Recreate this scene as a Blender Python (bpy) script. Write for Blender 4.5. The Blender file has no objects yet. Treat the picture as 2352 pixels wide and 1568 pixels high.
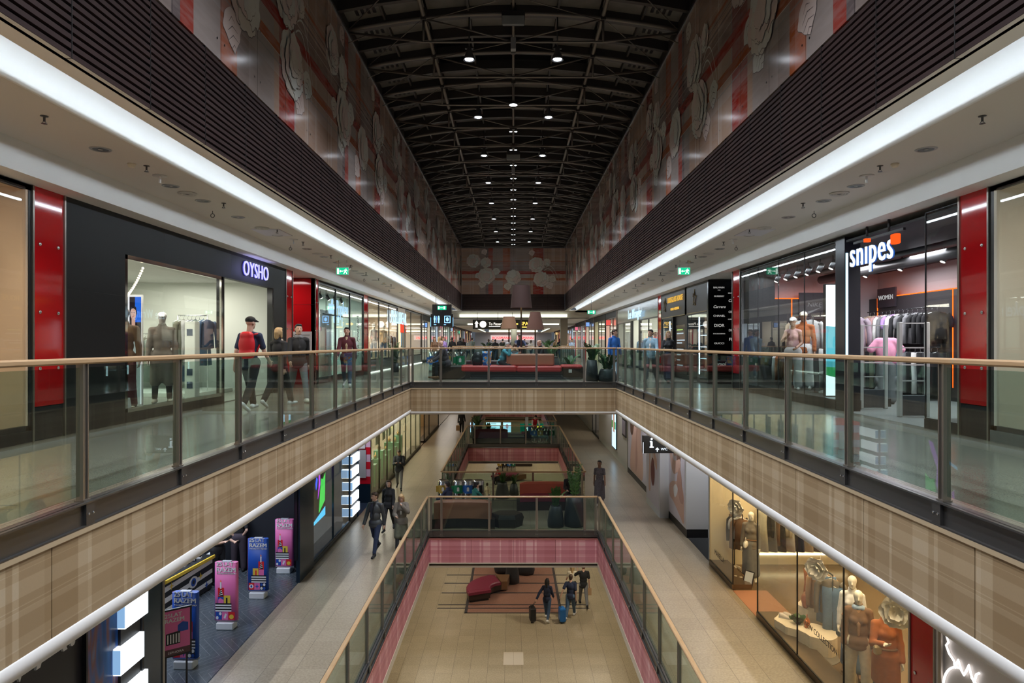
import bpy, bmesh, math, random
import numpy as np
from mathutils import Vector, Matrix
R = math.radians
PI = math.pi
random.seed(7)
C = bpy.context.scene.collection
S = bpy.context.scene
# ------------------------------------------------------------------ camera
EYE = 1.275                      # eye height above the upper gallery floor (z = 0)
FPX, CX, CY = 1568.0, 1179.0, 790.0
cam_d = bpy.data.cameras.new('camera')
cam_d.sensor_width = 36.0
cam_d.lens = 36.0 * FPX / 2352.0
cam_d.shift_x = -(CX - 1176) / 2352.0
cam_d.shift_y = (CY - 784) / 2352.0
cam_d.clip_start, cam_d.clip_end = 0.1, 400
cam = bpy.data.objects.new('camera', cam_d)
C.objects.link(cam)
cam.location = (0, 0, EYE)
cam.rotation_euler = (PI / 2, 0, 0)
S.camera = cam
# ------------------------------------------------------------------ world, exposure, light set-up
w = bpy.data.worlds.new('night')
S.world = w
w.use_nodes = True
w.node_tree.nodes['Background'].inputs[0].default_value = (0.75, 0.85, 1.0, 1)
w.node_tree.nodes['Background'].inputs[1].default_value = 0.10
S.view_settings.view_transform = 'Standard'
S.view_settings.look = 'None'
S.view_settings.gamma = 1
S.view_settings.use_curve_mapping = False
S.view_settings.exposure = 0.05
S.cycles.max_bounces = 7
S.cycles.diffuse_bounces = 3
S.cycles.glossy_bounces = 3
S.cycles.transmission_bounces = 4
S.cycles.transparent_max_bounces = 24
S.cycles.caustics_reflective = False
S.cycles.caustics_refractive = False
S.cycles.sample_clamp_indirect = 3.0
S.cycles.use_denoising = True
S.cycles.adaptive_threshold = 0.02

def area(loc, rot, sx, sy, power, col=(1, 1, 1), name='panel_or_fill'):
    d = bpy.data.lights.new(name, 'AREA')
    d.shape = 'RECTANGLE'; d.size = sx; d.size_y = sy; d.energy = power; d.color = col
    o = bpy.data.objects.new(name, d); C.objects.link(o)
    o.location = loc; o.rotation_euler = rot
    return o
def spot(loc, power, col=(1, 1, 1), ang=70, blend=0.6, rot=(0, 0, 0), r=0.06, name='downlight_or_fill'):
    d = bpy.data.lights.new(name, 'SPOT')
    d.spot_size = R(ang); d.spot_blend = blend; d.energy = power; d.color = col; d.shadow_soft_size = r
    o = bpy.data.objects.new(name, d); C.objects.link(o)
    o.location = loc; o.rotation_euler = rot
    return o
WARM, WHITE, COOL = (1, .80, .56), (1, .93, .84), (.80, .90, 1.0)
# downlights over the lower gallery, the ground floor, the roof lamps' beams, then added fill spots
for k in range(13):
    y = 6.5 + 4.6 * k
    for s in (-1, 1):
        spot((s * 4.25, y, -1.06), 400 if y < 40 else 480, ((1, .76, .48) if s > 0 else (.86, .92, 1.0)), 52, .7, r=.03)
for k in range(20):
    y = 9 + 4.6 * k
    for s in (-1, 1):
        spot((s * 3.35, y, -6.32), 200, (1, .88, .70), 120, .5, (0, R(14*s), 0))
ROOF_LAMP_Y = [16.01 + 4.08 * k for k in range(8)]
for y in [-0.3, 3.77, 7.85, 11.93] + ROOF_LAMP_Y:
    for s in (-1, 1):
        spot((s * 1.035, y, 7.86), 760, (.88, .92, 1.0), 112, .7)
for k in range(9):
    for s in (-1, 1):
        spot((s * 4.6, 4.2 + 4.6 * k, -1.07), 55, ((1, .82, .62) if s > 0 else (.82, .90, 1)), 155, .9)  # wide dim spots added as general fill for the lower gallery
for x, y in ((5.95, 20.9), (5.05, 23.2), (4.95, 28.5), (5.0, 31.5), (5.0, 35.5), (5.0, 40.0)):
    spot((x, y, -1.12), 130, (.93, .95, 1), 150, .9)  # extra spots added to brighten the white hoarding and the wall beyond
for y in (15.9, 17.2):
    spot((5.9, y, -1.15), 130, (1, .70, .36), 75, .6, (0, R(-22), 0))  # warm spots added to stand in for the fashion shop's spill
# upper gallery downlights (few are on)
for y in (3.5, 8, 13.5, 18, 22.5, 31.5, 40.0):
    for s in (-1, 1):
        spot((s * 4.95, y, 3.70), 150, (WARM if s < 0 else COOL), 120, .8)
# ------------------------------------------------------------------ mesh helpers
def tag(o, label=None, cat=None, group=None, kind=None):
    if label: o['label'] = label
    if cat: o['category'] = cat
    if group: o['group'] = group
    if kind: o['kind'] = kind
    return o
def empty(name, loc, label, cat, group=None, rz=0):
    o = bpy.data.objects.new(name, None); C.objects.link(o)
    o.empty_display_size = .1
    o.location = loc; o.rotation_euler = (0, 0, rz)
    return tag(o, label, cat, group)
def copy_tree(o, loc=None, rz=None, label=None, group=None, parent=None, mats=None, sc=None):
    c = o.copy(); C.objects.link(c)
    if parent: c.parent = parent
    if loc is not None: c.location = loc
    if rz is not None: c.rotation_euler = (0, 0, rz)
    if sc is not None: c.scale = (sc, sc, sc)
    if label: c['label'] = label
    if group: c['group'] = group
    for ch in list(o.children): copy_tree(ch, parent=c)
    return c
def recolour(o, m):              # gives one copy its own colour (material linked to the object)
    for s in o.material_slots:
        s.link = 'OBJECT'; s.material = m
ORD = 'first second third fourth fifth sixth seventh eighth ninth tenth eleventh twelfth thirteenth fourteenth fifteenth sixteenth seventeenth eighteenth nineteenth twentieth twenty-first twenty-second twenty-third twenty-fourth twenty-fifth twenty-sixth twenty-seventh twenty-eighth twenty-ninth thirtieth'.split()

class MB:
    def __init__(s): s.v = []; s.f = []; s.m = []; s.sm = []
    def add(s, vs, fs, m=0, smooth=False):
        b = len(s.v); s.v += [tuple(map(float, p)) for p in vs]
        for f in fs: s.f.append(tuple(b + i for i in f)); s.m.append(m); s.sm.append(smooth)
        return s
    def box(s, x0, x1, y0, y1, z0, z1, m=0):
        if x0 > x1: x0, x1 = x1, x0
        if y0 > y1: y0, y1 = y1, y0
        if z0 > z1: z0, z1 = z1, z0
        v = [(x0,y0,z0),(x1,y0,z0),(x1,y1,z0),(x0,y1,z0),(x0,y0,z1),(x1,y0,z1),(x1,y1,z1),(x0,y1,z1)]
        return s.add(v, [(0,3,2,1),(4,5,6,7),(0,1,5,4),(1,2,6,5),(2,3,7,6),(3,0,4,7)], m)
    def cbox(s, x0, x1, y0, y1, z0, z1, b=.01, m=0):      # chamfered box
        if x0 > x1: x0, x1 = x1, x0
        if y0 > y1: y0, y1 = y1, y0
        b = min(b, (x1-x0)*.45, (y1-y0)*.45, (z1-z0)*.45)
        def ring(i, z): return [(x0+b-i+i*0,y0,z)]
        def oct8(d, z):
            a, c, e, f = x0+d, x1-d, y0+d, y1-d
            return [(a+b,e,z),(c-b,e,z),(c,e+b,z),(c,f-b,z),(c-b,f,z),(a+b,f,z),(a,f-b,z),(a,e+b,z)]
        return s.loft([oct8(b*.7, z0), oct8(0, z0+b), oct8(0, z1-b), oct8(b*.7, z1)], m, True)
    def loft(s, rings, m=0, caps=True, smooth=False, closed=True):
        n = len(rings[0]); vs = [p for r in rings for p in r]; fs = []
        for i in range(len(rings)-1):
            for j in range(n if closed else n-1):
                k = (j+1) % n
                fs.append((i*n+j, i*n+k, (i+1)*n+k, (i+1)*n+j))
        s.add(vs, fs, m, smooth)
        if caps:
            b = len(s.v) - len(vs)
            for f in (tuple(b+j for j in range(n))[::-1], tuple(b+(len(rings)-1)*n+j for j in range(n))):
                s.f.append(f); s.m.append(m); s.sm.append(False)
        return s
    def tube(s, pts, r, n=8, m=0, caps=True, smooth=True):
        pts = [Vector(p) for p in pts]
        rs = r if isinstance(r, (list, tuple)) else [r]*len(pts)
        rings = []; ref = None
        for i, p in enumerate(pts):
            d = (pts[min(i+1, len(pts)-1)] - pts[max(i-1, 0)]).normalized()
            if ref is None or abs(d.dot(ref)) > .98:
                ref = Vector((0,0,1)) if abs(d.z) < .9 else Vector((1,0,0))
            u = d.cross(ref).normalized(); v = u.cross(d).normalized(); ref = v
            rings.append([p + (u*math.cos(2*PI*j/n) + v*math.sin(2*PI*j/n))*rs[i] for j in range(n)])
        return s.loft(rings, m, caps, smooth)
    def bar(s, a, b, w, h, m=0, up=(0,0,1)):               # rectangular bar a -> b
        a, b = Vector(a), Vector(b); d = (b-a).normalized(); up = Vector(up)
        if abs(d.dot(up)) > .98: up = Vector((1,0,0))
        u = d.cross(up).normalized()*(w/2); v = u.cross(d).normalized()*(h/2)
        q = lambda p: [p-u-v, p+u-v, p+u+v, p-u+v]
        return s.loft([q(a), q(b)], m)
    def lathe(s, prof, n=20, c=(0,0,0), m=0, smooth=True, caps=True, sx=1, sy=1):
        rings = [[(c[0]+r*sx*math.cos(2*PI*j/n), c[1]+r*sy*math.sin(2*PI*j/n), c[2]+z) for j in range(n)] for r, z in prof]
        return s.loft(rings, m, caps, smooth)
    def poly(s, o, u, v, pts, th, m=0, nrm=None):          # extruded polygon: o + u*a + v*b, thickness along the normal
        o, u, v = Vector(o), Vector(u), Vector(v)
        nn = (Vector(nrm) if nrm else u.cross(v).normalized())*th
        a = [o + u*p[0] + v*p[1] for p in pts]; b = [p + nn for p in a]
        return s.loft([a, b], m)
    def disc(s, o, u, v, r, th, m=0, n=20, rx=None):
        return s.poly(o, u, v, [((rx or r)*math.cos(2*PI*j/n), r*math.sin(2*PI*j/n)) for j in range(n)], th, m)
    def ell(s, c, rx, ry, rz, m=0, nu=12, nv=8):
        prof = [(max(math.sin(PI*i/nv), .02), -math.cos(PI*i/nv)) for i in range(nv+1)]
        rings = [[(c[0]+rx*r*math.cos(2*PI*j/nu), c[1]+ry*r*math.sin(2*PI*j/nu), c[2]+rz*z) for j in range(nu)] for r, z in prof]
        return s.loft(rings, m, True, True)
    def xf(s, M, start=0):
        for i in range(start, len(s.v)): s.v[i] = tuple(M @ Vector(s.v[i]))
        return s
    def build(s, name, mats, parent=None, label=None, cat=None, group=None, kind=None, recentre=None):
        mats = mats if isinstance(mats, (list, tuple)) else [mats]
        me = bpy.data.meshes.new(name)
        loc = None
        vs = s.v
        if recentre is None: recentre = parent is None and kind != 'structure'
        if recentre and vs:
            a = np.array(vs); lo, hi = a.min(0), a.max(0)
            loc = ((lo[0]+hi[0])/2, (lo[1]+hi[1])/2, lo[2]); vs = a - np.array(loc)
        me.from_pydata([tuple(p) for p in vs], [], s.f)
        for mt in mats: me.materials.append(mt)
        me.polygons.foreach_set('material_index', s.m)
        me.polygons.foreach_set('use_smooth', s.sm)
        me.update()
        bm = bmesh.new(); bm.from_mesh(me); bmesh.ops.recalc_face_normals(bm, faces=bm.faces); bm.to_mesh(me); bm.free()
        o = bpy.data.objects.new(name, me); C.objects.link(o)
        if parent: o.parent = parent
        if loc is not None: o.location = loc
        return tag(o, label, cat, group, kind)

def text_into(mb, txt, o, u, v, size, m=0, th=.01, align='CENTER', sx=1.0, bold=0, shear=0, sp=1.0):
    """lettering: baseline origin o, unit direction u (along), v (up); raised along u x v by th"""
    if bold > 0:                                          # heavier stroke: the word drawn three times, a hair apart
        for dx, dn in ((-1, 0), (0, .0008), (1, .0016)):
            text_into(mb, txt, Vector(o)+Vector(u)*dx*bold*size*.75+Vector(u).cross(Vector(v))*dn, u, v, size, m, th, align, sx, 0, shear, sp)
        return mb
    cu = bpy.data.curves.new('t', 'FONT')
    cu.body = txt; cu.size = size; cu.align_x = align; cu.resolution_u = 3; cu.offset = bold*size; cu.shear = shear
    cu.fill_mode = 'FRONT'; cu.space_character = sp
    ob = bpy.data.objects.new('t', cu)
    me = bpy.data.meshes.new_from_object(ob)
    o, u, v = Vector(o), Vector(u), Vector(v); n = u.cross(v).normalized()
    bm = bmesh.new(); bm.from_mesh(me)
    r = bmesh.ops.extrude_face_region(bm, geom=bm.faces[:])
    for e in r['geom']:
        if isinstance(e, bmesh.types.BMVert): e.co.z += th
    bm.verts.index_update()
    vs = [o + u*(p.co.x*sx) + v*p.co.y + n*p.co.z for p in bm.verts]
    mb.add(vs, [tuple(q.index for q in f.verts) for f in bm.faces], m)
    bm.free(); bpy.data.meshes.remove(me); bpy.data.objects.remove(ob); bpy.data.curves.remove(cu)
    return mb

# ------------------------------------------------------------------ materials
MATS = {}
def M(name, col=(.8,.8,.8), rough=.5, metal=0, emit=None, es=1.0, spec=.5, coat=0, bump=0, bscale=200, var=0, vscale=8):
    if name in MATS: return MATS[name]
    m = bpy.data.materials.new(name); m.use_nodes = True; MATS[name] = m
    b = m.node_tree.nodes['Principled BSDF']
    b.inputs['Base Color'].default_value = (*col, 1); b.inputs['Roughness'].default_value = rough
    b.inputs['Metallic'].default_value = metal; b.inputs['Specular IOR Level'].default_value = spec
    b.inputs['Coat Weight'].default_value = coat
    if emit: b.inputs['Emission Color'].default_value = (*emit, 1); b.inputs['Emission Strength'].default_value = es
    n, L = m.node_tree.nodes, m.node_tree.links
    if bump:
        t = n.new('ShaderNodeTexNoise'); t.inputs['Scale'].default_value = bscale
        g = n.new('ShaderNodeNewGeometry'); L.new(g.outputs['Position'], t.inputs['Vector'])
        q = n.new('ShaderNodeBump'); q.inputs['Strength'].default_value = bump; q.inputs['Distance'].default_value = .01
        L.new(t.outputs['Fac'], q.inputs['Height']); L.new(q.outputs['Normal'], b.inputs['Normal'])
    if var:
        t = n.new('ShaderNodeTexNoise'); t.inputs['Scale'].default_value = vscale; t.inputs['Detail'].default_value = 4
        g = n.new('ShaderNodeNewGeometry'); L.new(g.outputs['Position'], t.inputs['Vector'])
        r = n.new('ShaderNodeMix'); r.data_type = 'RGBA'
        r.inputs['A'].default_value = (*[c*(1-var) for c in col], 1); r.inputs['B'].default_value = (*[min(1, c*(1+var)) for c in col], 1)
        L.new(t.outputs['Fac'], r.inputs['Factor']); L.new(r.outputs['Result'], b.inputs['Base Color'])
    return m
def E(name, col, s):                                        # light-giving surface
    if name in MATS: return MATS[name]
    m = bpy.data.materials.new(name); m.use_nodes = True; MATS[name] = m
    n, L = m.node_tree.nodes, m.node_tree.links; n.clear()
    e = n.new('ShaderNodeEmission'); e.inputs[0].default_value = (*col, 1); e.inputs[1].default_value = s
    o = n.new('ShaderNodeOutputMaterial'); L.new(e.outputs[0], o.inputs[0])
    return m
def glass(name, tint=(.9,.95,.93), refl=.9, base=.035, rough=0.0):
    if name in MATS: return MATS[name]
    m = bpy.data.materials.new(name); m.use_nodes = True; MATS[name] = m
    n, L = m.node_tree.nodes, m.node_tree.links; n.clear()
    t = n.new('ShaderNodeBsdfTransparent'); t.inputs[0].default_value = (*tint, 1)
    g = n.new('ShaderNodeBsdfGlossy'); g.inputs['Color'].default_value = (1, 1, 1, 1); g.inputs['Roughness'].default_value = rough
    lw = n.new('ShaderNodeLayerWeight'); lw.inputs['Blend'].default_value = .5
    p = n.new('ShaderNodeMath'); p.operation = 'POWER'; p.inputs[1].default_value = 5
    a = n.new('ShaderNodeMath'); a.operation = 'MULTIPLY_ADD'; a.inputs[1].default_value = refl; a.inputs[2].default_value = base
    x = n.new('ShaderNodeMixShader'); o = n.new('ShaderNodeOutputMaterial')
    L.new(lw.outputs['Facing'], p.inputs[0]); L.new(p.outputs[0], a.inputs[0]); L.new(a.outputs[0], x.inputs[0])
    L.new(t.outputs[0], x.inputs[1]); L.new(g.outputs[0], x.inputs[2]); L.new(x.outputs[0], o.inputs[0])
    return m
class NT:                                                   # short-hand for building node trees
    def __init__(s, name):
        s.m = bpy.data.materials.new(name); s.m.use_nodes = True; MATS[name] = s.m
        s.n, s.L = s.m.node_tree.nodes, s.m.node_tree.links
        s.b = s.n['Principled BSDF']
        g = s.n.new('ShaderNodeNewGeometry'); x = s.n.new('ShaderNodeSeparateXYZ'); s.L.new(g.outputs['Position'], x.inputs[0])
        s.pos = g.outputs['Position']; s.x, s.y, s.z = x.outputs
    def math(s, op, a, b=None, c=None):
        q = s.n.new('ShaderNodeMath'); q.operation = op
        for i, k in enumerate((a, b, c)):
            if k is None: continue
            if isinstance(k, (int, float)): q.inputs[i].default_value = k
            else: s.L.new(k, q.inputs[i])
        return q.outputs[0]
    def ramp(s, fac, stops, const=True):                    # stops: (position, colour or grey)
        r = s.n.new('ShaderNodeValToRGB'); r.color_ramp.interpolation = 'CONSTANT' if const else 'LINEAR'
        e = r.color_ramp.elements
        while len(e) < len(stops): e.new(.5)
        for k, (p, c) in zip(e, stops):
            k.position = p; k.color = (*c, 1) if not isinstance(c, (int, float)) else (c, c, c, 1)
        s.L.new(fac, r.inputs[0]); return r.outputs[0]
    def mix(s, fac, a, b, mode='MIX'):
        q = s.n.new('ShaderNodeMix'); q.data_type = 'RGBA'; q.blend_type = mode
        for k, t in ((fac, 'Factor'), (a, 'A'), (b, 'B')):
            if isinstance(k, tuple): q.inputs[t].default_value = (*k, 1)
            elif isinstance(k, (int, float)): q.inputs[t].default_value = k
            else: s.L.new(k, q.inputs[t])
        return q.outputs['Result']
    def noise(s, scale, detail=3, vec=None, stretch=None):
        t = s.n.new('ShaderNodeTexNoise'); t.inputs['Scale'].default_value = scale; t.inputs['Detail'].default_value = detail
        v = vec or s.pos
        if stretch:
            mp = s.n.new('ShaderNodeMapping'); mp.inputs['Scale'].default_value = stretch; s.L.new(v, mp.inputs[0]); v = mp.outputs[0]
        s.L.new(v, t.inputs['Vector']); return t.outputs['Fac']
    def col(s, c): s.L.new(c, s.b.inputs['Base Color']); return s
    def set(s, **k):
        for a, v in k.items(): s.b.inputs[a.replace('_', ' ')].default_value = v
        return s
    def rough(s, c): s.L.new(c, s.b.inputs['Roughness']); return s

# plaid cladding of the slab edges: printed bands in two directions
def plaid(name, light, dark, white, rough=.45):
    t = NT(name)
    u = t.math('FRACT', t.math('MULTIPLY', t.math('ADD', t.math('ADD', t.x, t.y), 100.0), 1/3.2))
    v = t.math('FRACT', t.math('MULTIPLY', t.math('ADD', t.z, 50.0), 1/1.0))
    ru = t.ramp(u, [(0,.2),(.06,.75),(.075,.2),(.10,.75),(.17,.3),(.27,1),(.285,.3),(.36,0),(.40,.6),(.44,.1),(.47,.6),(.485,.1),(.5,.6),(.515,.1),(.55,.85),(.62,.2),(.64,.9),(.66,.2),(.74,0),(.86,.6),(.9,.9),(.915,.3)])
    rv = t.ramp(v, [(0,.2),(.1,.2),(.14,.9),(.15,.45),(.22,0),(.36,.55),(.40,.8),(.41,.1),(.43,.8),(.44,.1),(.5,.75),(.62,.15),(.68,.9),(.685,.15),(.76,.9),(.765,.5),(.84,.95),(.845,.35)])
    a = t.math('ADD', t.math('MULTIPLY', ru, .58), t.math('MULTIPLY', rv, .42))
    c = t.ramp(a, [(0, dark), (.55, light), (1, white)], False)
    t.col(t.mix(t.math('MULTIPLY', t.noise(60, 2), .12), c, tuple(k*.55 for k in dark))).set(Roughness=rough)
    return t.m
P_BEIGE = plaid('plaid_beige', (.47,.355,.22), (.315,.215,.115), (.60,.50,.36))
P_PINK = plaid('plaid_pink', (.66,.29,.335), (.47,.15,.185), (.86,.62,.62))

def floor_mat(name, c1, c2, tile=(.6,.6), grout=(.10,.085,.065), gw=.008, r0=.22, r1=.4, speck=70, off=0.0):
    t = NT(name)
    fx = t.math('FRACT', t.math('MULTIPLY', t.math('ADD', t.x, 60.0+off), 1/tile[0]))
    fy = t.math('FRACT', t.math('MULTIPLY', t.math('ADD', t.y, 60.0), 1/tile[1]))
    gx = t.math('LESS_THAN', fx, gw/tile[0]); gy = t.math('LESS_THAN', fy, gw/tile[1])
    g = t.math('MAXIMUM', gx, t.math('MULTIPLY', gy, .45))
    # slight tone change from tile to tile
    ix = t.math('FLOOR', t.math('MULTIPLY', t.math('ADD', t.x, 60.0+off), 1/tile[0])); iy = t.math('FLOOR', t.math('MULTIPLY', t.math('ADD', t.y, 60.0), 1/tile[1]))
    cv = t.n.new('ShaderNodeCombineXYZ'); t.L.new(ix, cv.inputs[0]); t.L.new(iy, cv.inputs[1])
    wn = t.n.new('ShaderNodeTexWhiteNoise'); t.L.new(cv.outputs[0], wn.inputs['Vector'])
    s1 = t.ramp(t.noise(speck, 6), [(.38, 0.0), (.62, 1.0)], False)
    s2 = t.noise(3.0, 2)
    f = t.math('ADD', t.math('MULTIPLY', s1, .45), t.math('ADD', t.math('MULTIPLY', s2, .30), t.math('MULTIPLY', wn.outputs['Value'], .20)))
    c = t.mix(f, c1, c2)
    t.col(t.mix(g, c, grout))
    t.set(Roughness=(r0+r1)/2)
    return t.m
F_UP = floor_mat('gallery_stone', (.17,.15,.12), (.31,.28,.23), (.6,1.2), gw=.005, r0=.12, r1=.24)
F_LOW = floor_mat('lower_stone', (.22,.175,.12), (.39,.325,.235), (.6,.6), r0=.22, r1=.38, speck=22)
F_GND = floor_mat('ground_stone', (.30,.24,.15), (.50,.42,.285), (.6,.6), r0=.2, r1=.36, speck=22, off=.3)

def mural():
    t = NT('printed_mural')
    sx = t.math('LESS_THAN', t.math('ABSOLUTE', t.x), 3.70)          # the far wall runs along x, the side walls along y
    u = t.math('ADD', t.math('MULTIPLY', sx, t.x), t.math('MULTIPLY', t.math('SUBTRACT', 1.0, sx), t.math('SUBTRACT', t.y, 2.0)))
    u = t.math('FRACT', t.math('MULTIPLY', t.math('ADD', u, 3.75+75), 1/7.5))
    beige, grey, rust, red, salmon, white, dgrey = (.40,.27,.20), (.27,.22,.20), (.36,.095,.030), (.30,.022,.014), (.42,.15,.09), (.62,.56,.50), (.15,.12,.12)
    b2, g2 = (.46,.34,.27), (.33,.28,.26)
    U = [(0,beige),(.075,b2),(.085,beige),(.105,white),(.108,beige),(.17,grey),(.23,dgrey),(.255,(.33,.06,.045)),(.30,g2),(.395,salmon),(.445,rust),(.465,grey),(.52,g2),(.66,beige),(.69,(.30,.05,.03)),(.75,red),(.79,g2),(.80,beige),(.87,b2),(.892,white),(.897,beige),(.95,b2),(.97,beige)]
    cu = t.ramp(u, U)
    v = t.math('DIVIDE', t.math('SUBTRACT', t.z, 4.85), 3.5)
    H = [(0,(.5,.5,.5)),(.255,(.30,.30,.30)),(.262,(.5,.5,.5)),(.298,white),(.303,rust),(.352,(.50,.46,.42)),(.435,red),(.50,dgrey),(.56,(.55,.5,.46)),(.565,dgrey),(.605,(.5,.5,.5)),(.62,(.12,.1,.1)),(.63,b2),(.65,(.14,.10,.10)),(.656,b2),(.664,(.14,.1,.1)),(.67,grey),(.688,rust),(.71,beige),(.74,white),(.744,beige),(.83,grey),(.90,beige)]
    ch = t.ramp(v, H)
    ha = t.ramp(v, [(0,0.0),(.1,.0),(.2,.25),(.255,.8),(.262,.2),(.298,.9),(.303,.88),(.352,.25),(.435,.92),(.50,.55),(.56,.8),(.565,.5),(.605,.15),(.62,.7),(.63,.3),(.65,.7),(.656,.3),(.664,.7),(.67,.4),(.688,.75),(.71,.1),(.74,.5),(.744,.2),(.83,.3),(.9,.1)])
    c = t.mix(ha, cu, ch)
    grain = t.ramp(t.noise(2.2, 6, stretch=(1, 1, 6)), [(.42, 0.0), (.6, 1.0)], False)
    c = t.mix(t.math('MULTIPLY', grain, .22), c, (.45,.38,.36))
    seam = t.math('LESS_THAN', t.math('FRACT', t.math('MULTIPLY', t.math('ADD', t.math('ADD', t.math('MULTIPLY', sx, t.x), t.math('MULTIPLY', t.math('SUBTRACT', 1.0, sx), t.y)), 100.0), 1/1.25)), .010)
    c = t.mix(t.math('MULTIPLY', seam, .7), c, (.04,.03,.03))
    t.col(c).set(Roughness=.13, Specular_IOR_Level=.55)
    return t.m
MURAL = mural()
def petal_mat(name, c1, c2):
    t = NT(name)
    t.col(t.mix(t.noise(1.6, 5, stretch=(1, 1, .5)), c1, c2)).set(Roughness=.16)
    return t.m
PETAL = [petal_mat('petal_pale', (.50,.53,.50), (.74,.74,.68)), petal_mat('petal_pink', (.56,.43,.39), (.74,.66,.62)), petal_mat('petal_sand', (.55,.49,.42), (.72,.70,.63)), M('petal_line', (.17,.145,.14), .2)]

SLAT = NT('slat_brown').col
_t = NT('slat_wood'); _t.col(_t.mix(_t.noise(5, 4, stretch=(1, .25, 1)), (.024,.014,.014), (.075,.046,.044))).set(Roughness=.42); SLATM = _t.m
WOODR = NT('rail_wood'); WOODR.col(WOODR.mix(WOODR.noise(9, 4, stretch=(3, .6, 6)), (.42,.26,.13), (.60,.41,.235))).set(Roughness=.34); WOOD = WOODR.m
STEEL = M('brushed_steel', (.36,.325,.285), .34, .9)
STEELD = M('dark_steel', (.085,.082,.08), .38, .6)
CHAN = M('steel_channel', (.13,.125,.12), .33, .75)
CHROME = M('chrome', (.75,.76,.77), .12, 1)
WHITEP = M('white_plaster', (.84,.83,.81), .6)
CEIL = M('ceiling_plaster', (.66,.62,.57), .7)
CEILD = M('ceiling_low', (.42,.40,.37), .7)
BLACK = M('black_matte', (.012,.012,.014), .4)
BLACKG = M('black_gloss', (.012,.012,.014), .12)
CHAR = M('charcoal_panel', (.016,.017,.019), .55, spec=.25, bump=.04, bscale=60)
REDP = M('red_glass_panel', (.56,.008,.012), .07, 0, spec=.6)
GL_RAIL = glass('rail_glass', (.73,.825,.80), .85, .036)
GL_SHOP = glass('shop_glass', (.965,.98,.975), .8, .022)
GL_CLEAR = glass('clear_pane', (.95,.97,.96), .8, .04)
# ------------------------------------------------------------------ the setting
HU, Y1, Y2, YE = 3.45, 22.93, 39.5, 49.8       # upper opening: half width, bridge near/far edge, end wall
XS, XB, ZC, ZB, XW = 6.28, 5.95, 3.73, 3.35, 3.75
HL, ZL, XL = 2.83, -5.0, 5.65                   # lower opening, lower gallery floor, lower shop line
LV = [(-1.0, 22.93), (27.5, 42.9), (45.7, 69.0)]
ZG = -10.0
ST = 'structure'
# floors
f = MB()
for s in (-1, 1):
    f.box(s*(HU+.09), s*XS, -3, Y1, -.19, 0); f.box(s*(HU+.09), s*XS, Y2, YE, -.19, 0)
f.box(-XS, XS, Y1+.09, Y2-.09, -.19, 0); f.box(-XS, XS, YE-.4, 125, -.19, 0)
f.build('floor', F_UP, kind=ST)
f = MB(); edges = [-3] + [e for v in LV for e in v] + [95]
for s in (-1, 1): f.box(s*(HL+.09), s*XL, -3, 95, ZL-.24, ZL)
f.box(-HL-.09, HL+.09, -3, -1.09, ZL-.24, ZL)
for a, b in ((22.93, 27.5), (42.9, 45.7), (69, 95)): f.box(-HL-.09, HL+.09, a+.09, b-.09, ZL-.24, ZL)
f.build('floor_lower', F_LOW, kind=ST)
f = MB(); f.box(-9, 9, 4, 110, ZG-.2, ZG); f.build('floor_ground', F_GND, kind=ST)
# slabs: underside of the gallery = ceiling of the lower gallery, underside of the lower one = ceiling of the ground floor
f = MB()
for s in (-1, 1): f.box(s*3.57, s*11, -3, 95, -1.10, -1.04); f.box(s*3.5, s*11, -3, 95, -1.04, -.2)
f.box(-3.6, 3.6, Y1+.12, 95, -1.10, -1.04)
f.build('ceiling_lower', CEIL, kind=ST)
f = MB()
for s in (-1, 1): f.box(s*(HL+.1), s*9, 0, 110, -6.26, -6.2)
for a, b in ((22.93, 27.5), (42.9, 45.7), (69, 110)): f.box(-HL-.1, HL+.1, a+.1, b-.1, -6.26, -6.2)
f.build('ceiling_ground', CEIL, kind=ST)
f = MB(); f.box(-9, 9, 109, 109.2, ZG, -6.2); f.box(-9, -8.9, 4, 109, ZG, -6.2); f.box(8.9, 9, 4, 109, ZG, -6.2)
f.build('wall_ground', M('ground_wall', (.55,.5,.42), .6), kind=ST)
f = MB(); f.box(-11, 11, 95, 95.2, ZL, -1.04); f.build('wall_lower_end', M('lower_end_wall', (.5,.47,.42), .6), kind=ST)

# slab edges: printed cladding panels with joints, white rounded cornice below
def fascia(name, run, z0, z1, mat, back, lip, pw=1.58):
    mb = MB()
    for (ax, c, n, a, b) in run:               # axis of the run, fixed coordinate, outward sign, from, to
        k = max(1, round((b-a)/pw)); st = (b-a)/k
        for i in range(k):
            p, q = a+i*st+.006, a+(i+1)*st-.006
            bx = (c, c+n*.025, p, q) if ax == 'y' else (p, q, c, c+n*.025)
            mb.box(*bx, z0, z1-.045, 0)
        bx = (c+n*.010, c+n*.12, a, b) if ax == 'y' else (a, b, c+n*.010, c+n*.12)
        mb.box(*bx, z0+.01, z1-.05, 1)
        bx = (c-n*.012, c+n*.12, a, b) if ax == 'y' else (a, b, c-n*.012, c+n*.12)
        mb.box(*bx, z1-.04, z1, 2)
    return mb.build(name, [mat, back, lip], kind=ST)
BACKB = M('fascia_joint', (.16,.12,.075), .6); LIPB = M('fascia_lip', (.50,.39,.25), .5)
BACKP = M('fascia_joint_pink', (.2,.05,.06), .6); LIPP = M('fascia_lip_pink', (.42,.15,.13), .5)
fascia('trim_upper_left', [('y', -HU, -1, -3, Y1)], -.93, -.2, P_BEIGE, BACKB, LIPB)
fascia('trim_upper_right', [('y', HU, 1, -3, Y1)], -.93, -.2, P_BEIGE, BACKB, LIPB)
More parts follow.
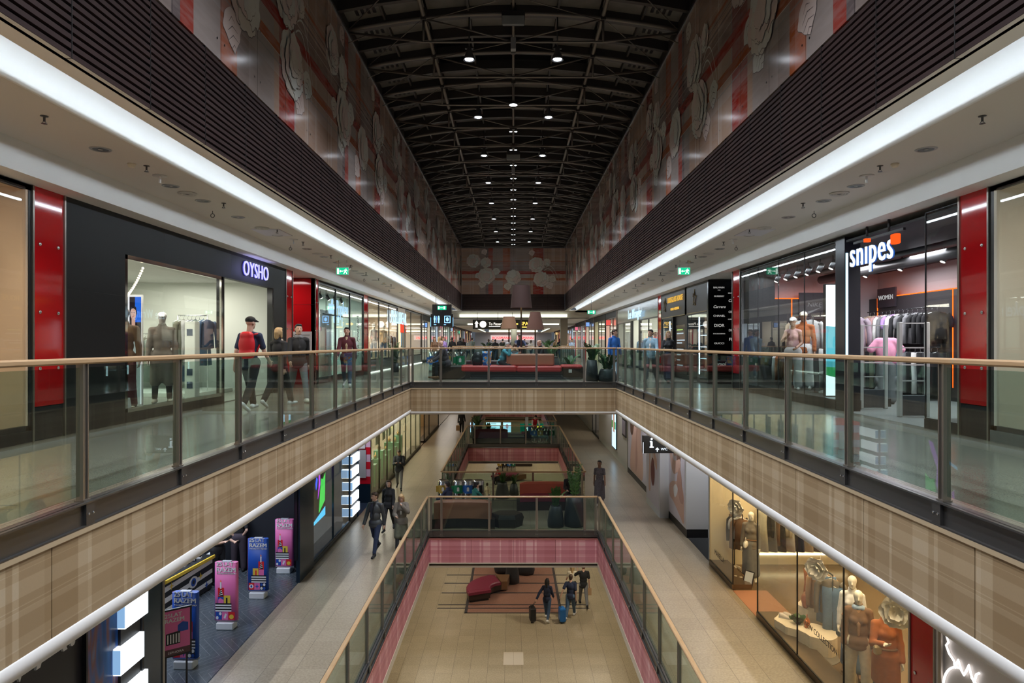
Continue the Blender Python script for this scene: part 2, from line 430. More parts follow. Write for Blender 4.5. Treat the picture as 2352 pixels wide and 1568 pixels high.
fascia('trim_upper_bridge', [('x', Y1, 1, -HU, HU)], -.98, -.2, P_BEIGE, BACKB, LIPB, 1.61)
for i, (a, b) in enumerate(LV):
    fascia('trim_lower_%d' % (i+1), [('y', -HL, -1, a, b), ('y', HL, 1, a, b), ('x', b, 1, -HL, HL)], -6.06, -5.25, P_PINK, BACKP, LIPP)
mb = MB()
for s in (-1, 1):
    prof = [(HU, -.925), (HU-.012, -.935), (HU-.012, -1.0), (HU+.0, -1.045), (HU+.04, -1.082), (HU+.12, -1.10), (HU+.3, -1.10)]
    mb.loft([[(s*x, y, z) for x, z in prof] for y in (-3, Y1)], 0, False, True, closed=False)
mb.box(-HU, HU, Y1+.005, Y1+.14, -1.04, -.98)
mb.build('trim_cornice', WHITEP, kind=ST)
mb = MB()
for a, b in LV:
    for s in (-1, 1): mb.box(s*(HL-.005), s*(HL+.12), a, b, -6.27, -6.06)
    mb.box(-HL, HL, b-.005, b+.12, -6.10, -6.06)
mb.build('trim_cornice_lower', M('cornice_cream', (.62,.56,.44), .5), kind=ST)

# railings: every run is one thing: handrail, posts, panes, floor edge channel
def railing(a, b, z, n, label, group, pmin, sp=1.579, first=None, bolts=True):
    """a, b: run in plan; n: outward normal (towards the opening)"""
    a, b, n = Vector((*a, 0)), Vector((*b, 0)), Vector((*n, 0)); L = (b-a).length; d = (b-a).normalized()
    root = empty('railing', (a.x, a.y, z), label, 'railing', group)
    def B(mb, t0, t1, o0, o1, z0, z1, m=0):
        p = [d*t+n*o for t, o in ((t0,o0),(t1,o0),(t1,o1),(t0,o1))]
        return mb.loft([[Vector((q.x,q.y,z0)) for q in p], [Vector((q.x,q.y,z1)) for q in p]], m)
    mb = MB()
    prof = [(-.032,1.112),(.032,1.112),(.042,1.125),(.042,1.15),(.03,1.162),(-.03,1.162),(-.042,1.15),(-.042,1.125)]
    e = 0 if not bolts else 0
    mb.loft([[d*t+n*(o-.06)+Vector((0,0,h)) for o, h in prof] for t in (-e, L+e)], 0, True, False)
    mb.build('handrail', WOOD, root)
    ts = first if first else [pmin+sp*i for i in range(int((L-pmin)/sp+.02)+1)]
    ch = MB()
    B(ch, 0, L, -.09, .014, -.014, .0); B(ch, 0, L, -.03, -.02, -.2, 0); B(ch, 0, L, -.09, .012, -.2, -.188)
    for t in ts:
        B(ch, t-.055, t+.055, -.03, .008, -.19, -.01)
        for q in (-.03, .03):
            c = d*(t+q)+n*.012; ch.ell((c.x, c.y, -.10), .011, .011, .011, 1, 6, 4)
    ch.build('edge_channel', [CHAN, CHROME], root)
    for t in ts:
        p = MB()
        for o in (-.03, .03): B(p, t+o-.007, t+o+.007, -.09, -.03, 0, 1.115)
        B(p, t-.022, t+.022, -.078, -.042, 0, 1.115)
        B(p, t-.045, t+.045, -.10, -.02, 0, .012)
        p.build('post', STEEL, root)
    tt = [0.04] + [t for t in ts if .1 < t < L-.1] + [L-.04]
    for p, q in zip(tt[:-1], tt[1:]):
        if q-p < .2: continue
        g = MB(); B(g, p+.045, q-.045, -.066, -.054, .045, 1.085)
        g.build('glass_pane', GL_RAIL, root)
    return root
UP = 'timber-topped glass railings of the upper gallery'; LO = 'timber-topped glass railings of the lower gallery'
off = (Y1+1.5-5.56) % 1.579
t0 = (5.56+1.5) % 1.579
railing((-HU, -1.5), (-HU, Y1), 0, (1, 0), 'glass railing with timber handrail along the left upper gallery, in front of the black shopfront', UP, t0)
railing((HU, -1.5), (HU, Y1), 0, (-1, 0), 'glass railing with timber handrail along the right upper gallery, in front of the sportswear shop', UP, t0)
railing((-HU, Y1), (HU, Y1), 0, (0, -1), 'glass railing with timber handrail across the upper bridge, in front of the red seating', UP, 0, first=[.06, HU-2.44, HU-.83, HU+.78, HU+2.39, 2*HU-.06])
railing((-HU, Y2), (HU, Y2), 0, (0, 1), 'railing behind the red seating, at the far side of the upper bridge', UP, 0, first=[.06, HU-2.44, HU-.83, HU+.78, HU+2.39, 2*HU-.06])
railing((-HU, Y2), (-HU, YE-.5), 0, (1, 0), 'far glass railing on the left beyond the upper bridge', UP, .06)
railing((HU, Y2), (HU, YE-.5), 0, (-1, 0), 'far glass railing on the right beyond the upper bridge', UP, .06)
nm = ['nearest', 'middle', 'farthest']
for i, (a, b) in enumerate(LV):
    c5 = [.06, HL-2.42, HL-.81, HL+.79, HL+2.4, 2*HL-.06]
    railing((-HL, a), (-HL, b), ZL, (1, 0), 'lower gallery railing on the left of the %s pink-edged opening' % nm[i], LO, (b-a) % 1.579)
    railing((HL, a), (HL, b), ZL, (-1, 0), 'lower gallery railing on the right of the %s pink-edged opening' % nm[i], LO, (b-a) % 1.579)
    if i < 2: railing((-HL, b), (HL, b), ZL, (0, -1), 'lower gallery railing at the far end of the %s pink-edged opening' % nm[i], LO, 0, first=c5)
    if i: railing((-HL, a), (HL, a), ZL, (0, 1), 'lower gallery railing at the near end of the %s pink-edged opening' % nm[i], LO, 0, first=c5)

# gallery ceilings, bulkheads and light coves
CY0, CY1 = -3.0, YE
mb = MB()
for s in (-1, 1):
    mb.box(s*4.64, s*XB, CY0, CY1+3, ZC, ZC+.04); 
mb.build('ceiling', CEIL, kind=ST)
mb = MB()
for s in (-1, 1):
    mb.box(s*XB, s*(XB+.33), CY0, 120, ZB, ZC); mb.box(s*(XB+.33), s*7.2, CY0, 120, ZB+.02, ZC+.3)
mb.build('trim_bulkhead', WHITEP, kind=ST)
def cove(side, y0, y1):                          # light tape hidden behind the lip washes the curved trough
    mb = MB(); s = side
    prof = [(XW,3.70),(XW+.27,3.70),(XW+.27,3.76),(XW+.275,3.93),(XW+.62,3.955),(XW+.70,3.945),(XW+.76,3.92),(XW+.81,3.875),(XW+.84,3.81),(XW+.85,3.75),(XW+.86,3.730),(XW+.95,3.729)]
    mb.loft([[(s*x, y, z) for x, z in prof] for y in (y0, y1)], 0, False, True, closed=False)
    k = max(1, round((y1-y0)/4))
    for i in range(k):
        p, q = y0+(y1-y0)*i/k, y0+(y1-y0)*(i+1)/k
        x_ = s*(XW+.285); mb.add([(x_,p,3.77),(x_,q,3.77),(x_,q,3.81),(x_,p,3.81)], [(0,1,2,3)], 1)
        mb.box(s*(XW+.271), s*(XW+.284), p, q, 3.765, 3.815, 0)
    return mb
COVE_E = E('cove_light', (.78,.90,1.0), 30)
cove(-1, CY0, YE).build('trim_cove_left', [WHITEP, COVE_E], kind=ST)
cove(1, CY0, YE).build('trim_cove_right', [WHITEP, COVE_E], kind=ST)

# slatted timber bands and the printed mural walls above
def slats(name, run):
    mb = MB()
    for ax, c, n, a, b in run:
        P = lambda o0, o1, p, q: ((c+n*o0, c+n*o1, p, q) if ax == 'y' else (p, q, c+n*o0, c+n*o1))
        mb.box(*P(.05, .09, a, b), 3.70, 4.91, 1)
        for i in range(16):
            z = 3.705+.0752*i; mb.box(*P(0, .05, a, b), z, z+.045, 0)
        k = round((b-a)/1.25)
        for i in range(1, k): p = a+(b-a)*i/k; mb.box(*P(-.002, .05, p-.006, p+.006), 3.70, 4.91, 1)
    return mb.build(name, [SLATM, M('slat_back', (.006,.004,.004), .7)], kind=ST)
slats('trim_slats_left', [('y', -XW, -1, CY0, YE)])
slats('trim_slats_right', [('y', XW, 1, CY0, YE)])
slats('trim_slats_end', [('x', YE, 1, -XW, XW)])

def wavy(r, n, amp, seed, sx=1, ph=0):
    rnd = random.Random(seed); a = [rnd.uniform(0, 6.28) for _ in range(4)]
    return [((r*(1+amp*math.sin(5*t+a[0])+amp*.7*math.sin(9*t+a[1])+amp*.4*math.sin(17*t+a[2])))*math.cos(t+ph)*sx,
             (r*(1+amp*math.sin(5*t+a[0])+amp*.7*math.sin(9*t+a[1])+amp*.4*math.sin(17*t+a[2])))*math.sin(t+ph)) for t in [2*PI*i/n for i in range(n)]]
def petals(mb, o, u, v, nrm, r, seed, kind):
    """one printed blossom or leaf: stacked cut-outs with a darker outline"""
    rnd = random.Random(seed); o, u, v, nrm = Vector(o), Vector(u), Vector(v), Vector(nrm); lay = [0.002 + rnd.random()*.002]
    def put(pts, m):
        c = Vector((sum(p[0] for p in pts)/len(pts), sum(p[1] for p in pts)/len(pts)))
        big = [(c[0]+(p[0]-c[0])*1.025+.003, c[1]+(p[1]-c[1])*1.025-.005) for p in pts]
        for q, mm in ((big, 4), (pts, m)):
            mb.add([o+u*p[0]+v*p[1]+nrm*lay[0] for p in q], [tuple(range(len(q)))], mm); lay[0] += .0016
    def at(pts, dx, dy, rot, k=1, sy=1):
        c, s = math.cos(rot), math.sin(rot)
        return [(dx+(p[0]*c-p[1]*sy*s)*k, dy+(p[0]*s+p[1]*sy*c)*k) for p in pts]
    if kind == 'leaf':
        a = rnd.uniform(-.7, .7)
        pts = [(r*x, r*.52*math.sin(PI*x**.75)*(1+.08*math.sin(20*x))) for x in [i/14 for i in range(15)]] + [(r*x, -r*.5*math.sin(PI*x**.75)*(1+.08*math.sin(17*x))) for x in [1-i/14 for i in range(1, 14)]]
        put(at(pts, 0, r*.5, -PI/2+a), 1+rnd.randint(0, 2))
        for t in (.2, .4, .6, .8):
            for sg in (-1, 1):
                q = [(r*t, 0), (r*(t+.13), sg*r*.30*math.sin(PI*t)), (r*(t+.14), sg*r*.30*math.sin(PI*t)), (r*t+.014, 0)]
                q = at(q, 0, r*.5, -PI/2+a); mb.add([o+u*p[0]+v*p[1]+nrm*lay[0] for p in q], [(0,1,2,3)], 4)
        return
    n = 7 if kind == 'rose' else 5
    a0 = rnd.uniform(0, 6)
    for ring, (k, d) in enumerate(((.62, .55), (.5, .34), (.36, .12)) if kind == 'rose' else ((.6, .48), (.42, .25))):
        for i in range(n):
            a = a0 + ring*.5 + 2*PI*i/n + rnd.uniform(-.15, .15)
            put(at(wavy(r*k, 40, .085, seed*31+ring*9+i, .72), r*d*math.cos(a), r*d*math.sin(a)*.92, a, 1), 1+(i*ring+i+seed) % 3)
        n -= 2
MOTIF = [(-2.9,7.34,.46,'rose'),(-2.0,7.22,.38,'pe'),(-2.2,7.95,.4,'leaf'),(-1.95,6.25,.56,'rose'),(-2.7,6.2,.42,'leaf'),(-1.2,6.55,.5,'leaf'),(-2.25,5.6,.5,'leaf'),(0,6.15,.55,'pe'),(-.47,5.45,.52,'leaf'),(1.7,7.05,.52,'rose'),(2.05,6.0,.52,'rose'),(3.0,5.95,.48,'leaf'),(2.45,7.25,.27,'pe'),(2.55,5.5,.5,'leaf'),(1.3,7.9,.4,'leaf')]
def mural_wall(name, ax, c, n, a, b, cs, flip=1):
    mb = MB()
    if ax == 'y': mb.box(c, c+n*.05, a, b, 4.91, 8.27)
    else: mb.box(a, b, c, c+n*.05, 4.91, 8.27)
    u = Vector((0, 1, 0)) if ax == 'y' else Vector((1, 0, 0)); nr = Vector((-n, 0, 0)) if ax == 'y' else Vector((0, -n, 0))
    sd = 3
    for cc in cs:
        for (x, z, r, k) in MOTIF:
            sd += 1; p = cc+x*flip
            if p-r*.9 < a or p+r*.9 > b: continue
            o = Vector((c, p, z)) if ax == 'y' else Vector((p, c, z))
            petals(mb, o, u*(1 if (ax == 'x') == (n > 0) or n < 0 else -1), (0,0,1), nr, r*1.12, sd, k)
        for dz in (0, .22):
            pts = [(2.35-dz*.4+.95*t, 6.85-dz+.25*math.sin(PI*t)-.9*t*t) for t in [i/12 for i in range(13)]]
            for (x0, z0), (x1, z1) in zip(pts[:-1], pts[1:]):
                q = [(x0, z0), (x1, z1), (x1, z1+.035), (x0, z0+.035)]
                mb.add([(Vector((c, cc+x*flip, z)) if ax == 'y' else Vector((cc+x*flip, c, z)))+nr*.002 for x, z in q], [(0,1,2,3)], 1)
    # bolt heads by the panel joints, and the steel cap
    k = int((b-a)/1.25)
    for i in range(k+1):
        p = math.ceil(a/1.25)*1.25+1.25*i
        for z in (5.15, 5.9, 6.05, 6.6, 7.4, 7.95):
            for dd in (-.11, .11):
                if not a+.2 < p+dd < b-.2: continue
                o = (Vector((c, p+dd, z)) if ax == 'y' else Vector((p+dd, c, z)))+nr*.004
                mb.add([o+u*.016*math.cos(t)+Vector((0,0,.016*math.sin(t))) for t in [2*PI*j/8 for j in range(8)]], [tuple(range(8))], 5)
    if ax == 'y': mb.box(c-n*.03, c+n*.08, a, b, 8.27, 8.33, 6)
    else: mb.box(a, b, c-n*.03, c+n*.08, 8.27, 8.36, 6)
    return mb.build(name, [MURAL, *PETAL, M('bolt_dark', (.02,.02,.02), .4, .5), M('cap_steel', (.16,.165,.17), .4, .7)], kind=ST)
cs = [2.0+7.5*k for k in range(0, 7)]
mural_wall('wall_left', 'y', -XW, -1, CY0, YE, cs)
mural_wall('wall_right', 'y', XW, 1, CY0, YE, [c-1.2 for c in cs], -1)
mural_wall('wall_far', 'x', YE, 1, -XW, XW, [0])

# ------------------------------------------------------------------ roof: arched deck, beams, trusses, lamps
za = lambda x: 8.78-.38*(x/3.75)**2
RB0, BAY = 15.5, 2.04
RY = [RB0+BAY*k for k in range(-3, 17)]
XSP = [-3.9,-3.0,-2.04,-1.05,0,1.05,2.04,3.0,3.9]
DECK = NT('roof_panel'); DECK.col(DECK.mix(DECK.noise(4, 5), (.10,.095,.088), (.22,.21,.195))).set(Roughness=.5)
SKY = M('skylight_glass', (.004,.004,.005), .06)
BEAM = M('roof_steel', (.062,.055,.05), .5, .4)
mb = MB()
rr = random.Random(5)
for k in range(-8, 36):
    y0 = RB0-BAY/2*.5+BAY/2*k; y1 = y0+BAY/2
    if y0 > YE: break
    for i in range(8):
        a, b = XSP[i], XSP[i+1]
        m = 1 if (2 <= i <= 5 and (k % 4 in (2, 3)) and rr.random() < .8) else 0
        mb.loft([[(a+.03, y0+.05, za(a)+.42), (b-.03, y0+.05, za(b)+.42), (b-.03, y1-.05, za(b)+.42), (a+.03, y1-.05, za(a)+.42)],
                 [(a+.03, y0+.05, za(a)+.45), (b-.03, y0+.05, za(b)+.45), (b-.03, y1-.05, za(b)+.45), (a+.03, y1-.05, za(a)+.45)]], m)
        mb.loft([[(a, y0-.06, za(a)+.18), (b, y0-.06, za(b)+.18), (b, y0+.06, za(b)+.18), (a, y0+.06, za(a)+.18)],
                 [(a, y0-.06, za(a)+.48), (b, y0-.06, za(b)+.48), (b, y0+.06, za(b)+.48), (a, y0+.06, za(a)+.48)]], 2)
    for i in (1, 3, 5, 7):
        x = XSP[i]; mb.box(x-.025, x+.025, y0, y1, za(x)+.30, za(x)+.42, 2)
    for s in (-1, 1):                                        # ventilation grilles along both edges
        for j in range(4):
            x = s*(3.15+.13*j); mb.box(x, x+s*.07, y0+.3, y1-.3, za(x)+.385, za(x)+.41, 3)
    mb.box(-3.95, 3.95, y0, y1, 9.3, 9.34, 2)
for s in (-1, 1): mb.box(s*3.85, s*3.95, CY0, YE, 8.30, 9.34, 2)
mb.box(-3.95, 3.95, YE, YE+.1, 8.36, 9.34, 2)
mb.build('ceiling_vault', [DECK.m, SKY, BEAM, BLACK], kind=ST)
TUBE = M('truss_tube', (.17,.15,.13), .42, .3)
def roof_truss():
    root = empty('roof_truss', (0, 0, 8.13), 'x', 'roof truss', 'arched steel trusses under the dark vault')
    Z = lambda x: za(x)-8.13
    MB().tube([(x, 0, Z(x)) for x in [-3.75+.375*i for i in range(21)]], .042, 8).build('top_chord', TUBE, root)
    MB().tube([(-3.75,0,.21),(-2.04,0,0),(2.04,0,0),(3.75,0,.21)], .026, 6).build('bottom_chord', TUBE, root)
    for s in (-1, 1):
        MB().tube([(s*2.04,0,0),(s*2.04,0,Z(2.04))], .03, 6).build('strut', TUBE, root)
        MB().tube([(s*2.04,0,Z(2.04)),(0,0,.01)], .018, 6).build('diagonal', TUBE, root)
        MB().tube([(s*3.75,0,-.03),(s*3.3,.0,.17),(s*2.6,0,.1)], .014, 6).build('stay', TUBE, root)
    m = MB()
    for x in (-2.04, 0, 2.04): m.cbox(x-.06, x+.06, -.06, .06, Z(x)-.05, Z(x)+.22, .01)
    m.build('node_bracket', BEAM, root)
    return root
tr0 = roof_truss()
vis = [y for y in RY if y > 12]
for y in RY:
    i = vis.index(y) if y in vis else None
    lb = ('arched steel roof truss, %s from the viewer under the dark vault' % ORD[i]) if i is not None else 'arched steel roof truss overhead, out of the photo'
    if y < 12: continue
    if y == vis[0]: tr0.location.y = y; tr0['label'] = lb
    else: copy_tree(tr0, (0, y, 8.13), label=lb)
for x, nme in ((-2.04, 'left'), (0, 'middle'), (2.04, 'right')):
    m = MB(); m.tube([(x, 11, za(x)+.06), (x, YE, za(x)+.06)], .05 if x else .035, 8)
    m.build('purlin_tube', TUBE, label='long steel purlin tube running the length of the vault, %s one of three' % nme, cat='purlin', group='long purlin tubes under the vault')
m = MB()
for i in range(len(vis)-1):
    for s in (-1, 1):
        m.tube([(s*2.04, vis[i], za(2.04)), (s*3.75, vis[i+1], za(3.75))], .011, 5)
        m.tube([(0, vis[i], 8.14), (s*2.04, vis[i+1], 8.60)], .010, 5)
m.build('trim_bracing', TUBE, kind=ST)
LAMP_E = E('floodlamp_glow', (.86,.91,1.0), 14)
def floodlamp():
    r = empty('floodlight', (0,0,7.9), 'x', 'floodlight', 'pairs of bell floodlights hung under the vault')
    MB().tube([(0,0,1.03),(0,0,.28)], .02, 6).cbox(-.1,.1,-.03,.03,.26,.30,.008).build('bracket', STEELD, r)
    MB().lathe([(.05,.30),(.06,.22),(.09,.14),(.13,.05),(.14,0),(.13,0.005)], 20, caps=False).lathe([(.05,.30),(.02,.31)], 20).build('housing', M('lamp_housing', (.16,.16,.17), .3, .8), r)
    hs_ = r.children[-1]
    MB().lathe([(.10,.03),(.095,.012),(.02,.006)], 20).build('lens', LAMP_E, hs_)
    return r
fl0 = floodlamp()
first = True
for i, y in enumerate(ROOF_LAMP_Y):
    for s, nme in ((-1, 'left'), (1, 'right')):
        lb = '%s bell floodlight of the %s pair from the viewer, hung under the vault' % (nme, ORD[i])
        if first: fl0.location = (s*1.035, y, 7.93); fl0['label'] = lb; first = False
        else: copy_tree(fl0, (s*1.035, y, 7.93), label=lb)
def twin():
    r = empty('twin_spotlight', (0,0,8.0), 'x', 'spotlight', 'small twin spotlights along the vault centre line')
    MB().cbox(-.12,.12,-.03,.03,.06,.10,.01).tube([(0,0,.1),(0,0,.14)], .02, 6).build('mounting_plate', STEELD, r)
    for s in (-1, 1):
        lh = MB().lathe([(.03,.07),(.045,.03),(.05,0)], 12, (s*.08,0,0)).build('lamp_head', STEELD, r)
        MB().lathe([(.044,-.002),(.02,-.012)], 12, (s*.08,0,0)).build('lens', LAMP_E, lh)
    return r
tw0 = twin()
for i in range(13):
    y = RB0+BAY*(3+i); lb = 'small twin spotlight on the vault centre line, %s from the viewer' % ORD[i]
    if i == 0: tw0.location = (0, y, 8.0); tw0['label'] = lb
    else: copy_tree(tw0, (0, y, 8.0), label=lb)
fb = empty('flood_projector', (0, 15.35, 8.5), 'boxy grey flood projector hanging at the top centre of the vault', 'projector')
MB().cbox(-.26,.26,-.14,.14,-.02,.22,.02).build('housing', STEELD, fb)
MB().cbox(-.25,.25,-.165,-.14,-.12,.09,.01).build('front_pane', M('projector_pane', (.35,.37,.36), .15), fb)
MB().box(-.22,.22,-.05,.05,.22,.26).build('bracket', BEAM, fb)
MB().cbox(-.06,.06,-.08,.08,-.62,-.36,.01).build('sensor_box', M('sensor_grey', (.3,.3,.3), .4), fb)
fb2 = copy_tree(fb, (0, 25.6, 8.25), label='grey flood projector in the middle of the vault, between the third floodlight pair')
# centre pendant lamp
cp = empty('pendant_lamp', (0, 19.07, 7.95), 'single white pendant lamp on the vault centre line before the twin spotlights', 'lamp')
MB().tube([(0,0,1.03),(0,0,.1)], .012, 6).build('stem', STEELD, cp)
MB().lathe([(.03,.12),(.10,.05),(.12,0)], 16).build('shade', STEELD, cp)
MB().lathe([(.11,-.002),(.04,-.01)], 16).build('lens', LAMP_E, cp)
# dark shell that closes the vault's ends and the room behind the camera stays open to the rest of the mall
# ------------------------------------------------------------------ shop shells
WN = [0]
def window(s, xp, y0, y1, z0, z1, fm, mull=(), fw=.05, sill=None, gm=None, pane=True, d=.06):
    """shop window in a facade plane: frame and panes"""
    WN[0] += 1
    mb = MB()
    a, b = s*xp, s*(xp+d)
    mb.box(a, b, y0, y0+fw, z0, z1); mb.box(a, b, y1-fw, y1, z0, z1)
    mb.box(a, b, y0, y1, z1-fw, z1); mb.box(a, b, y0, y1, z0, z0+fw)
    for m_ in mull: mb.box(a, b, m_-fw*.35, m_+fw*.35, z0, z1)
    o = mb.build('window_%d' % WN[0], fm, kind=ST, recentre=False)
    ys = [y0+fw] + [m_ for m_ in mull] + [y1-fw]
    if pane:
        for p, q in zip(ys[:-1], ys[1:]):
            MB().box(s*(xp+d*.4), s*(xp+d*.4+.012), p+.008, q-.008, z0+fw, z1-fw).build('pane', gm or GL_SHOP, o, recentre=False)
    if sill: MB().box(s*(xp-.01), s*(xp+.5), y0, y1, sill[0], z0).build('sill', sill[1], o, recentre=False)
    return o
def shell(nm, s, xp, z0, h, y0, y1, dep, wm, fm, cm, light=None, lc=WHITE, panels=1, sides=(1, 1), lz=.06, lw=.45):
    """open-fronted shop box behind the facade"""
    x1 = xp+dep
    mb = MB(); mb.box(s*x1, s*(x1+.06), y0, y1, z0, z0+h)
    if sides[0]: mb.box(s*xp, s*x1, y0, y0+.05, z0, z0+h)
    if sides[1]: mb.box(s*xp, s*x1, y1-.05, y1, z0, z0+h)
    mb.build('wall_'+nm, wm, kind=ST)
    MB().box(s*xp, s*(x1+.06), y0, y1, z0-.15, z0).build('floor_'+nm, fm, kind=ST)
    MB().box(s*(xp+.0), s*(x1+.06), y0, y1, z0+h, z0+h+.04).build('ceiling_'+nm, cm, kind=ST)
    if light:
        n = panels
        for i in range(n):
            yy = y0+(y1-y0)*(i+.5)/n
            area((s*(xp+dep*.5), yy, z0+h-lz), (0, 0, 0), dep*lw, (y1-y0)/n*.7, light/n, lc)
def pier(s, y0, y1, xp, z0, z1, label, group, base=.45, edge=True):
    r = empty('red_pier', (s*xp, (y0+y1)/2, z0), label, 'pier', group)
    w_ = (y1-y0)/2
    m = MB(); m.box(s*0, s*.12, -w_+.03, w_-.03, base, z1-z0)
    for z in (2.55,): m.box(-s*.002, 0, -w_+.03, w_-.03, min(z, z1-z0-.05), min(z, z1-z0-.05)+.006)
    m.build('red_panel', REDP, r)
    MB().box(s*.01, s*.12, -w_+.03, w_-.03, 0, base-.01).build('plinth', CHAR, r)
    m = MB()
    for q in (-w_, w_-.03): m.box(-s*.02, s*.12, q, q+.03, 0, z1-z0)
    m.build('edge_trim', STEEL, r)
    for z in (.95, 1.7, 2.6):
        for q in (-w_*.55, w_*.55):
            if z < z1-z0: MB().lathe([(.0,0),(.024,0),(.024,.012),(.018,.018),(0.002,.018)], 12).xf(Matrix.Rotation(-s*PI/2, 4, 'Y')).xf(Matrix.Translation((0, q, z))).build('stud', CHROME, r)
    return r
PG = 'red glass facade piers with steel studs'
pier(-1, 8.90, 9.56, XS, 0, ZB, 'red glass pier on the left gallery, between the beige window and the black shopfront', PG)
pier(-1, 18.83, 19.42, XS, 0, ZB, 'red glass pier on the left gallery at the far end of the black shopfront', PG)
pier(-1, 21.60, 21.98, XS, 0, ZB, 'slim red glass pier on the left gallery between red alcove and boutique window', PG)
pier(-1, 28.60, 29.50, XS, 0, ZB, 'red glass pier on the left gallery between the boutique and the letters shopfront', PG)
pier(1, 9.00, 9.62, XS, 0, ZB, 'red glass pier on the right gallery, between the pale window and the sportswear shop', PG)
pier(1, 18.88, 19.56, XS, 0, ZB, 'red glass pier on the right gallery beside the black wall of white names', PG)
pier(1, 28.90, 29.60, XS, 0, ZB, 'red glass pier on the right gallery beyond the dark optician front', PG)

# --- left gallery
CREAM = M('display_cream', (.72,.56,.42), .55); SHOPW = M('shop_white', (.82,.85,.78), .6); SHOPF = M('shop_floor_grey', (.33,.32,.28), .22)
shell('display_left', -1, XS, 0, 3.3, 1.0, 8.84, 1.0, CREAM, CREAM, CREAM, 75, WARM)
window(-1, XS, 1.0, 8.90, .15, 3.34, BLACK, (4.9,), .07, (0, CHAR))
tk = empty('track_light', (-6.75, 8.05, 2.75), 'black track with a square spotlight hanging in the cream window at the left edge', 'track light')
MB().box(-.02,.02,-.45,.45,0,.04).build('track', BLACK, tk)
MB().tube([(0,.2,.04),(0,.2,.55)], .004, 5).tube([(0,-.2,.04),(0,-.2,.55)], .004, 5).build('wire', BLACK, tk)
MB().cbox(-.08,.08,-.09,.09,-.24,-.08,.01).tube([(0,0,0),(0,0,-.1)], .012, 6).xf(Matrix.Rotation(.25, 4, 'X')).build('spot_head', BLACK, tk)
# black shopfront with lavender letters
mb = MB(); x0, x1 = -XS, -XS-.14
for (a, b, c, d) in ((9.56, 11.05, 0, ZB), (11.05, 17.87, 2.73, ZB), (17.87, 18.83, 0, ZB)): mb.box(x0, x1, a, b, c, d)
for yy in (12.3, 15.2): mb.box(x0+.002, x0, yy, yy+.004, 2.73, ZB, 1)
for zz in (1.05, 2.05): mb.box(x0+.002, x0, 9.56, 11.05, zz, zz+.004, 1)
mb.build('wall_black_front', [CHAR, BLACK], kind=ST)
shell('lingerie', -1, XS+.14, 0, 2.95, 9.6, 18.80, 4.2, SHOPW, SHOPF, M('shop_ceiling', (.6,.61,.57), .7), 190, (1, .97, .86), 2, lw=.45)
MIRR = M('frame_mirror', (.55,.52,.48), .08, 1)
area((-XS-.25, 12.9, 2.66), (0, R(20), 0), .1, 3.4, 30, (1,.96,.86))  # unseen strip added to brighten the mannequins in this window
window(-1, XS, 11.05, 14.76, .16, 2.73, MIRR, (), .07, (0, CHAR), d=.04)
WN[0] += 1
MB().box(-XS-.0, -XS-.14, 14.76, 14.84, 0, 2.73).box(-XS, -XS-.14, 17.80, 17.87, 0, 2.73).build('door_1', BLACKG, kind=ST)
sg = empty('shop_sign', (-XS+.03, 16.6, 2.86), 'lavender backlit serif letters on the black shopfront of the left gallery', 'sign')
LAV = E('letter_lavender', (.10,.10,.75), .9)
m = MB(); text_into(m, 'OYSHO', (0, 0, .02), (0,1,0), (0,0,1), .50, 0, .02, sx=.92, bold=-.006, sp=1.06); m.build('lettering', E('letter_face', (.66,.64,1.0), 1.15), sg)
m = MB(); text_into(m, 'OYSHO', (-.018, 0, .02), (0,1,0), (0,0,1), .50, 0, .012, sx=.92, bold=.010, sp=1.06); m.build('halo_plate', LAV, sg)
area((-XS+.25, 16.6, 3.05), (0, R(90), 0), .3, 1.5, 5, (.4,.4,1.0))
# red alcove
mb = MB(); mb.box(-XS-3, -XS, 21.60, 21.75, 0, ZB, 0); mb.box(-XS-3, -XS-2.95, 19.42, 21.6, 0, ZB, 1); mb.box(-XS-3, -XS, 19.36, 19.42, 0, ZB, 1)
mb.box(-XS-3, -XS-.02, 21.592, 21.6, 2.52, 2.526, 2); mb.box(-XS-3, -XS-.02, 21.592, 21.6, .98, .986, 2)
mb.build('wall_alcove_left', [REDP, CHAR, CHROME], kind=ST)
MB().box(-XS-3, -XS, 19.4, 21.7, -.15, 0).build('floor_alcove_left', F_UP, kind=ST)
area((-7.2, 20.6, 3.3), (0,0,0), .8, .8, 22, (1,.85,.8))
nt = empty('notice_board', (-6.72, 21.54, .55), 'white notice board with printed lines on the red alcove wall', 'notice board')
MB().box(-.36,.36,0,.03,.5,1.12).build('board', M('paper_white', (.8,.8,.8), .5), nt)
m = MB()
for i in range(7): m.box(-.3,.3-.06*(i%3),-.004,0,.58+.07*i,.60+.07*i)
m.build('printed_line', M('print_grey', (.2,.2,.2), .5), nt)
MB().box(-.2,.3,0,.05,.0,.46).build('steel_hatch', M('hatch_grey', (.35,.33,.32), .3, .6), nt)
MB().box(0,.14,-.01,0,.24,.38).build('fire_sticker', M('sticker_red', (.6,.02,.02), .4), nt)
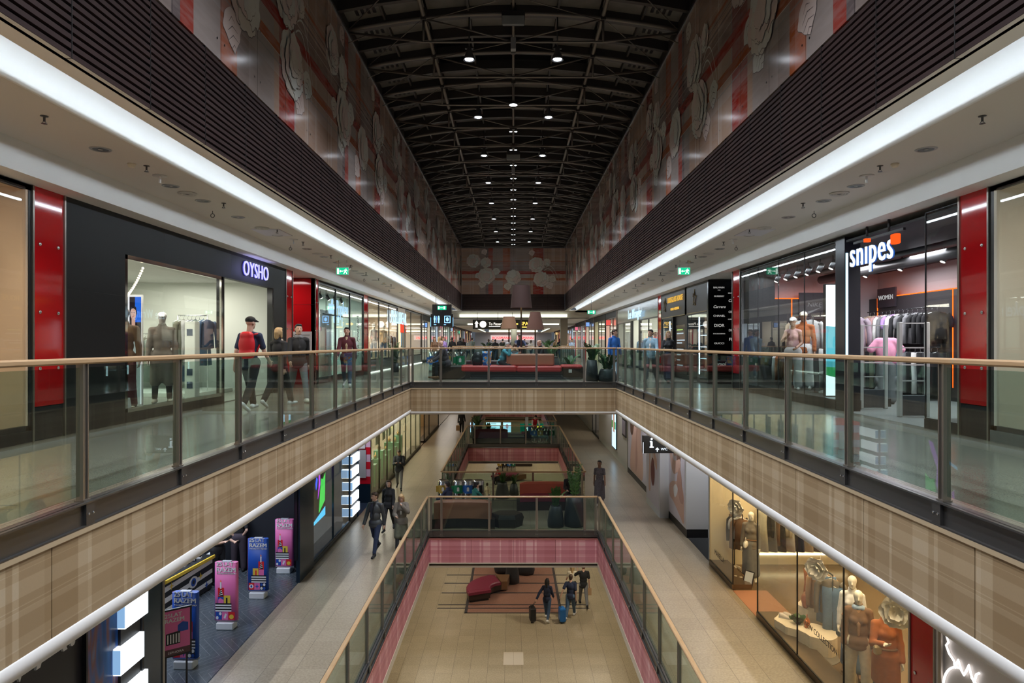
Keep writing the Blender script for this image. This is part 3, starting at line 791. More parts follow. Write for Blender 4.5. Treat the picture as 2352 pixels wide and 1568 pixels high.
# boutique with script sign, letters shopfront, further shops
MINT = M('boutique_wall', (.62,.74,.66), .6)
shell('boutique', -1, XS+.05, 0, 3.2, 21.98, 28.60, 4, MINT, M('boutique_floor', (.45,.45,.4), .25), M('boutique_ceiling', (.12,.13,.13), .7), 260, (.92,1,.95))
window(-1, XS, 21.98, 28.6, .12, 3.3, BLACK, (24.2, 26.3), .07, (0, M('sill_maroon', (.12,.02,.02), .4)))
SIGNB = E('sign_blue_white', (.50,.78,1.0), 1.5)
sg = empty('shop_sign', (-XS-.18, 25.2, 2.35), 'glowing handwritten-style white script sign behind the left gallery boutique window', 'sign')
m = MB(); text_into(m, 'ulla Popken', (0, 0, 0), (0,1,0), (0,0,1), .78, 0, .02, sx=.78, bold=.006, shear=.25); m.build('lettering', SIGNB, sg)
MB().box(-.05,-.02,-1.9,1.9,-.06,-.02).tube([(-.04,-1.5,0),(-.04,-1.5,.85)], .012, 6).tube([(-.04,1.5,0),(-.04,1.5,.85)], .012, 6).build('sign_rail', BLACK, sg)
vs = MB(); text_into(vs, 'ulla Popken', (-XS+.0-.012, 27.75, .75), (0,0,1), (0,-1,0), .42, 0, .006, align='LEFT', sx=.85, shear=.25)
vs.build('window_lettering', M('letter_grey', (.06,.07,.07), .4), label='dark handwritten lettering running up the boutique window glass on the left gallery', cat='lettering')
TAN = M('bear_wall', (.55,.46,.36), .6)
shell('letters', -1, XS+.05, 0, 3.2, 29.5, 46.6, 4, TAN, M('bear_floor', (.4,.37,.3), .25), M('bear_ceiling', (.5,.46,.4), .7), 900, (1,.93,.78), 3)
window(-1, XS, 29.5, 37.2, .55, 3.3, STEELD, (32.0, 34.6), .06, (0, M('sill_steel', (.3,.3,.28), .3, .5)))
window(-1, XS, 39.6, 46.6, .55, 3.3, STEELD, (42.0,), .06, (0, M('sill_steel', (.3,.3,.28), .3, .5)))
MB().box(-XS, -XS-.1, 37.2, 39.6, 2.55, 3.3).box(-XS, -XS-.1, 37.2, 37.3, 0, 2.55).build('door_2', M('door_tan', (.45,.33,.22), .4), kind=ST)
MB().box(-XS+.02, -XS+.07, 29.6, 46.5, .01, .05).build('trim_1', E('plinth_light', (1,.96,.86), 3.5), kind=ST)
sg = empty('shop_sign', (-XS+.06, 37.2, 2.38), 'bright blue-white block capitals projecting from the shopfront beyond the boutique', 'sign')
m = MB(); text_into(m, 'PULL&BEAR', (0, 0, 0), (0,1,0), (0,0,1), .95, 0, .02, sx=.95, bold=.006, sp=1.06); m.build('lettering', SIGNB, sg)
rp = empty('red_banner', (-7.0, 43.5, 1.2), 'red and orange banner above a striped cloth hanging in the window of the letters shopfront', 'banner')
MB().box(-.02,.02,-1.1,1.1,.8,1.5).build('red_part', E('banner_red', (1,.10,.05), .9), rp)
m = MB()
for i in range(6): m.box(-.02,.02,-.9+.3*i,-.65+.3*i,-.5,.8,i % 2)
m.build('striped_part', [M('stripe_blue', (.2,.4,.65), .6), M('stripe_sand', (.75,.6,.35), .6)], rp)
# --- right gallery
PALE = M('display_pale', (.70,.64,.53), .55)
shell('display_right', 1, XS, 0, 3.3, 1.0, 8.92, 1.0, PALE, CREAM, PALE, 60, (1,.92,.8))
window(1, XS, 1.0, 8.98, .15, 3.34, STEELD, (5,), .06, (0, M('sill_grey', (.16,.16,.15), .35)))
GREYF = NT('carpet_grey'); GREYF.col(GREYF.mix(GREYF.noise(9, 4, stretch=(1,3,1)), (.16,.15,.15), (.30,.285,.28))).set(Roughness=.8)
DKC = M('dark_ceiling', (.012,.012,.014), .6); LILAC = M('sport_wall', (.55,.50,.52), .6)
shell('sport', 1, XS+.02, 0, 3.2, 9.64, 18.86, 3.75, LILAC, GREYF.m, DKC)
for yy in (11.3, 13.6, 16.2): area((8.4, yy, 3.1), (0,0,0), 1.6, 1.2, 100, (.95,.95,1.0))
area((6.9, 16.2, 3.05), (0, R(8), 0), .5, 4, 60, (.85,.93,1.0))
mb = MB()
mb.box(9.80, 10.0, 9.7, 18.8, 0, 2.5, 0); mb.box(6.6, 9.4, 18.55, 18.8, 0, 2.5, 0)
mb.box(9.79, 9.80, 15.2, 15.225, .3, 2.5, 1); mb.box(9.79, 9.80, 18.35, 18.375, .3, 2.5, 1); mb.box(7.55, 7.575, 18.54, 18.55, .3, 2.5, 1)
mb.box(9.84, 9.96, 9.8, 18.4, 2.50, 2.53, 1); mb.box(7.0, 9.3, 18.60, 18.72, 2.50, 2.53, 1)
mb.box(6.35, 7.05, 18.4, 18.8, 0, 3.2, 2)
mb.build('wall_rack_panels', [M('rack_panel', (.045,.040,.045), .5), E('led_orange', (1,.13,.01), 2.4), M('ribbed_dark', (.02,.02,.022), .45)], kind=ST)
window(1, XS, 13.3, 18.86, .18, 3.28, BLACK, (14.75, 16.2, 17.55), .014, (0, BLACK), d=.02)
window(1, XS, 9.64, 10.42, .14, 3.28, BLACK, (), .016, (0, BLACK), d=.02)
MB().box(XS, XS+.3, 12.94, 13.3, 0, 3.3, 0).box(XS+.02, XS+.06, 12.925, 12.94, .6, 3.0, 1).build('trim_2', [M('column_dark', (.012,.013,.02), .25), E('column_led', (.5,.8,1), 2)], kind=ST)
sg = empty('shop_sign', (6.17, 11.66, 2.62), 'glowing white rounded letters with an orange square, hung in the sportswear shop doorway', 'sign')
SNW = E('sign_white', (.80,.93,1.0), 1.25); SNO = E('sign_orange', (1,.09,.012), 1.3)
m = MB(); text_into(m, 'sn\u0131pes', (0, .12, .06), (0,-1,0), (0,0,1), .66, 0, .02, sx=.80, bold=.010, sp=1.10); m.build('lettering', SNW, sg)
m = MB(); text_into(m, 'sn\u0131pes', (.02, .12, .06), (0,-1,0), (0,0,1), .66, 0, .012, sx=.80, bold=.022, sp=1.10); m.build('halo_plate', E('sign_halo', (.03,.16,.75), .55), sg)
MB().cbox(-.09,0,-.80,-.64,.26,.42,.012).box(-.09,0,.12,.19,.42,.48).build('orange_square', SNO, sg)
MB().tube([(.08,.4,.55),(.08,.4,.73)], .022, 8).tube([(.08,-.3,.5),(.08,-.3,.73)], .022, 8).box(.06,.1,-.75,.85,.48,.52).build('hanger_pole', BLACK, sg)
# recess with the black wall of names
mb = MB(); mb.box(XS, XS+3, 22.0, 22.12, 0, ZB); mb.box(XS+2.95, XS+3, 19.56, 22, 0, ZB); mb.box(XS, XS+3, 19.5, 19.56, 0, ZB)
mb.build('wall_names', [M('names_black', (.004,.004,.004), .2)], kind=ST)
MB().box(XS, XS+3, 19.5, 22.1, -.15, 0).build('floor_recess_right', F_UP, kind=ST)
nm_ = empty('name_list', (XS+.05, 22.0, 0), 'rows of white capitals and script names on the black recess wall of the right gallery', 'lettering')
WL = E('letter_soft_white', (.85,.83,.80), .55)
for (t, x, y, sz, sh, sx) in (('BALMAIN',1180,660,.125,0,1.1),('PARIS',1182,666,.05,0,1.1),('BURBERRY',1183,680,.105,0,1.05),('Carrera',1183,704,.2,.35,1),('CHANEL',1183,725,.145,0,1.1),('DIOR',1183,747,.21,0,1.05),('DOLCE&GABBANA',1183,766,.07,0,1.05),('GUCCI',1183,788,.125,0,1.35),('BENTLEY',1263,673,.08,0,1),('Cartier',1264,690,.2,.2,1),('CELINE',1266,716,.15,0,1),('DIESEL',1268,758,.17,0,1),('FENDI',1270,779,.22,0,1),('Persol',1183,835,.26,.3,1),('GUESS',1262,733,.08,0,1)):
    sz *= .62; px = 1350+x/3.92; X = (px-CX)*22/FPX-XS-.05; Z = EYE-(y-CY)*22/FPX
    if sh == 0 and x > 1250: X = X
    m = MB(); text_into(m, t, (X, -.004, Z-sz*.35), (1,0,0), (0,0,1), sz, 0, .006, align='CENTER' if x < 1250 else 'LEFT', sx=sx, shear=sh); m.build('lettering', WL, nm_)
# optician
OPD = M('optic_grey', (.055,.052,.05), .45)
shell('optic', 1, XS+.4, 0, 2.9, 22.12, 28.9, 3.4, OPD, OPD, OPD, 60, COOL)
mb = MB(); mb.box(XS, XS+.4, 22.12, 28.9, 2.35, 3.35, 0); mb.box(XS, XS+.4, 24.75, 25.0, 0, 3.35, 1); mb.box(XS, XS+.4, 26.9, 27.0, 0, 2.35, 1)
mb.box(XS-.004, XS, 22.2, 24.7, 2.35, 2.37, 2); mb.box(XS-.004, XS, 25.0, 28.9, 2.35, 2.37, 2)
mb.box(XS+.1, XS+.14, 25.0, 26.9, 0, 2.35, 1)
mb.build('wall_optic_front', [OPD, BLACK, M('brass', (.5,.36,.12), .3, 1)], kind=ST)
window(1, XS, 22.12, 24.75, .1, 2.35, BLACK, (), .05, (0, BLACK))
window(1, XS, 27.0, 28.9, .1, 2.35, BLACK, (), .05, (0, BLACK))
sg = empty('shop_sign', (XS-.03, 26.4, 2.7), 'gold capitals above a second gold line on the dark optician fascia', 'sign')
GOLD = E('gold_letters', (1,.58,.10), .8)
m = MB(); text_into(m, 'LUXEGLASS HOUSE', (0,0,.22), (0,-1,0), (0,0,1), .30, 0, .015, sx=.86, sp=1.12); text_into(m, 'OPTYK \u2022 OKULISTA', (0,0,-.1), (0,-1,0), (0,0,1), .14, 0, .02, sx=1.1); m.build('lettering', GOLD, sg)
for yy, n_ in ((23.6, 'over the lit eyewear window'), (28.2, 'at the far end of the optician fascia')):
    m = MB(); o = (0,0,0)
    for k in range(5): m.tube([(0, .28*math.cos(k*1.26+.3), .28*math.sin(k*1.26+.3)+.3), (0, .1*math.cos(k*1.26+1.2), .12*math.sin(k*1.26+1.2)+.3), (0, .2*math.cos(k*1.26+1.8), .3*math.sin(k*1.26+1.8)+.32)], .014, 5)
    r = m.build('monogram', M('dull_brass', (.20,.14,.06), .35, 1), label='dull brass monogram '+n_, cat='emblem', group='brass monograms on the optician fascia'); r.location = (XS-.02, yy, 2.6)
inf = empty('service_board', (XS+.075, 25.9, .3), 'black board with white service lines in the optician doorway', 'board')
MB().box(0,.02,-.75,.75,0,1.7).build('board', BLACKG, inf)
m = MB()
for z, l_ in ((1.5,.9),(1.36,1.0),(1.1,1.2),(1.0,.8),(.75,1.0),(.55,.6),(.35,.5),(.15,.9)): m.box(-.006,0,.6-l_,.6,z,z+.045,0 if z < 1.45 else 1)
m.build('printed_line', [E('line_white', (.6,.75,.85), .8), E('line_green', (.5,.8,.2), .8)], inf)
# jeans shop and the pale and green fronts beyond
shell('jeans', 1, XS+.05, 0, 3.2, 29.6, 41.2, 4, M('jeans_wall', (.6,.62,.55), .6), SHOPF, M('jeans_ceiling', (.3,.3,.28), .7), 420, (1,.97,.88), 2)
MB().box(XS, XS+.1, 29.6, 41.2, 2.5, 3.35).build('wall_jeans_fascia', M('fascia_metal', (.16,.155,.15), .22, .8), kind=ST)
window(1, XS, 29.6, 34.0, .08, 2.5, STEELD, (31.8,), .06, (0, CHAR)); window(1, XS, 36.6, 41.2, .08, 2.5, STEELD, (38.9,), .06, (0, CHAR))
MB().box(XS, XS+.12, 34.0, 34.25, 0, 2.5).box(XS, XS+.12, 36.35, 36.6, 0, 2.5).build('door_3', BLACK, kind=ST)
sg = empty('shop_sign', (XS-.08, 34.9, 2.62), 'glowing blue-white letters on the metal fascia of the jeans shop', 'sign')
m = MB(); text_into(m, 'Lee Wrangler', (0,0,0), (0,-1,0), (0,0,1), .66, 0, .02, sx=.92, bold=.003, shear=.1, sp=1.12); m.build('lettering', SIGNB, sg)
# far run of shops on both sides: fronts, lit interiors and coloured sign boxes
rs = random.Random(11)
tone = [(.75,.62,.45),(.6,.66,.7),(.7,.5,.42),(.55,.6,.5),(.72,.68,.6),(.5,.42,.4)]
sgc = [(.25,.45,.9),(.9,.12,.10),(.85,.9,.95),(.9,.6,.25),(.15,.6,.35),(.5,.7,.95),(.85,.2,.3)]
for s in (-1, 1):
    y = 46.7 if s < 0 else 41.3; k = 0
    while y < 100:
        w_ = rs.choice((4.2, 5.2, 6.4)); c = tone[(k+(s > 0)*2) % 6]
        sd = 'left' if s < 0 else 'right'
        shell('far_%s_%d' % (sd, k), s, XS+.05, 0, 3.2, y, y+w_, 3.2, M('far_tone_%d' % ((k+(s > 0)*2) % 6), c, .6), SHOPF, CEIL, 170, rs.choice((WARM, WHITE, COOL)))
        window(s, XS, y+.3, y+w_*.62, .12, 2.95, STEELD, (y+w_*.35,), .06, (0, CHAR))
        mb = MB(); mb.box(s*XS, s*(XS+.1), y, y+w_, 2.95, 3.35, 0); mb.box(s*(XS-.02), s*(XS+.1), y, y+.3, 0, 3.35, 1)
        mb.build('wall_far_front_%s_%d' % (sd, k), [CHAR, rs.choice((REDP, CHAR, STEELD, M('front_brown', (.12,.07,.05), .4)))], kind=ST)
        sc_ = sgc[(k*3+(s > 0)) % 7]
        if k % 2:
            y += w_; k += 1; continue
        r = empty('shop_sign', (s*(XS-.05), y+w_*.5, 2.45+.12*(k % 3)), '%s lit sign box on the %s shopfront beyond the %s' % (['blue','red','white','amber','green','pale blue','crimson'][(k*3+(s > 0)) % 7], ORD[k], 'letters shopfront, left gallery' if s < 0 else 'jeans shop, right gallery'), 'sign', 'lit signs of the far shops')
        MB().cbox(-.30,.05,-.07,.07,0,.40,.02).build('sign_box', STEELD, r)
        MB().box(-.27,.02,-.075,-.07,.04,.36).build('lit_face', E('far_sign_%d' % ((k*3+(s > 0)) % 7), sc_, .9), r)
        y += w_; k += 1
# far ceilings with lit troughs, round column, end shop with red letters
TR = E('trough_light', (.93,1,.80), 2.2)
mb = MB()
mb.box(-XB, XB, YE, 53.5, ZC, ZC+.04); mb.box(-XB, XB, 53.5, 66, 3.28, 3.32); mb.box(-XB, XB, 53.5, 53.6, 3.28, ZC); mb.box(-XB, XB, 66, 80, 3.1, 3.14); mb.box(-XB, XB, 66, 66.1, 3.1, 3.3)
mb.box(-XB, XB, 104, 125, 3.1, 3.14); mb.box(-3.7, 3.7, 104, 104.1, 3.1, 4.6)
for s in (-1, 1): mb.box(s*4.4, s*XB, 80, 104, 3.1, 3.14); mb.box(s*4.4, s*4.5, 80, 104, 3.1, 4.6)
mb.box(-4.5, 4.5, 80, 104, 4.6, 4.64)
mb.build('ceiling_far', CEIL, kind=ST)
mb = MB()
mb.box(-4.2, 4.2, 53.42, 53.5, 3.40, 3.60); mb.box(-4.4, 4.4, 65.92, 66, 3.14, 3.26); mb.box(-3.7, 3.7, 103.9, 104, 3.12, 3.35)
for s in (-1, 1): mb.box(s*4.2, s*4.38, 80, 104, 3.12, 3.16)
mb.build('trim_troughs', TR, kind=ST)
for yy in (57, 62, 70, 76, 92): area((0, yy, 3.0 if yy < 80 else 4.4), (0,0,0), 6, 1.2, 95, (1,.95,.85))
MB().lathe([(.26,0),(.26,3.28)], 24).build('round_column', M('column_sage', (.30,.31,.25), .5), label='round sage column in the middle of the far concourse', cat='column').location = (0.05, 58, 0)
MB().box(-XS, XS, 112, 112.1, 0, 3.1).build('wall_end', M('end_shop', (.7,.7,.72), .5), kind=ST)
sg = empty('shop_sign', (0, 111.9, 1.95), 'red capitals on a white lit fascia at the far end of the concourse', 'sign')
m = MB()
for x in (-1.9, 1.75): text_into(m, 'ROSSMANN', (x, -.06, .12), (1,0,0), (0,0,1), .62, 0, .05, sx=.95, bold=.02)
m.build('lettering', E('letters_red', (1,.02,.03), 2.5), sg)
MB().box(-3.7,3.7,0,.05,0,.75).build('fascia_panel', E('fascia_lit', (1,.75,.72), .8), sg)
area((0, 109, 2.9), (0,0,0), 8, 1.5, 120, (.9,.95,1))

# --- lower gallery, left: dark beauty shop with open front
HB = NT('herringbone')
_s = HB.math('FRACT', HB.math('MULTIPLY', HB.math('ADD', HB.y, 50.0), 1/1.5)); _d = HB.math('ABSOLUTE', HB.math('SUBTRACT', _s, .5))
_q = HB.math('FRACT', HB.math('MULTIPLY', HB.math('ADD', HB.math('ADD', HB.x, 50.0), HB.math('MULTIPLY', _d, 1.3)), 1/.19))
_j = HB.math('LESS_THAN', _q, .05)
HB.col(HB.mix(_j, HB.mix(HB.noise(6, 4, stretch=(5, 1, 1)), (.040,.050,.062), (.105,.12,.14)), (.20,.21,.22))).set(Roughness=.2)
DKW = M('beauty_dark', (.020,.021,.026), .35); NAVY = M('beauty_navy', (.012,.03,.055), .18)
LH = 3.88
shell('beauty', -1, XL, ZL, LH, 11.0, 19.2, 5, DKW, HB.m, DKW, 300, (.75,.85,1.0), 2)
MB().box(-XL-.02, -XL-5, 11.0, 19.2, ZL, ZL+.006).build('floor_beauty_inlay', HB.m, kind=ST)
mb = MB(); mb.box(-XL, -XL-.5, 10.45, 11.02, ZL, -1.1, 0); mb.box(-XL+.02, -XL-.1, 10.98, 11.03, ZL, -1.1, 1); mb.box(-XL+.04, -XL-.06, 17.95, 19.2, ZL, -1.1, 0); mb.box(-XL-.02, -XL-.10, 17.90, 17.95, -4.4, -2.2, 2)
mb.build('trim_3', [NAVY, STEEL, BLACKG], kind=ST)
shell('poster_shop', -1, XL+.1, ZL, LH, 4.0, 10.45, 2.5, DKW, HB.m, DKW, 25, COOL)
window(-1, XL, 4.0, 10.45, ZL+.1, -1.12, BLACK, (7.0, 9.05), .05, (ZL, BLACK), pane=False)
pw = empty('window_poster', (-XL-.07, 8.0, -4.6), 'charcoal window poster with big white capitals under the left cornice', 'poster')
MB().box(-.02,0,-2.2,1.08,-.3,3.4).build('backing', M('poster_charcoal', (.028,.026,.032), .3), pw)
m = MB(); text_into(m, 'NOWA.', (0,.92,1.98), (0,1,0), (0,0,1), .85, 0, .03, align='RIGHT', sx=1.05, bold=-.008); m.build('lettering', M('poster_white', (.8,.8,.8), .4), pw)
bp = empty('window_poster', (-XL-.06, 9.45, -4.6), 'blurred blue photo poster beside the stacked white light boxes at lower left', 'poster')
BL = NT('poster_blue'); BL.col(BL.ramp(BL.noise(2.2, 1, stretch=(1, 2.4, .5)), [(.3, (.012,.02,.06)), (.5, (.03,.12,.42)), (.6,(.22,.10,.10)), (.72,(.12,.30,.62))], False)).set(Roughness=.25)
MB().box(-.02,0,-.36,.42,-.3,3.4).build('backing', BL.m, bp)
CUBE = E('light_cube', (.88,.95,1.0), 1.6); CUBEB = E('light_cube_dim', (.35,.62,1.0), .7)
def cube_tower(y, z0, n, label, dy=.6, h=.42, pitch=.62, ph=0):
    r = empty('light_tower', (-XL, y, z0), label, 'light tower', 'towers of stacked white light boxes')
    MB().box(-.30,-.02,-dy*.42,dy*.42,-.25,n*pitch).build('core', BLACK, r)
    for i in range(n):
        o = .09 if (i+ph) % 2 else -.02; z = i*pitch
        b = MB(); b.box(-.30, .05, -dy*.5+o-.05, dy*.5+o-.05, z, z+h, 0)
        b.build('light_box', CUBE, r)
        MB().box(-.32, -.30, -dy*.5+o-.05, dy*.5+o-.05, z, z+h).box(-.30,.045,-dy*.5+o-.062,-dy*.5+o-.05,z+.02,z+h-.02).build('box_side', CUBEB, r)
    return r
cube_tower(10.12, -5.0+.3, 5, 'tower of white light boxes at the lower left edge, beside the navy column', .62, .38, .62)
cube_tower(24.3, -4.75, 7, 'tower of white light boxes left of the striped wall on the lower gallery', 1.1, .30, .455, 1)
# screen shop, striped recess, olive glazed front
shell('screen_shop', -1, XL+.05, ZL, LH, 19.2, 24.9, 3, M('screen_wall', (.10,.11,.12), .3), M('screen_floor', (.2,.2,.2), .2), DKW, 90, COOL)
window(-1, XL, 19.2, 23.7, ZL+.12, -1.12, NAVY, (21.5,), .05, (ZL, NAVY))
scn = empty('display_screen', (-XL-.25, 20.6, -4.1), 'big black display screen with magenta, green and blue shapes behind lower left glass', 'screen')
MB().box(-.05,0,-.85,.85,0,2.5).build('screen_body', BLACKG, scn)
m = MB(); u, v = (0,1,0), (0,0,1)
m.poly((.004,0,0), u, v, [(-.75,.1),(-.62,.1),(-.5,1.0),(-.6,1.1)], .004, 0); m.poly((.004,0,0), u, v, [(0,.7),(.25,1.1),(.2,1.6),(.5,2.1),(.62,2.4),(.4,2.35),(.05,1.7),(.1,1.2)], .004, 0)
m.poly((.004,0,0), u, v, [(.1,.25),(.75,.5),(.8,1.35),(.55,1.2),(.35,1.25)], .004, 1); m.poly((.004,0,0), u, v, [(-.2,1.0),(-.1,1.1),(-.02,1.3),(-.15,1.4),(-.25,1.2)], .004, 2)
m.poly((.004,0,0), u, v, [(-.8,.04),(.8,.04),(.8,.3),(-.8,.0)], .004, 3); m.poly((.004,0,0), u, v, [(-.75,1.7),(-.3,1.85),(-.3,1.95),(-.75,1.8)], .004, 3)
m.build('picture', [E('pic_magenta', (.55,.06,.9), 1.4), E('pic_green', (.08,.8,.12), 1.2), E('pic_blue', (.05,.12,.9), 1.6), E('pic_cyan', (.08,.5,.9), 1.8)], scn)
mb = MB(); mb.box(-XL-2, -XL, 27.0, 27.12, ZL, -1.1, 0)
for i in range(11): mb.box(-XL-2, -XL-.0, 26.99, 27.0, ZL+.75+.29*i, ZL+.75+.29*(i+1), 1+i % 2)
mb.box(-XL-2, -XL-1.95, 24.9, 27, ZL, -1.1, 0); mb.box(-XL-2, -XL, 24.9, 24.95, ZL, -1.1, 0)
mb.build('wall_stripes', [NAVY, M('stripe_red', (.62,.01,.03), .3), M('stripe_lilac', (.72,.52,.72), .4)], kind=ST)
MB().box(-XL-2, -XL, 24.9, 27.1, ZL-.15, ZL).build('floor_stripe_recess', M('recess_floor', (.03,.05,.09), .3), kind=ST)
area((-6.3, 25.9, -1.2), (0, 0, 0), .8, 1, 40, (1,.95,1))
hp = empty('wall_hatch', (-XL-.32, 26.97, -4.0), 'pale steel service hatch with a notice on the red striped wall', 'hatch')
MB().box(-.25,.15,-.02,0,0,1.1).build('door', M('hatch_pale', (.6,.66,.72), .3, .3), hp); MB().box(-.22,.12,-.03,-.02,1.15,1.85).build('notice', M('notice_pale', (.7,.75,.8), .5), hp)
OLIVE = M('olive_frame', (.10,.095,.06), .35, .4)
shell('perfume', -1, XL+.05, ZL, LH, 27.12, 41.6, 3, M('perfume_wall', (.72,.66,.48), .6), M('perfume_floor', (.5,.45,.35), .3), CEIL, 520, (1,.95,.78), 3)
window(-1, XL, 27.12, 34.2, ZL+.1, -1.12, OLIVE, (28.9, 30.7, 32.4), .07, (ZL, BLACK)); window(-1, XL, 34.2, 41.6, ZL+.1, -1.12, OLIVE, (36.0, 37.8, 39.7), .07, (ZL, BLACK))
shell('amber_shop', -1, XL+.05, ZL, LH, 41.6, 52, 3, M('amber_wall', (.4,.28,.14), .5), M('amber_floor', (.2,.15,.1), .3), DKW, 160, WARM)
window(-1, XL, 43.5, 51.8, ZL+.1, -1.12, BLACK, (46,), .08, (ZL, BLACK))
shell('white_far', -1, XL+.05, ZL, LH, 52, 75, 1, M('far_white', (.72,.68,.66), .6), F_LOW, CEIL, 160, WHITE, 2)
# --- lower gallery, right: warm fashion shop, hoarding, white wall
WARMW = M('fashion_wall', (.80,.68,.46), .6)
FF = NT('fashion_floor'); FF.col(FF.mix(FF.noise(1.1, 4), (.10,.062,.032), (.19,.125,.068))).set(Roughness=.2)
shell('fashion', 1, XL-.05, ZL, LH, 9.64, 19.5, 4.0, WARMW, FF.m, WARMW, 230, (1,.76,.44), 3)
for yy, ln in ((12.6, 5.8), (18.5, 1.8)): area((XL+.12, yy, -1.25), (0, R(-22), 0), .12, ln, 24*ln, (1,.80,.52))  # unseen strips added at the window head to brighten the mannequins
GOLDB = M('bronze_sill', (.17,.12,.075), .3, .7)
window(1, XL-.05, 9.64, 15.7, ZL+.13, -1.12, BLACK, (11.6, 13.5), .014, (ZL, GOLDB), d=.03)
window(1, XL-.05, 17.45, 19.5, ZL+.13, -1.12, BLACK, (), .016, (ZL, GOLDB), d=.03)
MB().box(XL-.03, XL+1.1, 17.40, 17.415, ZL+.06, -1.15).build('pane_return', GL_SHOP, label='clear glass door leaf standing open at the fashion shop entrance', cat='glass door')
MB().box(XL-.03, XL+.9, 15.72, 15.732, ZL+.06, -1.15).build('pane_return', GL_SHOP, label='clear glass return pane beside the entrance mat of the fashion shop', cat='glass pane')
MB().box(XL-.06, XL+.8, 15.75, 17.38, ZL, ZL+.006).build('entrance_mat', M('mat_terracotta', (.30,.13,.065), .7), label='terracotta entrance mat at the fashion shop doorway', cat='mat')
for t, y, z, sz, n_ in (('MARELLA', 18.55, -4.55, .20, 'small black capitals on the far window of the fashion shop'), ('NEW COLLECTION', 12.45, -4.11, .15, 'black capitals along the near window of the fashion shop')):
    m = MB(); text_into(m, t, (XL-.054, y, z), (0,-1,0), (0,0,1), sz, 0, .004, sx=1.0); m.build('window_lettering', M('letter_black', (.01,.01,.01), .4), label=n_, cat='lettering')
pier(1, 9.05, 9.64, XL-.05, ZL, -1.1, 'red glass pier on the lower gallery beside the near window of the fashion shop', PG, .5)
shell('neon_shop', 1, XL-.05, ZL, LH, 4.0, 9.05, .06, M('neon_wall', (.70,.66,.63), .5), FF.m, WHITEP, None)
spot((4.7, 8.0, -1.12), 90, (1, .93, .88), 100, .9, (0, R(38), 0))  # added spot, meant to brighten the cream neon wall
window(1, XL-.05, 4.0, 9.0, ZL+.1, -1.12, STEEL, (), .06, (ZL, CHAR), pane=False, d=.03)
nz = empty('neon_sign', (XL-.02, 8.52, -3.22), 'white neon outline of a round fruit on the cream wall at lower right', 'neon sign')
m = MB().tube([(0, .42*math.cos(t), .42*math.sin(t)) for t in [R(108)+R(330)*i/40 for i in range(41)]], .014, 8)
m.tube([(0,.18,.37),(0,.20,.45),(0,.30,.50),(0,.36,.58),(0,.31,.64),(0,.35,.70),(0,.29,.74)], .014, 8)
m.tube([(0,.18,.37),(0,.12,.50),(0,.06,.40),(0,.01,.36),(0,-.04,.44),(0,-.08,.53),(0,-.13,.42),(0,-.18,.36),(0,-.22,.48),(0,-.27,.52)], .014, 8)
m.build('neon_tube', E('neon_white', (1,.94,.92), 1.8), nz); MB().box(.01,.03,-.2,.2,-.02,.02).build('fixing_bar', WHITEP, nz)
# hoarding with beauty photographs
HW = M('hoarding_white', (.64,.65,.67), .5); HP = M('hoarding_lilac', (.60,.57,.66), .4)
mb = MB()
mb.box(5.60, 6.4, 22.1, 33.3, ZL+.28, -1.1, 0); mb.box(5.62, 6.4, 22.12, 33.3, ZL, ZL+.28, 1); mb.box(5.28, 5.60, 24.6, 27.1, ZL, -1.1, 0)
mb.box(XL-.05, 6.4, 19.5, 19.56, ZL, -1.1, 0); mb.box(6.3, 6.4, 19.5, 22.1, ZL, -1.1, 0)
mb.box(5.62, 5.75, 33.3, 33.6, ZL, -1.1, 1); mb.box(5.65, 5.75, 33.6, 45, ZL, -1.1, 2); mb.box(5.65, 5.75, 49, 75, ZL, -1.1, 2)
mb.build('wall_hoarding', [HW, BLACK, M('white_stone', (.56,.53,.49), .4)], kind=ST)
SK, SK2, HAIRB, PINKL = M('print_skin', (.62,.40,.33), .5), M('print_skin_shade', (.50,.29,.24), .5), M('print_hair', (.14,.07,.05), .5), M('print_lilac', (.63,.59,.68), .5)
def smooth(pts, n=5):
    N_ = len(pts); out = []
    for i in range(N_):
        p = [pts[(i+j-1) % N_] for j in range(4)]
        for k in range(n):
            t = k/n
            out.append(tuple(.5*(2*p[1][c]+(p[2][c]-p[0][c])*t+(2*p[0][c]-5*p[1][c]+4*p[2][c]-p[3][c])*t*t+(3*p[1][c]-p[0][c]-3*p[2][c]+p[3][c])*t**3) for c in (0, 1)))
    return [(min(1, max(0, a)), min(1, max(0, b))) for a, b in out]
def print_panel(nm, x, ya, yb, za_, zb, label, shapes):
    r = empty('wall_photo', (x, (ya+yb)/2, za_), label, 'wall print', 'printed photographs on the white hoarding')
    W, H = yb-ya, zb-za_
    MB().box(-.006, 0, -W/2, W/2, 0, H).build('print', PINKL, r)
    m = MB()
    for k, (mi, pts) in enumerate(shapes):
        q = [((.5-a)*W, b*H) for a, b in (smooth(pts) if len(pts) < 15 else pts)]      # a: 0 at the left edge as seen from the walkway (far end), 1 at the right
        m.poly((-.0065-.0012*k, 0, 0), (0,1,0), (0,0,1), q, .001, mi, (-1,0,0))
    m.build('figure', [SK, SK2, HAIRB, M('print_white', (.75,.74,.76), .5), M('print_maroon', (.16,.03,.035), .5)], r)
ov = lambda cx, cy, rx, ry, n=20: [(cx+rx*math.cos(2*PI*i/n), cy+ry*math.sin(2*PI*i/n)) for i in range(n)]
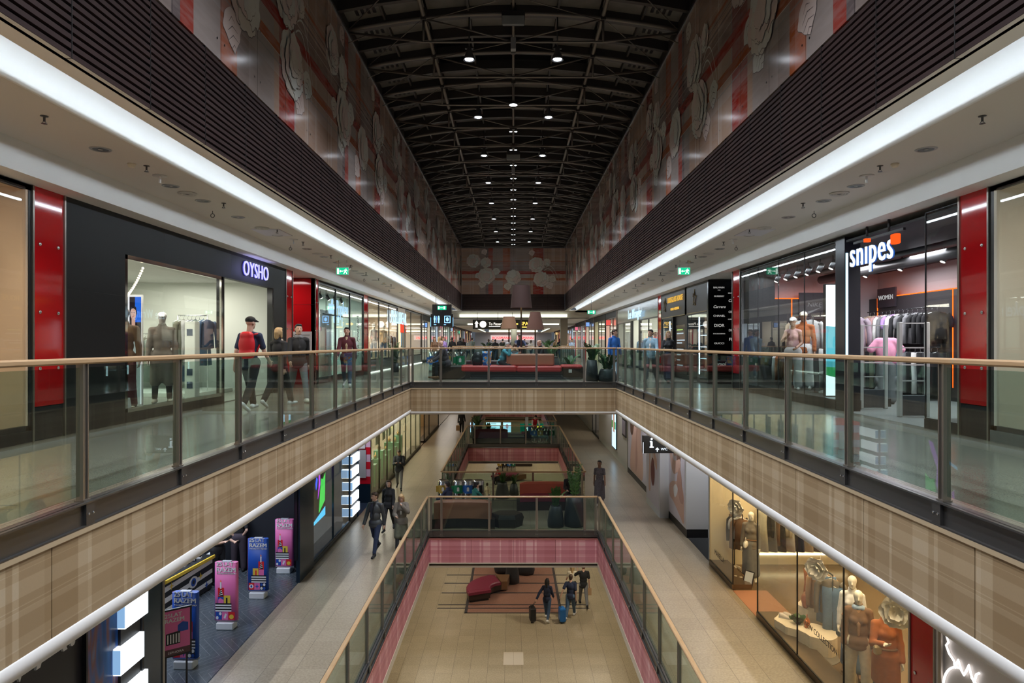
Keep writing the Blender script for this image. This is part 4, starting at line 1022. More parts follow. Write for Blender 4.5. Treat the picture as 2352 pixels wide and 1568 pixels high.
print_panel('a', 5.6, 27.6, 33.2, ZL+.3, -1.2, 'lilac photograph of a bare shoulder and hair, farthest of the hoarding prints', [(0, [(.12,.0),(.62,.0),(.66,.3),(.58,.55),(.66,.8),(.62,1),(.3,1),(.26,.7),(.16,.4)]), (2, [(.10,.55),(.22,.5),(.30,.7),(.40,.86),(.36,1),(.12,1)]), (1, [(.36,.05),(.44,.2),(.42,.5),(.47,.7),(.40,.62),(.36,.4)]), (1, [(.52,.72),(.60,.74),(.62,.80),(.54,.79)])])
print_panel('b', 5.28, 24.75, 26.95, ZL+.25, -1.2, 'photograph of an arm holding a maroon handbag on the jutting hoarding door', [(0, [(.18,.12),(.26,.10),(.33,.16),(.32,.5),(.36,.98),(.24,.98),(.22,.5),(.16,.2)]), (3, [(.36,.42),(.70,.42),(.76,.7),(.72,.99),(.36,.99),(.33,.7)]), (0, [(.58,.5),(.74,.42),(.86,.40),(.84,.50),(.72,.58),(.80,.98),(.70,.98),(.62,.7)]), (4, ov(.52,.34,.17,.15)), (1, [(.44,.46),(.46,.44),(.60,.92),(.57,.95)])])
print_panel('c', 5.6, 22.25, 24.5, ZL+.3, -1.2, 'photograph of folded hands and a face in profile on the nearest part of the hoarding', [(2, [(.50,.52),(.72,.56),(.76,.8),(.70,.99),(.48,.99)]), (0, [(.16,.99),(.12,.82),(.18,.70),(.26,.62),(.40,.60),(.52,.66),(.58,.82),(.52,.99)]), (0, [(.03,.27),(.2,.33),(.45,.36),(.70,.40),(.92,.30),(.95,.12),(.92,.02),(.70,.06),(.3,.14),(.05,.17)]), (0, [(.04,.62),(.12,.50),(.30,.42),(.55,.46),(.74,.52),(.70,.60),(.50,.57),(.30,.56),(.14,.66)]), (1, [(.52,.38),(.58,.28),(.72,.20),(.88,.20),(.92,.26),(.84,.33),(.80,.44),(.70,.52),(.60,.48)]), (3, [(.30,.28),(.45,.33),(.58,.30),(.48,.22),(.36,.20)]), (1, [(.14,.80),(.20,.82),(.22,.79),(.16,.78)]), (1, [(.20,.66),(.28,.68),(.28,.65)])])
sgn = empty('hanging_sign', (5.0, 23.5, -2.47), 'black hanging direction sign with white i, arrow and WC over the right lower walkway', 'sign')
MB().cbox(-.56,.62,-.06,.06,0,.60,.01).build('sign_body', M('sign_black', (.02,.02,.02), .3), sgn)
MB().tube([(-.3,0,.6),(-.3,0,1.37)], .015, 6).tube([(.4,0,.6),(.4,0,1.37)], .015, 6).build('hanger_rod', STEELD, sgn)
m = MB(); text_into(m, 'WC', (.18,-.06,.10), (1,0,0), (0,0,1), .12, 0, .004, sx=1.1)
m.disc((-.25,-.06,.49), (1,0,0), (0,0,1), .035, .004, 0, 16); m.box(-.29,-.22,-.064,-.06,.22,.40); m.box(-.31,-.24,-.064,-.06,.38,.42); m.box(-.32,-.18,-.064,-.06,.19,.23)
m.box(-.07,-.045,-.064,-.06,.05,.17); m.poly((-.057,-.06,.16), (1,0,0), (0,0,1), [(-.065,-.03),(0,.04),(.065,-.03),(.04,-.045),(0,0),(-.04,-.045)], .004)
m.box(-.545,-.53,-.064,-.06,.0,.38); m.build('pictogram', E('sign_white_soft', (.75,.88,1), 2.0), sgn)
lb = empty('light_box', (5.63, 37.9, -4.5), 'tall glowing light box with a green and white picture on the white wall', 'light box')
MB().box(-.04,.02,-.75,.75,0,3.1).build('frame', BLACK, lb); MB().box(-.05,-.04,-.7,.7,.05,3.05).build('lit_face', E('box_lit', (.45,.75,1), 1.8), lb)
m = MB(); m.box(-.056,-.05,-.68,.68,1.1,1.5,0); m.box(-.056,-.05,-.68,.68,2.2,3.0,0); m.poly((-.05,0,0), (0,1,0), (0,0,1), [(-.3,.9),(.3,.9),(.35,2.2),(.12,2.9),(-.15,2.9),(-.3,2.2)], .012, 1, (-1,0,0)); m.build('picture', [E('pic_leaf', (.04,.35,.06), .8), E('pic_tan', (.6,.4,.3), .8)], lb)
pf = empty('framed_picture', (5.64, 34.6, -3.4), 'small framed picture on the white wall beside the hoarding', 'picture')
MB().box(-.04,0,-.6,.6,0,.9).build('frame', STEELD, pf); MB().box(-.05,-.04,-.5,.5,.1,.8).build('picture', M('pic_grey', (.35,.3,.36), .3), pf)
shell('grey_far', 1, XL+.05, ZL, LH, 45, 49, 2, M('grey_far_wall', (.5,.48,.46), .6), F_LOW, CEIL, 60, WHITE)
window(1, XL, 45, 49, ZL+.1, -1.12, STEELD, (47,), .06, (ZL, CHAR))
# ------------------------------------------------------------------ smooth blended bodies (people, mannequins, clothes)
def blob(prims, h, k=.02):
    """surface of smoothly blended tapered limbs ('c', p0, r0, p1, r1) and ellipsoids ('e', centre, radii, 3x3)"""
    lo, hi = np.full(3, 1e9), np.full(3, -1e9); bx = []
    for p in prims:
        if p[0] == 'c':
            a, b = np.array(p[1], float), np.array(p[3], float); r = max(p[2], p[4]); l, u = np.minimum(a, b)-r, np.maximum(a, b)+r
        else:
            a = np.array(p[1], float); r = max(p[2]); l, u = a-r, a+r
        bx.append((l, u)); lo = np.minimum(lo, l); hi = np.maximum(hi, u)
    lo = lo-3*h; n = np.ceil((hi-lo)/h).astype(int)+4
    D = np.full(n, 1.0, np.float32)
    for p, (l, u) in zip(prims, bx):
        i0 = np.maximum(((l-k-2*h-lo)/h).astype(int), 0); i1 = np.minimum(((u+k+2*h-lo)/h).astype(int)+2, n)
        g = np.meshgrid(*[lo[i]+h*np.arange(i0[i], i1[i]) for i in range(3)], indexing='ij')
        P = np.stack(g, -1)
        if p[0] == 'c':
            a, b = np.array(p[1], float), np.array(p[3], float); d = b-a; q = P-a
            t = np.clip((q@d)/max(d@d, 1e-9), 0, 1)
            v = np.linalg.norm(q-t[..., None]*d, axis=-1)-(p[2]+(p[4]-p[2])*t)
        else:
            q = P-np.array(p[1], float)
            if len(p) > 3 and p[3] is not None: q = q@np.array(p[3], float)
            r = np.array(p[2], float); e = np.linalg.norm(q/r, axis=-1); e2 = np.linalg.norm(q/(r*r), axis=-1)+1e-9
            v = e*(e-1)/e2
        S_ = D[i0[0]:i1[0], i0[1]:i1[1], i0[2]:i1[2]]
        m = np.maximum(k-np.abs(S_-v), 0)/k
        S_[...] = np.minimum(S_, v)-m*m*k*.25
    ins = D < 0
    cs_ = [(i, j, l) for i in (0, 1) for j in (0, 1) for l in (0, 1)]
    sl = lambda A, c: A[c[0]:A.shape[0]-1+c[0], c[1]:A.shape[1]-1+c[1], c[2]:A.shape[2]-1+c[2]]
    cnt = sum(sl(ins, c).astype(np.int8) for c in cs_)
    act = np.argwhere((cnt > 0) & (cnt < 8))
    val = np.stack([D[act[:, 0]+c[0], act[:, 1]+c[1], act[:, 2]+c[2]] for c in cs_], 1)
    acc = np.zeros((len(act), 3)); num = np.zeros(len(act))
    for i in range(8):
        for j in range(i+1, 8):
            ci, cj = np.array(cs_[i]), np.array(cs_[j])
            if np.abs(ci-cj).sum() != 1: continue
            a, b = val[:, i], val[:, j]; x = (a < 0) != (b < 0)
            t = np.where(x, a/np.where(x, a-b, 1), 0)
            acc += np.where(x[:, None], ci+(cj-ci)*t[:, None], 0); num += x
    V = lo+h*(act+acc/num[:, None])
    idx = np.full(np.array(D.shape)-1, -1); idx[act[:, 0], act[:, 1], act[:, 2]] = np.arange(len(act))
    F = []
    for ax in range(3):
        a = [slice(None)]*3; b = [slice(None)]*3; a[ax] = slice(0, -1); b[ax] = slice(1, None)
        A, B = ins[tuple(a)], ins[tuple(b)]
        for sgn, msk in ((0, A & ~B), (1, B & ~A)):
            e = np.argwhere(msk); u, v = (ax+1) % 3, (ax+2) % 3
            c = []
            for du, dv in ((0, 0), (-1, 0), (-1, -1), (0, -1)):
                q = e.copy(); q[:, u] += du; q[:, v] += dv; c.append(idx[q[:, 0], q[:, 1], q[:, 2]])
            f = np.stack(c, 1); F.append(f if sgn == 0 else f[:, ::-1])
    return V, np.concatenate(F)
def blob_obj(name, prims, h, mats, parent, k=.02, paint=None):
    V, F = blob(prims, h, k)
    me = bpy.data.meshes.new(name)
    me.vertices.add(len(V)); me.vertices.foreach_set('co', V.astype(np.float32).ravel())
    me.loops.add(F.size); me.loops.foreach_set('vertex_index', F.astype(np.int32).ravel())
    me.polygons.add(len(F)); me.polygons.foreach_set('loop_start', np.arange(0, F.size, 4, dtype=np.int32))
    mats = mats if isinstance(mats, (list, tuple)) else [mats]
    for m in mats: me.materials.append(m)
    if paint is not None:
        c = V[F].mean(1); mi = np.zeros(len(F), np.int32)
        for q, r, i in paint: mi[(((c-np.array(q))/np.array(r))**2).sum(1) < 1] = i
        me.polygons.foreach_set('material_index', mi)
    me.polygons.foreach_set('use_smooth', np.ones(len(F), bool))
    me.update(calc_edges=True); me.validate()
    o = bpy.data.objects.new(name, me); C.objects.link(o); o.parent = parent
    return o
def rx(a): return np.array([[1,0,0],[0,math.cos(a),-math.sin(a)],[0,math.sin(a),math.cos(a)]])
def rz_(a): return np.array([[math.cos(a),-math.sin(a),0],[math.sin(a),math.cos(a),0],[0,0,1]])
def cloth(name, col, rough=.85):
    return M('cloth_'+name, col, rough, var=.22, vscale=14)
SKIN = M('skin', (.62,.38,.28), .5); SKIND = M('skin_dark', (.30,.16,.10), .5)
FACE = [M('eye_dark', (.02,.015,.012), .3), M('lip', (.42,.17,.15), .5), M('brow', (.06,.035,.02), .7)]
HAIRS = {k: M('hair_'+k, c, .6, var=.3, vscale=40) for k, c in dict(black=(.012,.010,.010), brown=(.05,.026,.014), blond=(.46,.30,.14), grey=(.32,.31,.30), auburn=(.14,.05,.02)).items()}
MANQ = M('mannequin_cream', (.78,.72,.60), .4)
MANG = M('mannequin_grey', (.42,.38,.34), .4)
D_ = R
WALK = dict(legL=(24,4,2), legR=(-20,22,2), armL=(-18,8,14,0), armR=(20,8,22,0))
WALK2 = dict(legL=(-18,20,2), legR=(25,6,2), armL=(20,8,25,0), armR=(-16,8,12,0))
STAND = dict(legL=(2,2,4), legR=(-2,1,4), armL=(2,9,10,0), armR=(0,9,10,0))
SIT = dict(legL=(84,84,6), legR=(82,80,7), armL=(30,8,50,20), armR=(30,8,50,20), lean=12)
def person(loc, rz, label, H=1.75, pose=STAND, wear=(), hair=('short', 'brown'), skin=None, h=.014, female=False, seat=None, name='person', cat='person', group=None, belly=0, face=True):
    root = empty(name, loc, label, cat, group, rz)
    P = dict(lean=0, head=(0, 0)); P.update(pose)
    hw, sw = .050*H, (.088 if female else .101)*H
    hipc = np.array([0, 0, .53*H])
    J = {}
    for s, n in ((1, 'L'), (-1, 'R')):
        fl, kn, ab = [D_(a) for a in P['leg'+n]]
        hp = hipc+[s*hw, 0, -.01*H]
        d1 = np.array([s*math.sin(ab), -math.sin(fl)*math.cos(ab), -math.cos(fl)*math.cos(ab)])
        a2 = fl-kn; d2 = np.array([s*math.sin(ab)*.5, -math.sin(a2), -math.cos(a2)])
        kp = hp+d1*.245*H; an = kp+d2*.235*H
        ph = min(0, a2)*.75
        fd = np.array([s*.12, -math.cos(ph), math.sin(ph)])
        J[n] = (hp, kp, an, an+fd*.10*H+np.array([0, 0, -.028*H]), an-fd*.035*H+np.array([0, 0, -.026*H]), fd)
    if seat is not None: dz = seat+.075*H-hipc[2]
    else: dz = -min(min(J[n][3][2], J[n][4][2]) for n in 'LR')+.016*H
    sh = np.array([0, 0, dz]); hipc = hipc+sh
    J = {n: tuple(q+sh if i < 5 else q for i, q in enumerate(J[n])) for n in J}
    L_ = rx(D_(P['lean'])); up = lambda x, y, z: hipc+L_@np.array([x*H, y*H, z*H])
    tw = rz_(D_(P.get('twist', 0))); upt = lambda x, y, z: hipc+L_@(tw@np.array([x*H, y*H, z*H]))
    A = {}
    for s, n in ((1, 'L'), (-1, 'R')):
        fl, ab, el, inn = [D_(a) for a in P['arm'+n]]
        s0 = upt(s*sw/H, .0, .272)
        d1 = np.array([s*math.sin(ab), -math.sin(fl)*math.cos(ab), -math.cos(fl)*math.cos(ab)])
        f2 = fl+el; d2 = np.array([s*math.sin(ab)*.4-s*math.sin(inn), -math.sin(f2)*math.cos(inn), -math.cos(f2)*math.cos(inn)]); d2 /= np.linalg.norm(d2)
        e0 = s0+d1*.172*H; w0 = e0+d2*.148*H
        A[n] = (s0, e0, w0, d2)
    hr = rz_(D_(P['head'][0]))@rx(D_(P['head'][1]+P['lean']*.5))
    nk = upt(0, .005, .335); hc = nk+hr@np.array([0, -.012*H, .075*H]); hp_ = lambda x, y, z: hc+hr@np.array([x*H, y*H, z*H])
    b = []
    b += [('e', hp_(0,.004,.012), (.043*H,.053*H,.050*H), hr), ('e', hp_(0,-.012,-.022), (.035*H,.038*H,.046*H), hr), ('c', hp_(0,-.050,.004), .006*H, hp_(0,-.059,-.014), .0085*H),
          ('e', hp_(0,-.030,-.055), (.02*H,.016*H,.012*H), hr), ('e', hp_(.044,.006,-.006), (.006*H,.012*H,.018*H), hr), ('e', hp_(-.044,.006,-.006), (.006*H,.012*H,.018*H), hr)]
    if not face: b = b[:2]+b[2:4]
    b += [('c', upt(0,.006,.29), .036*H, hp_(0,.008,-.035), .031*H)]
    tor = lambda g: [('e', up(0,0,.0), (.088*H+g,.060*H+g,.075*H+g), L_), ('e', up(0,-.004-belly*.4,.10), (.078*H+g,(.054+belly)*H+g,.085*H+g), L_), ('e', upt(0,.0,.20), ((.078 if female else .088)*H+g,.060*H+g,.10*H+g), L_)]+[('c', A[n_][0], .024*H+g*.8, upt(0,.006,.296), .026*H+g*.6) for n_ in 'LR'] + ([('e', upt(.034,-.040,.20), (.030*H+g,)*3, L_), ('e', upt(-.034,-.040,.20), (.030*H+g,)*3, L_)] if female else [])
    b += tor(-.012)
    def arm(n, g, t=1.0):
        s0, e0, w0, d2 = A[n]
        o = [('c', s0, .0275*H+g, e0, .0225*H+g)] if t > .5 else [('c', s0, .0275*H+g, s0+(e0-s0)*t*2, .026*H+g)]
        if t > .5: o.append(('c', e0, .0225*H+g, e0+(w0-e0)*(t-.5)*2, .019*H+g))
        return o
    def leg(n, g, t=1.0, fl=0):
        hp, kp, an = J[n][:3]
        o = [('c', hp, .054*H+g, kp if t > .5 else hp+(kp-hp)*t*2, .034*H+g)]
        if t > .5: o.append(('c', kp, .034*H+g, kp+(an-kp)*(t-.5)*2, .023*H+g+fl))
        return o
    hands = []
    for n, s in (('L', 1), ('R', -1)):
        b += arm(n, -.004)+leg(n, -.008)
        b += [('c', J[n][2], .022*H, J[n][4], .02*H), ('c', J[n][4], .018*H, J[n][3], .014*H)]
        s0, e0, w0, d = A[n]
        sd = np.cross(d, [0, -1, .2]); sd = sd/ (np.linalg.norm(sd)+1e-9)
        fr = np.cross(sd, d); fr /= np.linalg.norm(fr)+1e-9                  # fr: across the palm (front to back)
        pm = w0+d*.045*H
        b += [('c', w0, .0165*H, w0+d*.02*H, .017*H)]
        for q in (-1, 0, 1): b.append(('c', w0+d*.015*H+fr*q*.009*H, .011*H, pm+fr*q*.012*H, .0105*H))
        for q, ln in ((-1.5, .034), (-.5, .042), (.5, .045), (1.5, .038)):
            k0 = pm+fr*q*.0105*H; k1 = k0+(d*.8+sd*s*.25)*ln*.55*H; k2 = k1+(d*.6+sd*s*.55)*ln*.5*H
            b += [('c', k0, .0056*H, k1, .0053*H), ('c', k1, .0053*H, k2, .0046*H)]
        t0 = w0+d*.02*H+fr*-s*0+fr*.016*H
        b += [('c', t0, .007*H, t0+(d*.5+fr*.7)*.03*H, .0062*H), ('c', t0+(d*.5+fr*.7)*.03*H, .0062*H, t0+(d*.85+fr*.75)*.048*H, .005*H)]
    paint = None
    if face:
        r = .0075*H
        paint = [(hp_(s*.017,-.047,.006), (r, r, r*.62), 1) for s in (-1, 1)] + [(hp_(0,-.047,-.034), (r*1.5, r*1.3, r*.5), 2)] + [(hp_(s*.018,-.047,.018), (r*1.5, r, r*.45), 3) for s in (-1, 1)]
    blob_obj('body', b, h, [skin or SKIN]+FACE, root, .012, paint)
    st, hcn = hair
    hm = HAIRS.get(hcn)
    hb = []
    if st in ('short', 'long', 'bun', 'bob'):
        hb = [('e', hp_(0,.012,.020), (.047*H,.053*H,.050*H), hr), ('e', hp_(0,.028,-.008), (.043*H,.036*H,.046*H), hr), ('e', hp_(0,-.022,.050), (.036*H,.028*H,.018*H), hr)]
    if st in ('long', 'bob'):
        e = -.12 if st == 'long' else -.055
        for s in (-1, 1): hb += [('c', hp_(s*.040,.012,.01), .018*H, hp_(s*.044,.012,e), .015*H)]
        hb += [('c', hp_(0,.042,0), .034*H, hp_(0,.045,e-.01), .026*H)]
    if st == 'bun': hb += [('e', hp_(0,.055,.055), (.025*H,)*3, None)]
    if st == 'fringe': hb = [('e', hp_(0,.034,-.012), (.045*H,.026*H,.030*H), hr)]
    if hb: blob_obj('hair', hb, h, hm, root, .008)
    if st == 'cap':
        blob_obj('cap', [('e', hp_(0,.004,.026), (.049*H,.058*H,.042*H), hr), ('c', hp_(-.018,-.05,.024), .011*H, hp_(-.016,-.092,.012), .007*H), ('c', hp_(.018,-.05,.024), .011*H, hp_(.016,-.092,.012), .007*H), ('c', hp_(0,-.05,.026), .012*H, hp_(0,-.098,.012), .007*H)], h, hcn, root, .012)
    for it in wear:
        kind, m = it[0], it[1]; opt = it[2] if len(it) > 2 else {}
        pr = []
        if kind in ('shirt', 'jacket', 'coat', 'tee', 'vest'):
            g = dict(shirt=.007, jacket=.012, coat=.018, tee=.007, vest=.012)[kind]+opt.get('g', 0)
            pr += tor(g)
            if kind != 'vest':
                for n in 'LR': pr += arm(n, g*.9, .36 if kind == 'tee' else opt.get('sl', .96))
            if kind in ('jacket', 'coat', 'shirt'): pr += [('c', upt(0,.012,.30), .044*H+g*.5, upt(0,.010,.325), .042*H)]
            if kind in ('jacket', 'shirt', 'tee', 'vest'): hg = g+(.014 if kind == 'jacket' else 0); pr += [('e', up(0,0,-.01), (.094*H+hg,.067*H+hg,.066*H+hg), L_), ('e', up(0,0,-.05), (.092*H+hg,.068*H+hg,.036*H+g), L_)]
            if kind == 'coat':
                t = opt.get('len', .62)
                for n in 'LR':
                    hp, kp, an = J[n][:3]; q = hp+(kp-hp)*min(1, t*2) if t <= .5 else kp+(an-kp)*(t-.5)*2
                    pr += [('c', hp, .058*H+g, q, .046*H+g)]
                c0 = (J['L'][0]+J['R'][0])/2; t_ = min(1, t*2); c1 = (J['L'][0]+(J['L'][1]-J['L'][0])*t_+J['R'][0]+(J['R'][1]-J['R'][0])*t_)/2
                pr += [('c', c0, .07*H, c1, .06*H)]
        elif kind in ('trousers', 'jeans', 'shorts'):
            g = .007+opt.get('g', 0); t = dict(trousers=.97, jeans=.95, shorts=.5)[kind]
            pr += [('e', up(0,0,-.0), (.090*H+g,.063*H+g,.07*H+g), L_)]
            for n in 'LR': pr += leg(n, g, opt.get('t', t), opt.get('fl', .004))
        elif kind in ('skirt', 'dress'):
            if kind == 'dress':
                pr += tor(.008)
                for n in 'LR': pr += arm(n, .008, .3)
            t = opt.get('len', .7); g = .02
            c0 = hipc; ks = (J['L'][1]+J['R'][1])/2; as_ = (J['L'][2]+J['R'][2])/2
            q = c0+(ks-c0)*min(1, 2*t) if t <= .5 else ks+(as_-ks)*(t-.5)*2
            pr += [('c', c0, .085*H, q, .085*H+g)]
            for n in 'LR':
                hp, kp, an = J[n][:3]; qn = kp+(an-kp)*(t-.5)*2 if t > .5 else hp+(kp-hp)*t*2
                pr += [('c', hp, .06*H, qn, .06*H)]
        elif kind == 'shirt_front':
            pr = [('c', upt(0,-.026,.30), .022*H, upt(0,-.062-belly*.5,.17), .019*H), ('c', upt(0,-.062-belly*.5,.17), .019*H, up(0,-.062-belly*1.3,.07), .012*H)]
        elif kind == 'scarf': pr = [('c', upt(-.03,-.01,.31), .028*H, upt(.03,-.01,.31), .028*H), ('c', upt(0,.03,.31), .024*H, upt(0,-.03,.315), .024*H)]
        elif kind == 'belt':
            pr = [('e', up(0,-.0,.065), (.088*H+.03, .06*H+.034, .018*H), L_)]
        elif kind == 'shoes':
            for n in 'LR':
                pr += [('c', J[n][4], .024*H, J[n][3], .0185*H), ('c', J[n][2]+[0,0,-.006], .025*H, J[n][4], .023*H)]
        blob_obj(kind if kind != 'tee' else 'tee_shirt', pr, h, m, root, .03 if kind in ('coat', 'skirt', 'dress') else .018)
    root['hand_l'] = tuple(map(float, A['L'][2]+A['L'][3]*.07*H)); root['hand_r'] = tuple(map(float, A['R'][2]+A['R'][3]*.07*H))
    return root
def hand_pos(r, side):
    v = Vector(r['hand_'+side]); c, s = math.cos(r.rotation_euler.z), math.sin(r.rotation_euler.z)
    return Vector((r.location.x+v.x*c-v.y*s, r.location.y+v.x*s+v.y*c, r.location.z+v.z))

# ------------------------------------------------------------------ clothes on hangers
def garment(kind):
    """proto: hangs from z = 0 (hook top), front towards -y"""
    r = empty(kind, (0,0,0), 'x', 'garment'); m = MB()
    def ring(z, w_, d, ph=0, n=14): return [(w_*math.cos(2*PI*i/n), d*math.sin(2*PI*i/n)*(1+.25*math.sin(3*2*PI*i/n+ph)), z+.012*math.sin(2*2*PI*i/n+ph)) for i in range(n)]
    if kind in ('hanging_jacket', 'hanging_tee', 'hanging_dress'):
        L = dict(hanging_jacket=.72, hanging_tee=.62, hanging_dress=1.15)[kind]; w0 = .21
        m.loft([ring(-.10,.05,.035), ring(-.12,.10,.05), ring(-.17,w0,.065), ring(-.3,w0*.95,.075,.4), ring(-.5,w0*.9,.07,.8), ring(-.10-L,w0*(1.25 if 'dress' in kind else .98),.075,1.3)], 0, True, True)
        sl = .58 if kind != 'hanging_tee' else .22
        if kind != 'hanging_dress':
            for s in (-1, 1): m.tube([(s*.19,0,-.17),(s*.25,-.005,-.24),(s*.275,-.015,-.24-sl*.5),(s*.27,-.03,-.24-sl)], [.06,.062,.052,.042], 10)
        m.tube([(.06,-.035,-.115),(0,-.055,-.15),(-.06,-.035,-.115)], .012, 6)
    else:
        for s in (-1, 1): m.loft([ring(-.12,.11,.04), ring(-.3,.115,.05,1), ring(-.7,.10,.045,2), ring(-1.08,.105,.05,.5)], 0, True, True).xf(Matrix.Translation((s*.085,0,0)), len(m.v)-56)
    m.build('fabric', cloth('grey', (.2,.2,.2)), r)
    k = MB(); k.tube([(0,0,-.09),(0,0,-.03),(.02,0,-.005),(.0,0,.012),(-.02,0,0)], .005, 5).tube([(-.18,0,-.15),(0,0,-.09),(.18,0,-.15)], .007, 5)
    k.build('hanger', CHROME, r)
    return r
GP = {}
def hang(kind, loc, rz, mat, label, group, sc=1):
    if kind not in GP:
        o = GP[kind] = garment(kind); o.location = loc; o.rotation_euler = (0,0,rz); o['label'] = label; o['group'] = group; o.scale = (sc,)*3
        o2 = o
    else: o2 = copy_tree(GP[kind], loc, rz, label, group, sc=sc)
    for ch in o2.children:
        if ch.name.startswith('fabric'): recolour(ch, mat)
    return o2
def rail(name, a, b, z, label, legs=False, m=None):
    r = empty(name, ((a[0]+b[0])/2, (a[1]+b[1])/2, z), label, 'clothes rail'); a, b = Vector((*a, 0))-Vector((r.location.x, r.location.y, 0)), Vector((*b, 0))-Vector((r.location.x, r.location.y, 0))
    MB().tube([a, b], .014, 8).build('bar', m or BLACK, r)
    if legs:
        for p in (a, b): MB().tube([p, p-Vector((0,0,legs))], .013, 8).tube([p-Vector((.0,.18,legs-.012)), p-Vector((0,-.18,legs-.012))], .012, 6).build('stand', m or BLACK, r)
    else:
        for t in (.1, .9):
            p = a.lerp(b, t); MB().tube([p, p+Vector(((.12 if r.location.x > 0 else -.12) if abs(a.y-b.y) > abs(a.x-b.x) else 0, 0 if abs(a.y-b.y) > abs(a.x-b.x) else .12, 0))], .01, 6).build('bracket', m or BLACK, r)
    return r
CL = {n: cloth(n, c) for n, c in dict(black=(.015,.015,.017), white=(.75,.74,.72), sand=(.62,.48,.34), rose=(.55,.33,.32), pink=(.85,.36,.52), lilac=(.42,.26,.60), grey=(.2,.2,.21), denim=(.10,.17,.27), denimd=(.05,.09,.16), sage=(.26,.30,.25), olive=(.13,.13,.09), rust=(.40,.12,.035), camel=(.42,.24,.13), brown=(.20,.11,.06), cream=(.72,.64,.48), navy=(.02,.03,.07), blue=(.03,.15,.50), red=(.55,.012,.02), maroon=(.10,.02,.03), teal=(.02,.16,.13), ltblue=(.30,.48,.60), mauve=(.42,.34,.40), coat=(.17,.145,.118), purple=(.36,.24,.58), tan=(.50,.38,.25), ash=(.46,.46,.45), skyblue=(.42,.58,.78)).items()}
# ------------------------------------------------------------------ shop contents, upper gallery
# black shopfront window: two mannequins, lit portrait, bulb string, racks
mq = 'mannequins in the gallery shop windows'
person((-6.66, 12.95, .16), R(25), 'mannequin in a white cap and long taupe coat in the black shopfront window', 1.70, STAND, [('coat', CL['coat'], dict(len=.60)), ('trousers', CL['black']), ('shoes', cloth('shoe_sand', (.5,.42,.34)))], ('cap', CL['white']), MANG, .014, name='mannequin', cat='mannequin', group=mq, face=False)
person((-6.62, 11.62, .16), R(20), 'mannequin in a brown cap and dark brown outfit beside the lit portrait', 1.70, STAND, [('jacket', CL['brown']), ('trousers', CL['maroon'], dict(fl=.03)), ('shoes', CL['cream'])], ('cap', CL['brown']), MANG, .014, name='mannequin', cat='mannequin', group=mq, face=False)
po = empty('portrait_screen', (-6.92, 12.35, .17), 'tall lit portrait of a woman in a pale raincoat in the black shopfront window', 'screen')
MB().box(-.20,.20,0,.05,0,2.0).build('screen_body', WHITEP, po)
m = MB(); u, v = (1,0,0), (0,0,1)
m.box(-.19,.19,-.004,0,.02,1.98,0); m.poly((0,-.004,0), u, v, [(-.02,1.15),(.19,1.15),(.19,1.96),(-.02,1.96)], .002, 1, (0,-1,0)); m.poly((0,-.004,0), u, v, [(.08,1.5),(.19,1.5),(.19,1.96),(.08,1.96)], .003, 2, (0,-1,0))
m.poly((0,-.004,0), u, v, [(-.16,.02),(.17,.02),(.17,.9),(.19,1.05),(.13,1.38),(.04,1.44),(-.02,1.36),(-.09,1.2),(-.15,.9),(-.19,.6)], .005, 3, (0,-1,0))
m.poly((0,-.004,0), u, v, [(-.10,.02),(-.02,.02),(.02,.8),(-.02,1.3),(-.12,1.1),(-.17,.6)], .0055, 4, (0,-1,0))
m.poly((0,-.004,0), u, v, ov(.05,1.66,.052,.115), .006, 5, (0,-1,0)); m.poly((0,-.004,0), u, v, [(-.012,1.68),(.0,1.77),(.05,1.81),(.10,1.77),(.115,1.66),(.10,1.62),(.095,1.72),(.05,1.755),(.01,1.73)], .007, 1, (0,-1,0))
m.poly((0,-.004,0), u, v, [(.02,1.42),(.08,1.42),(.085,1.58),(.02,1.58)], .0058, 5, (0,-1,0)); m.box(.016,.036,-.0125,-.01,1.675,1.684,1); m.box(.056,.08,-.0125,-.01,1.675,1.684,1); m.box(.03,.058,-.0125,-.01,1.595,1.606,6)
m.build('picture', [E('pt_white', (.85,.84,.86), 1.1), E('pt_dark', (.03,.02,.03), .6), E('pt_blue', (.02,.16,.85), .9), E('pt_sage', (.36,.42,.38), .8), E('pt_taupe', (.20,.16,.14), .7), E('pt_skin', (.72,.42,.32), .9), E('pt_lip', (.6,.1,.1), .8)], po)
bs = MB()
for i in range(26):
    t = i/25; bs.ell((-6.60-.02*t, 11.25+.95*t, 1.95+.68*t**1.9), .022, .022, .022, 0, 8, 6)
bs.tube([(-6.60-.02*t, 11.25+.95*t, 1.965+.68*t**1.9) for t in [i/12 for i in range(13)]], .006, 5, 1)
bs.build('bulb_string', [E('bulb_warm', (1,.86,.66), 3), BLACK], label='drooping string of round bulbs at the top of the black shopfront window', cat='light string')
wb = empty('white_platform', (-8.9, 17.4, 0), 'low white display platform on the floor inside the black shopfront', 'platform')
MB().cbox(-1.5,1.3,-1.0,1.1,0,.10,.01).build('slab', SHOPW, wb)
rail('clothes_rail', (-10.2, 18.1), (-8.5, 18.1), 1.55, 'chrome clothes rail behind the coat mannequin, black shopfront interior', 1.54, CHROME)
rail('clothes_rail', (-8.5, 17.3), (-7.75, 17.3), 2.0, 'tall chrome rail of long dresses inside the black shopfront', 1.99, CHROME)
g1 = 'clothes on the rails behind the black shopfront window'
cols = ['sage','ash','olive','sage','white','sage','grey','ash','olive','denimd']
for i in range(10):
    hang(('hanging_jacket','hanging_dress')[i % 2], (-10.1+.17*i, 18.1, 1.54), R(62), CL[cols[i]], '%s garment on the rail behind the coat mannequin, counted from the left' % ORD[i], g1)
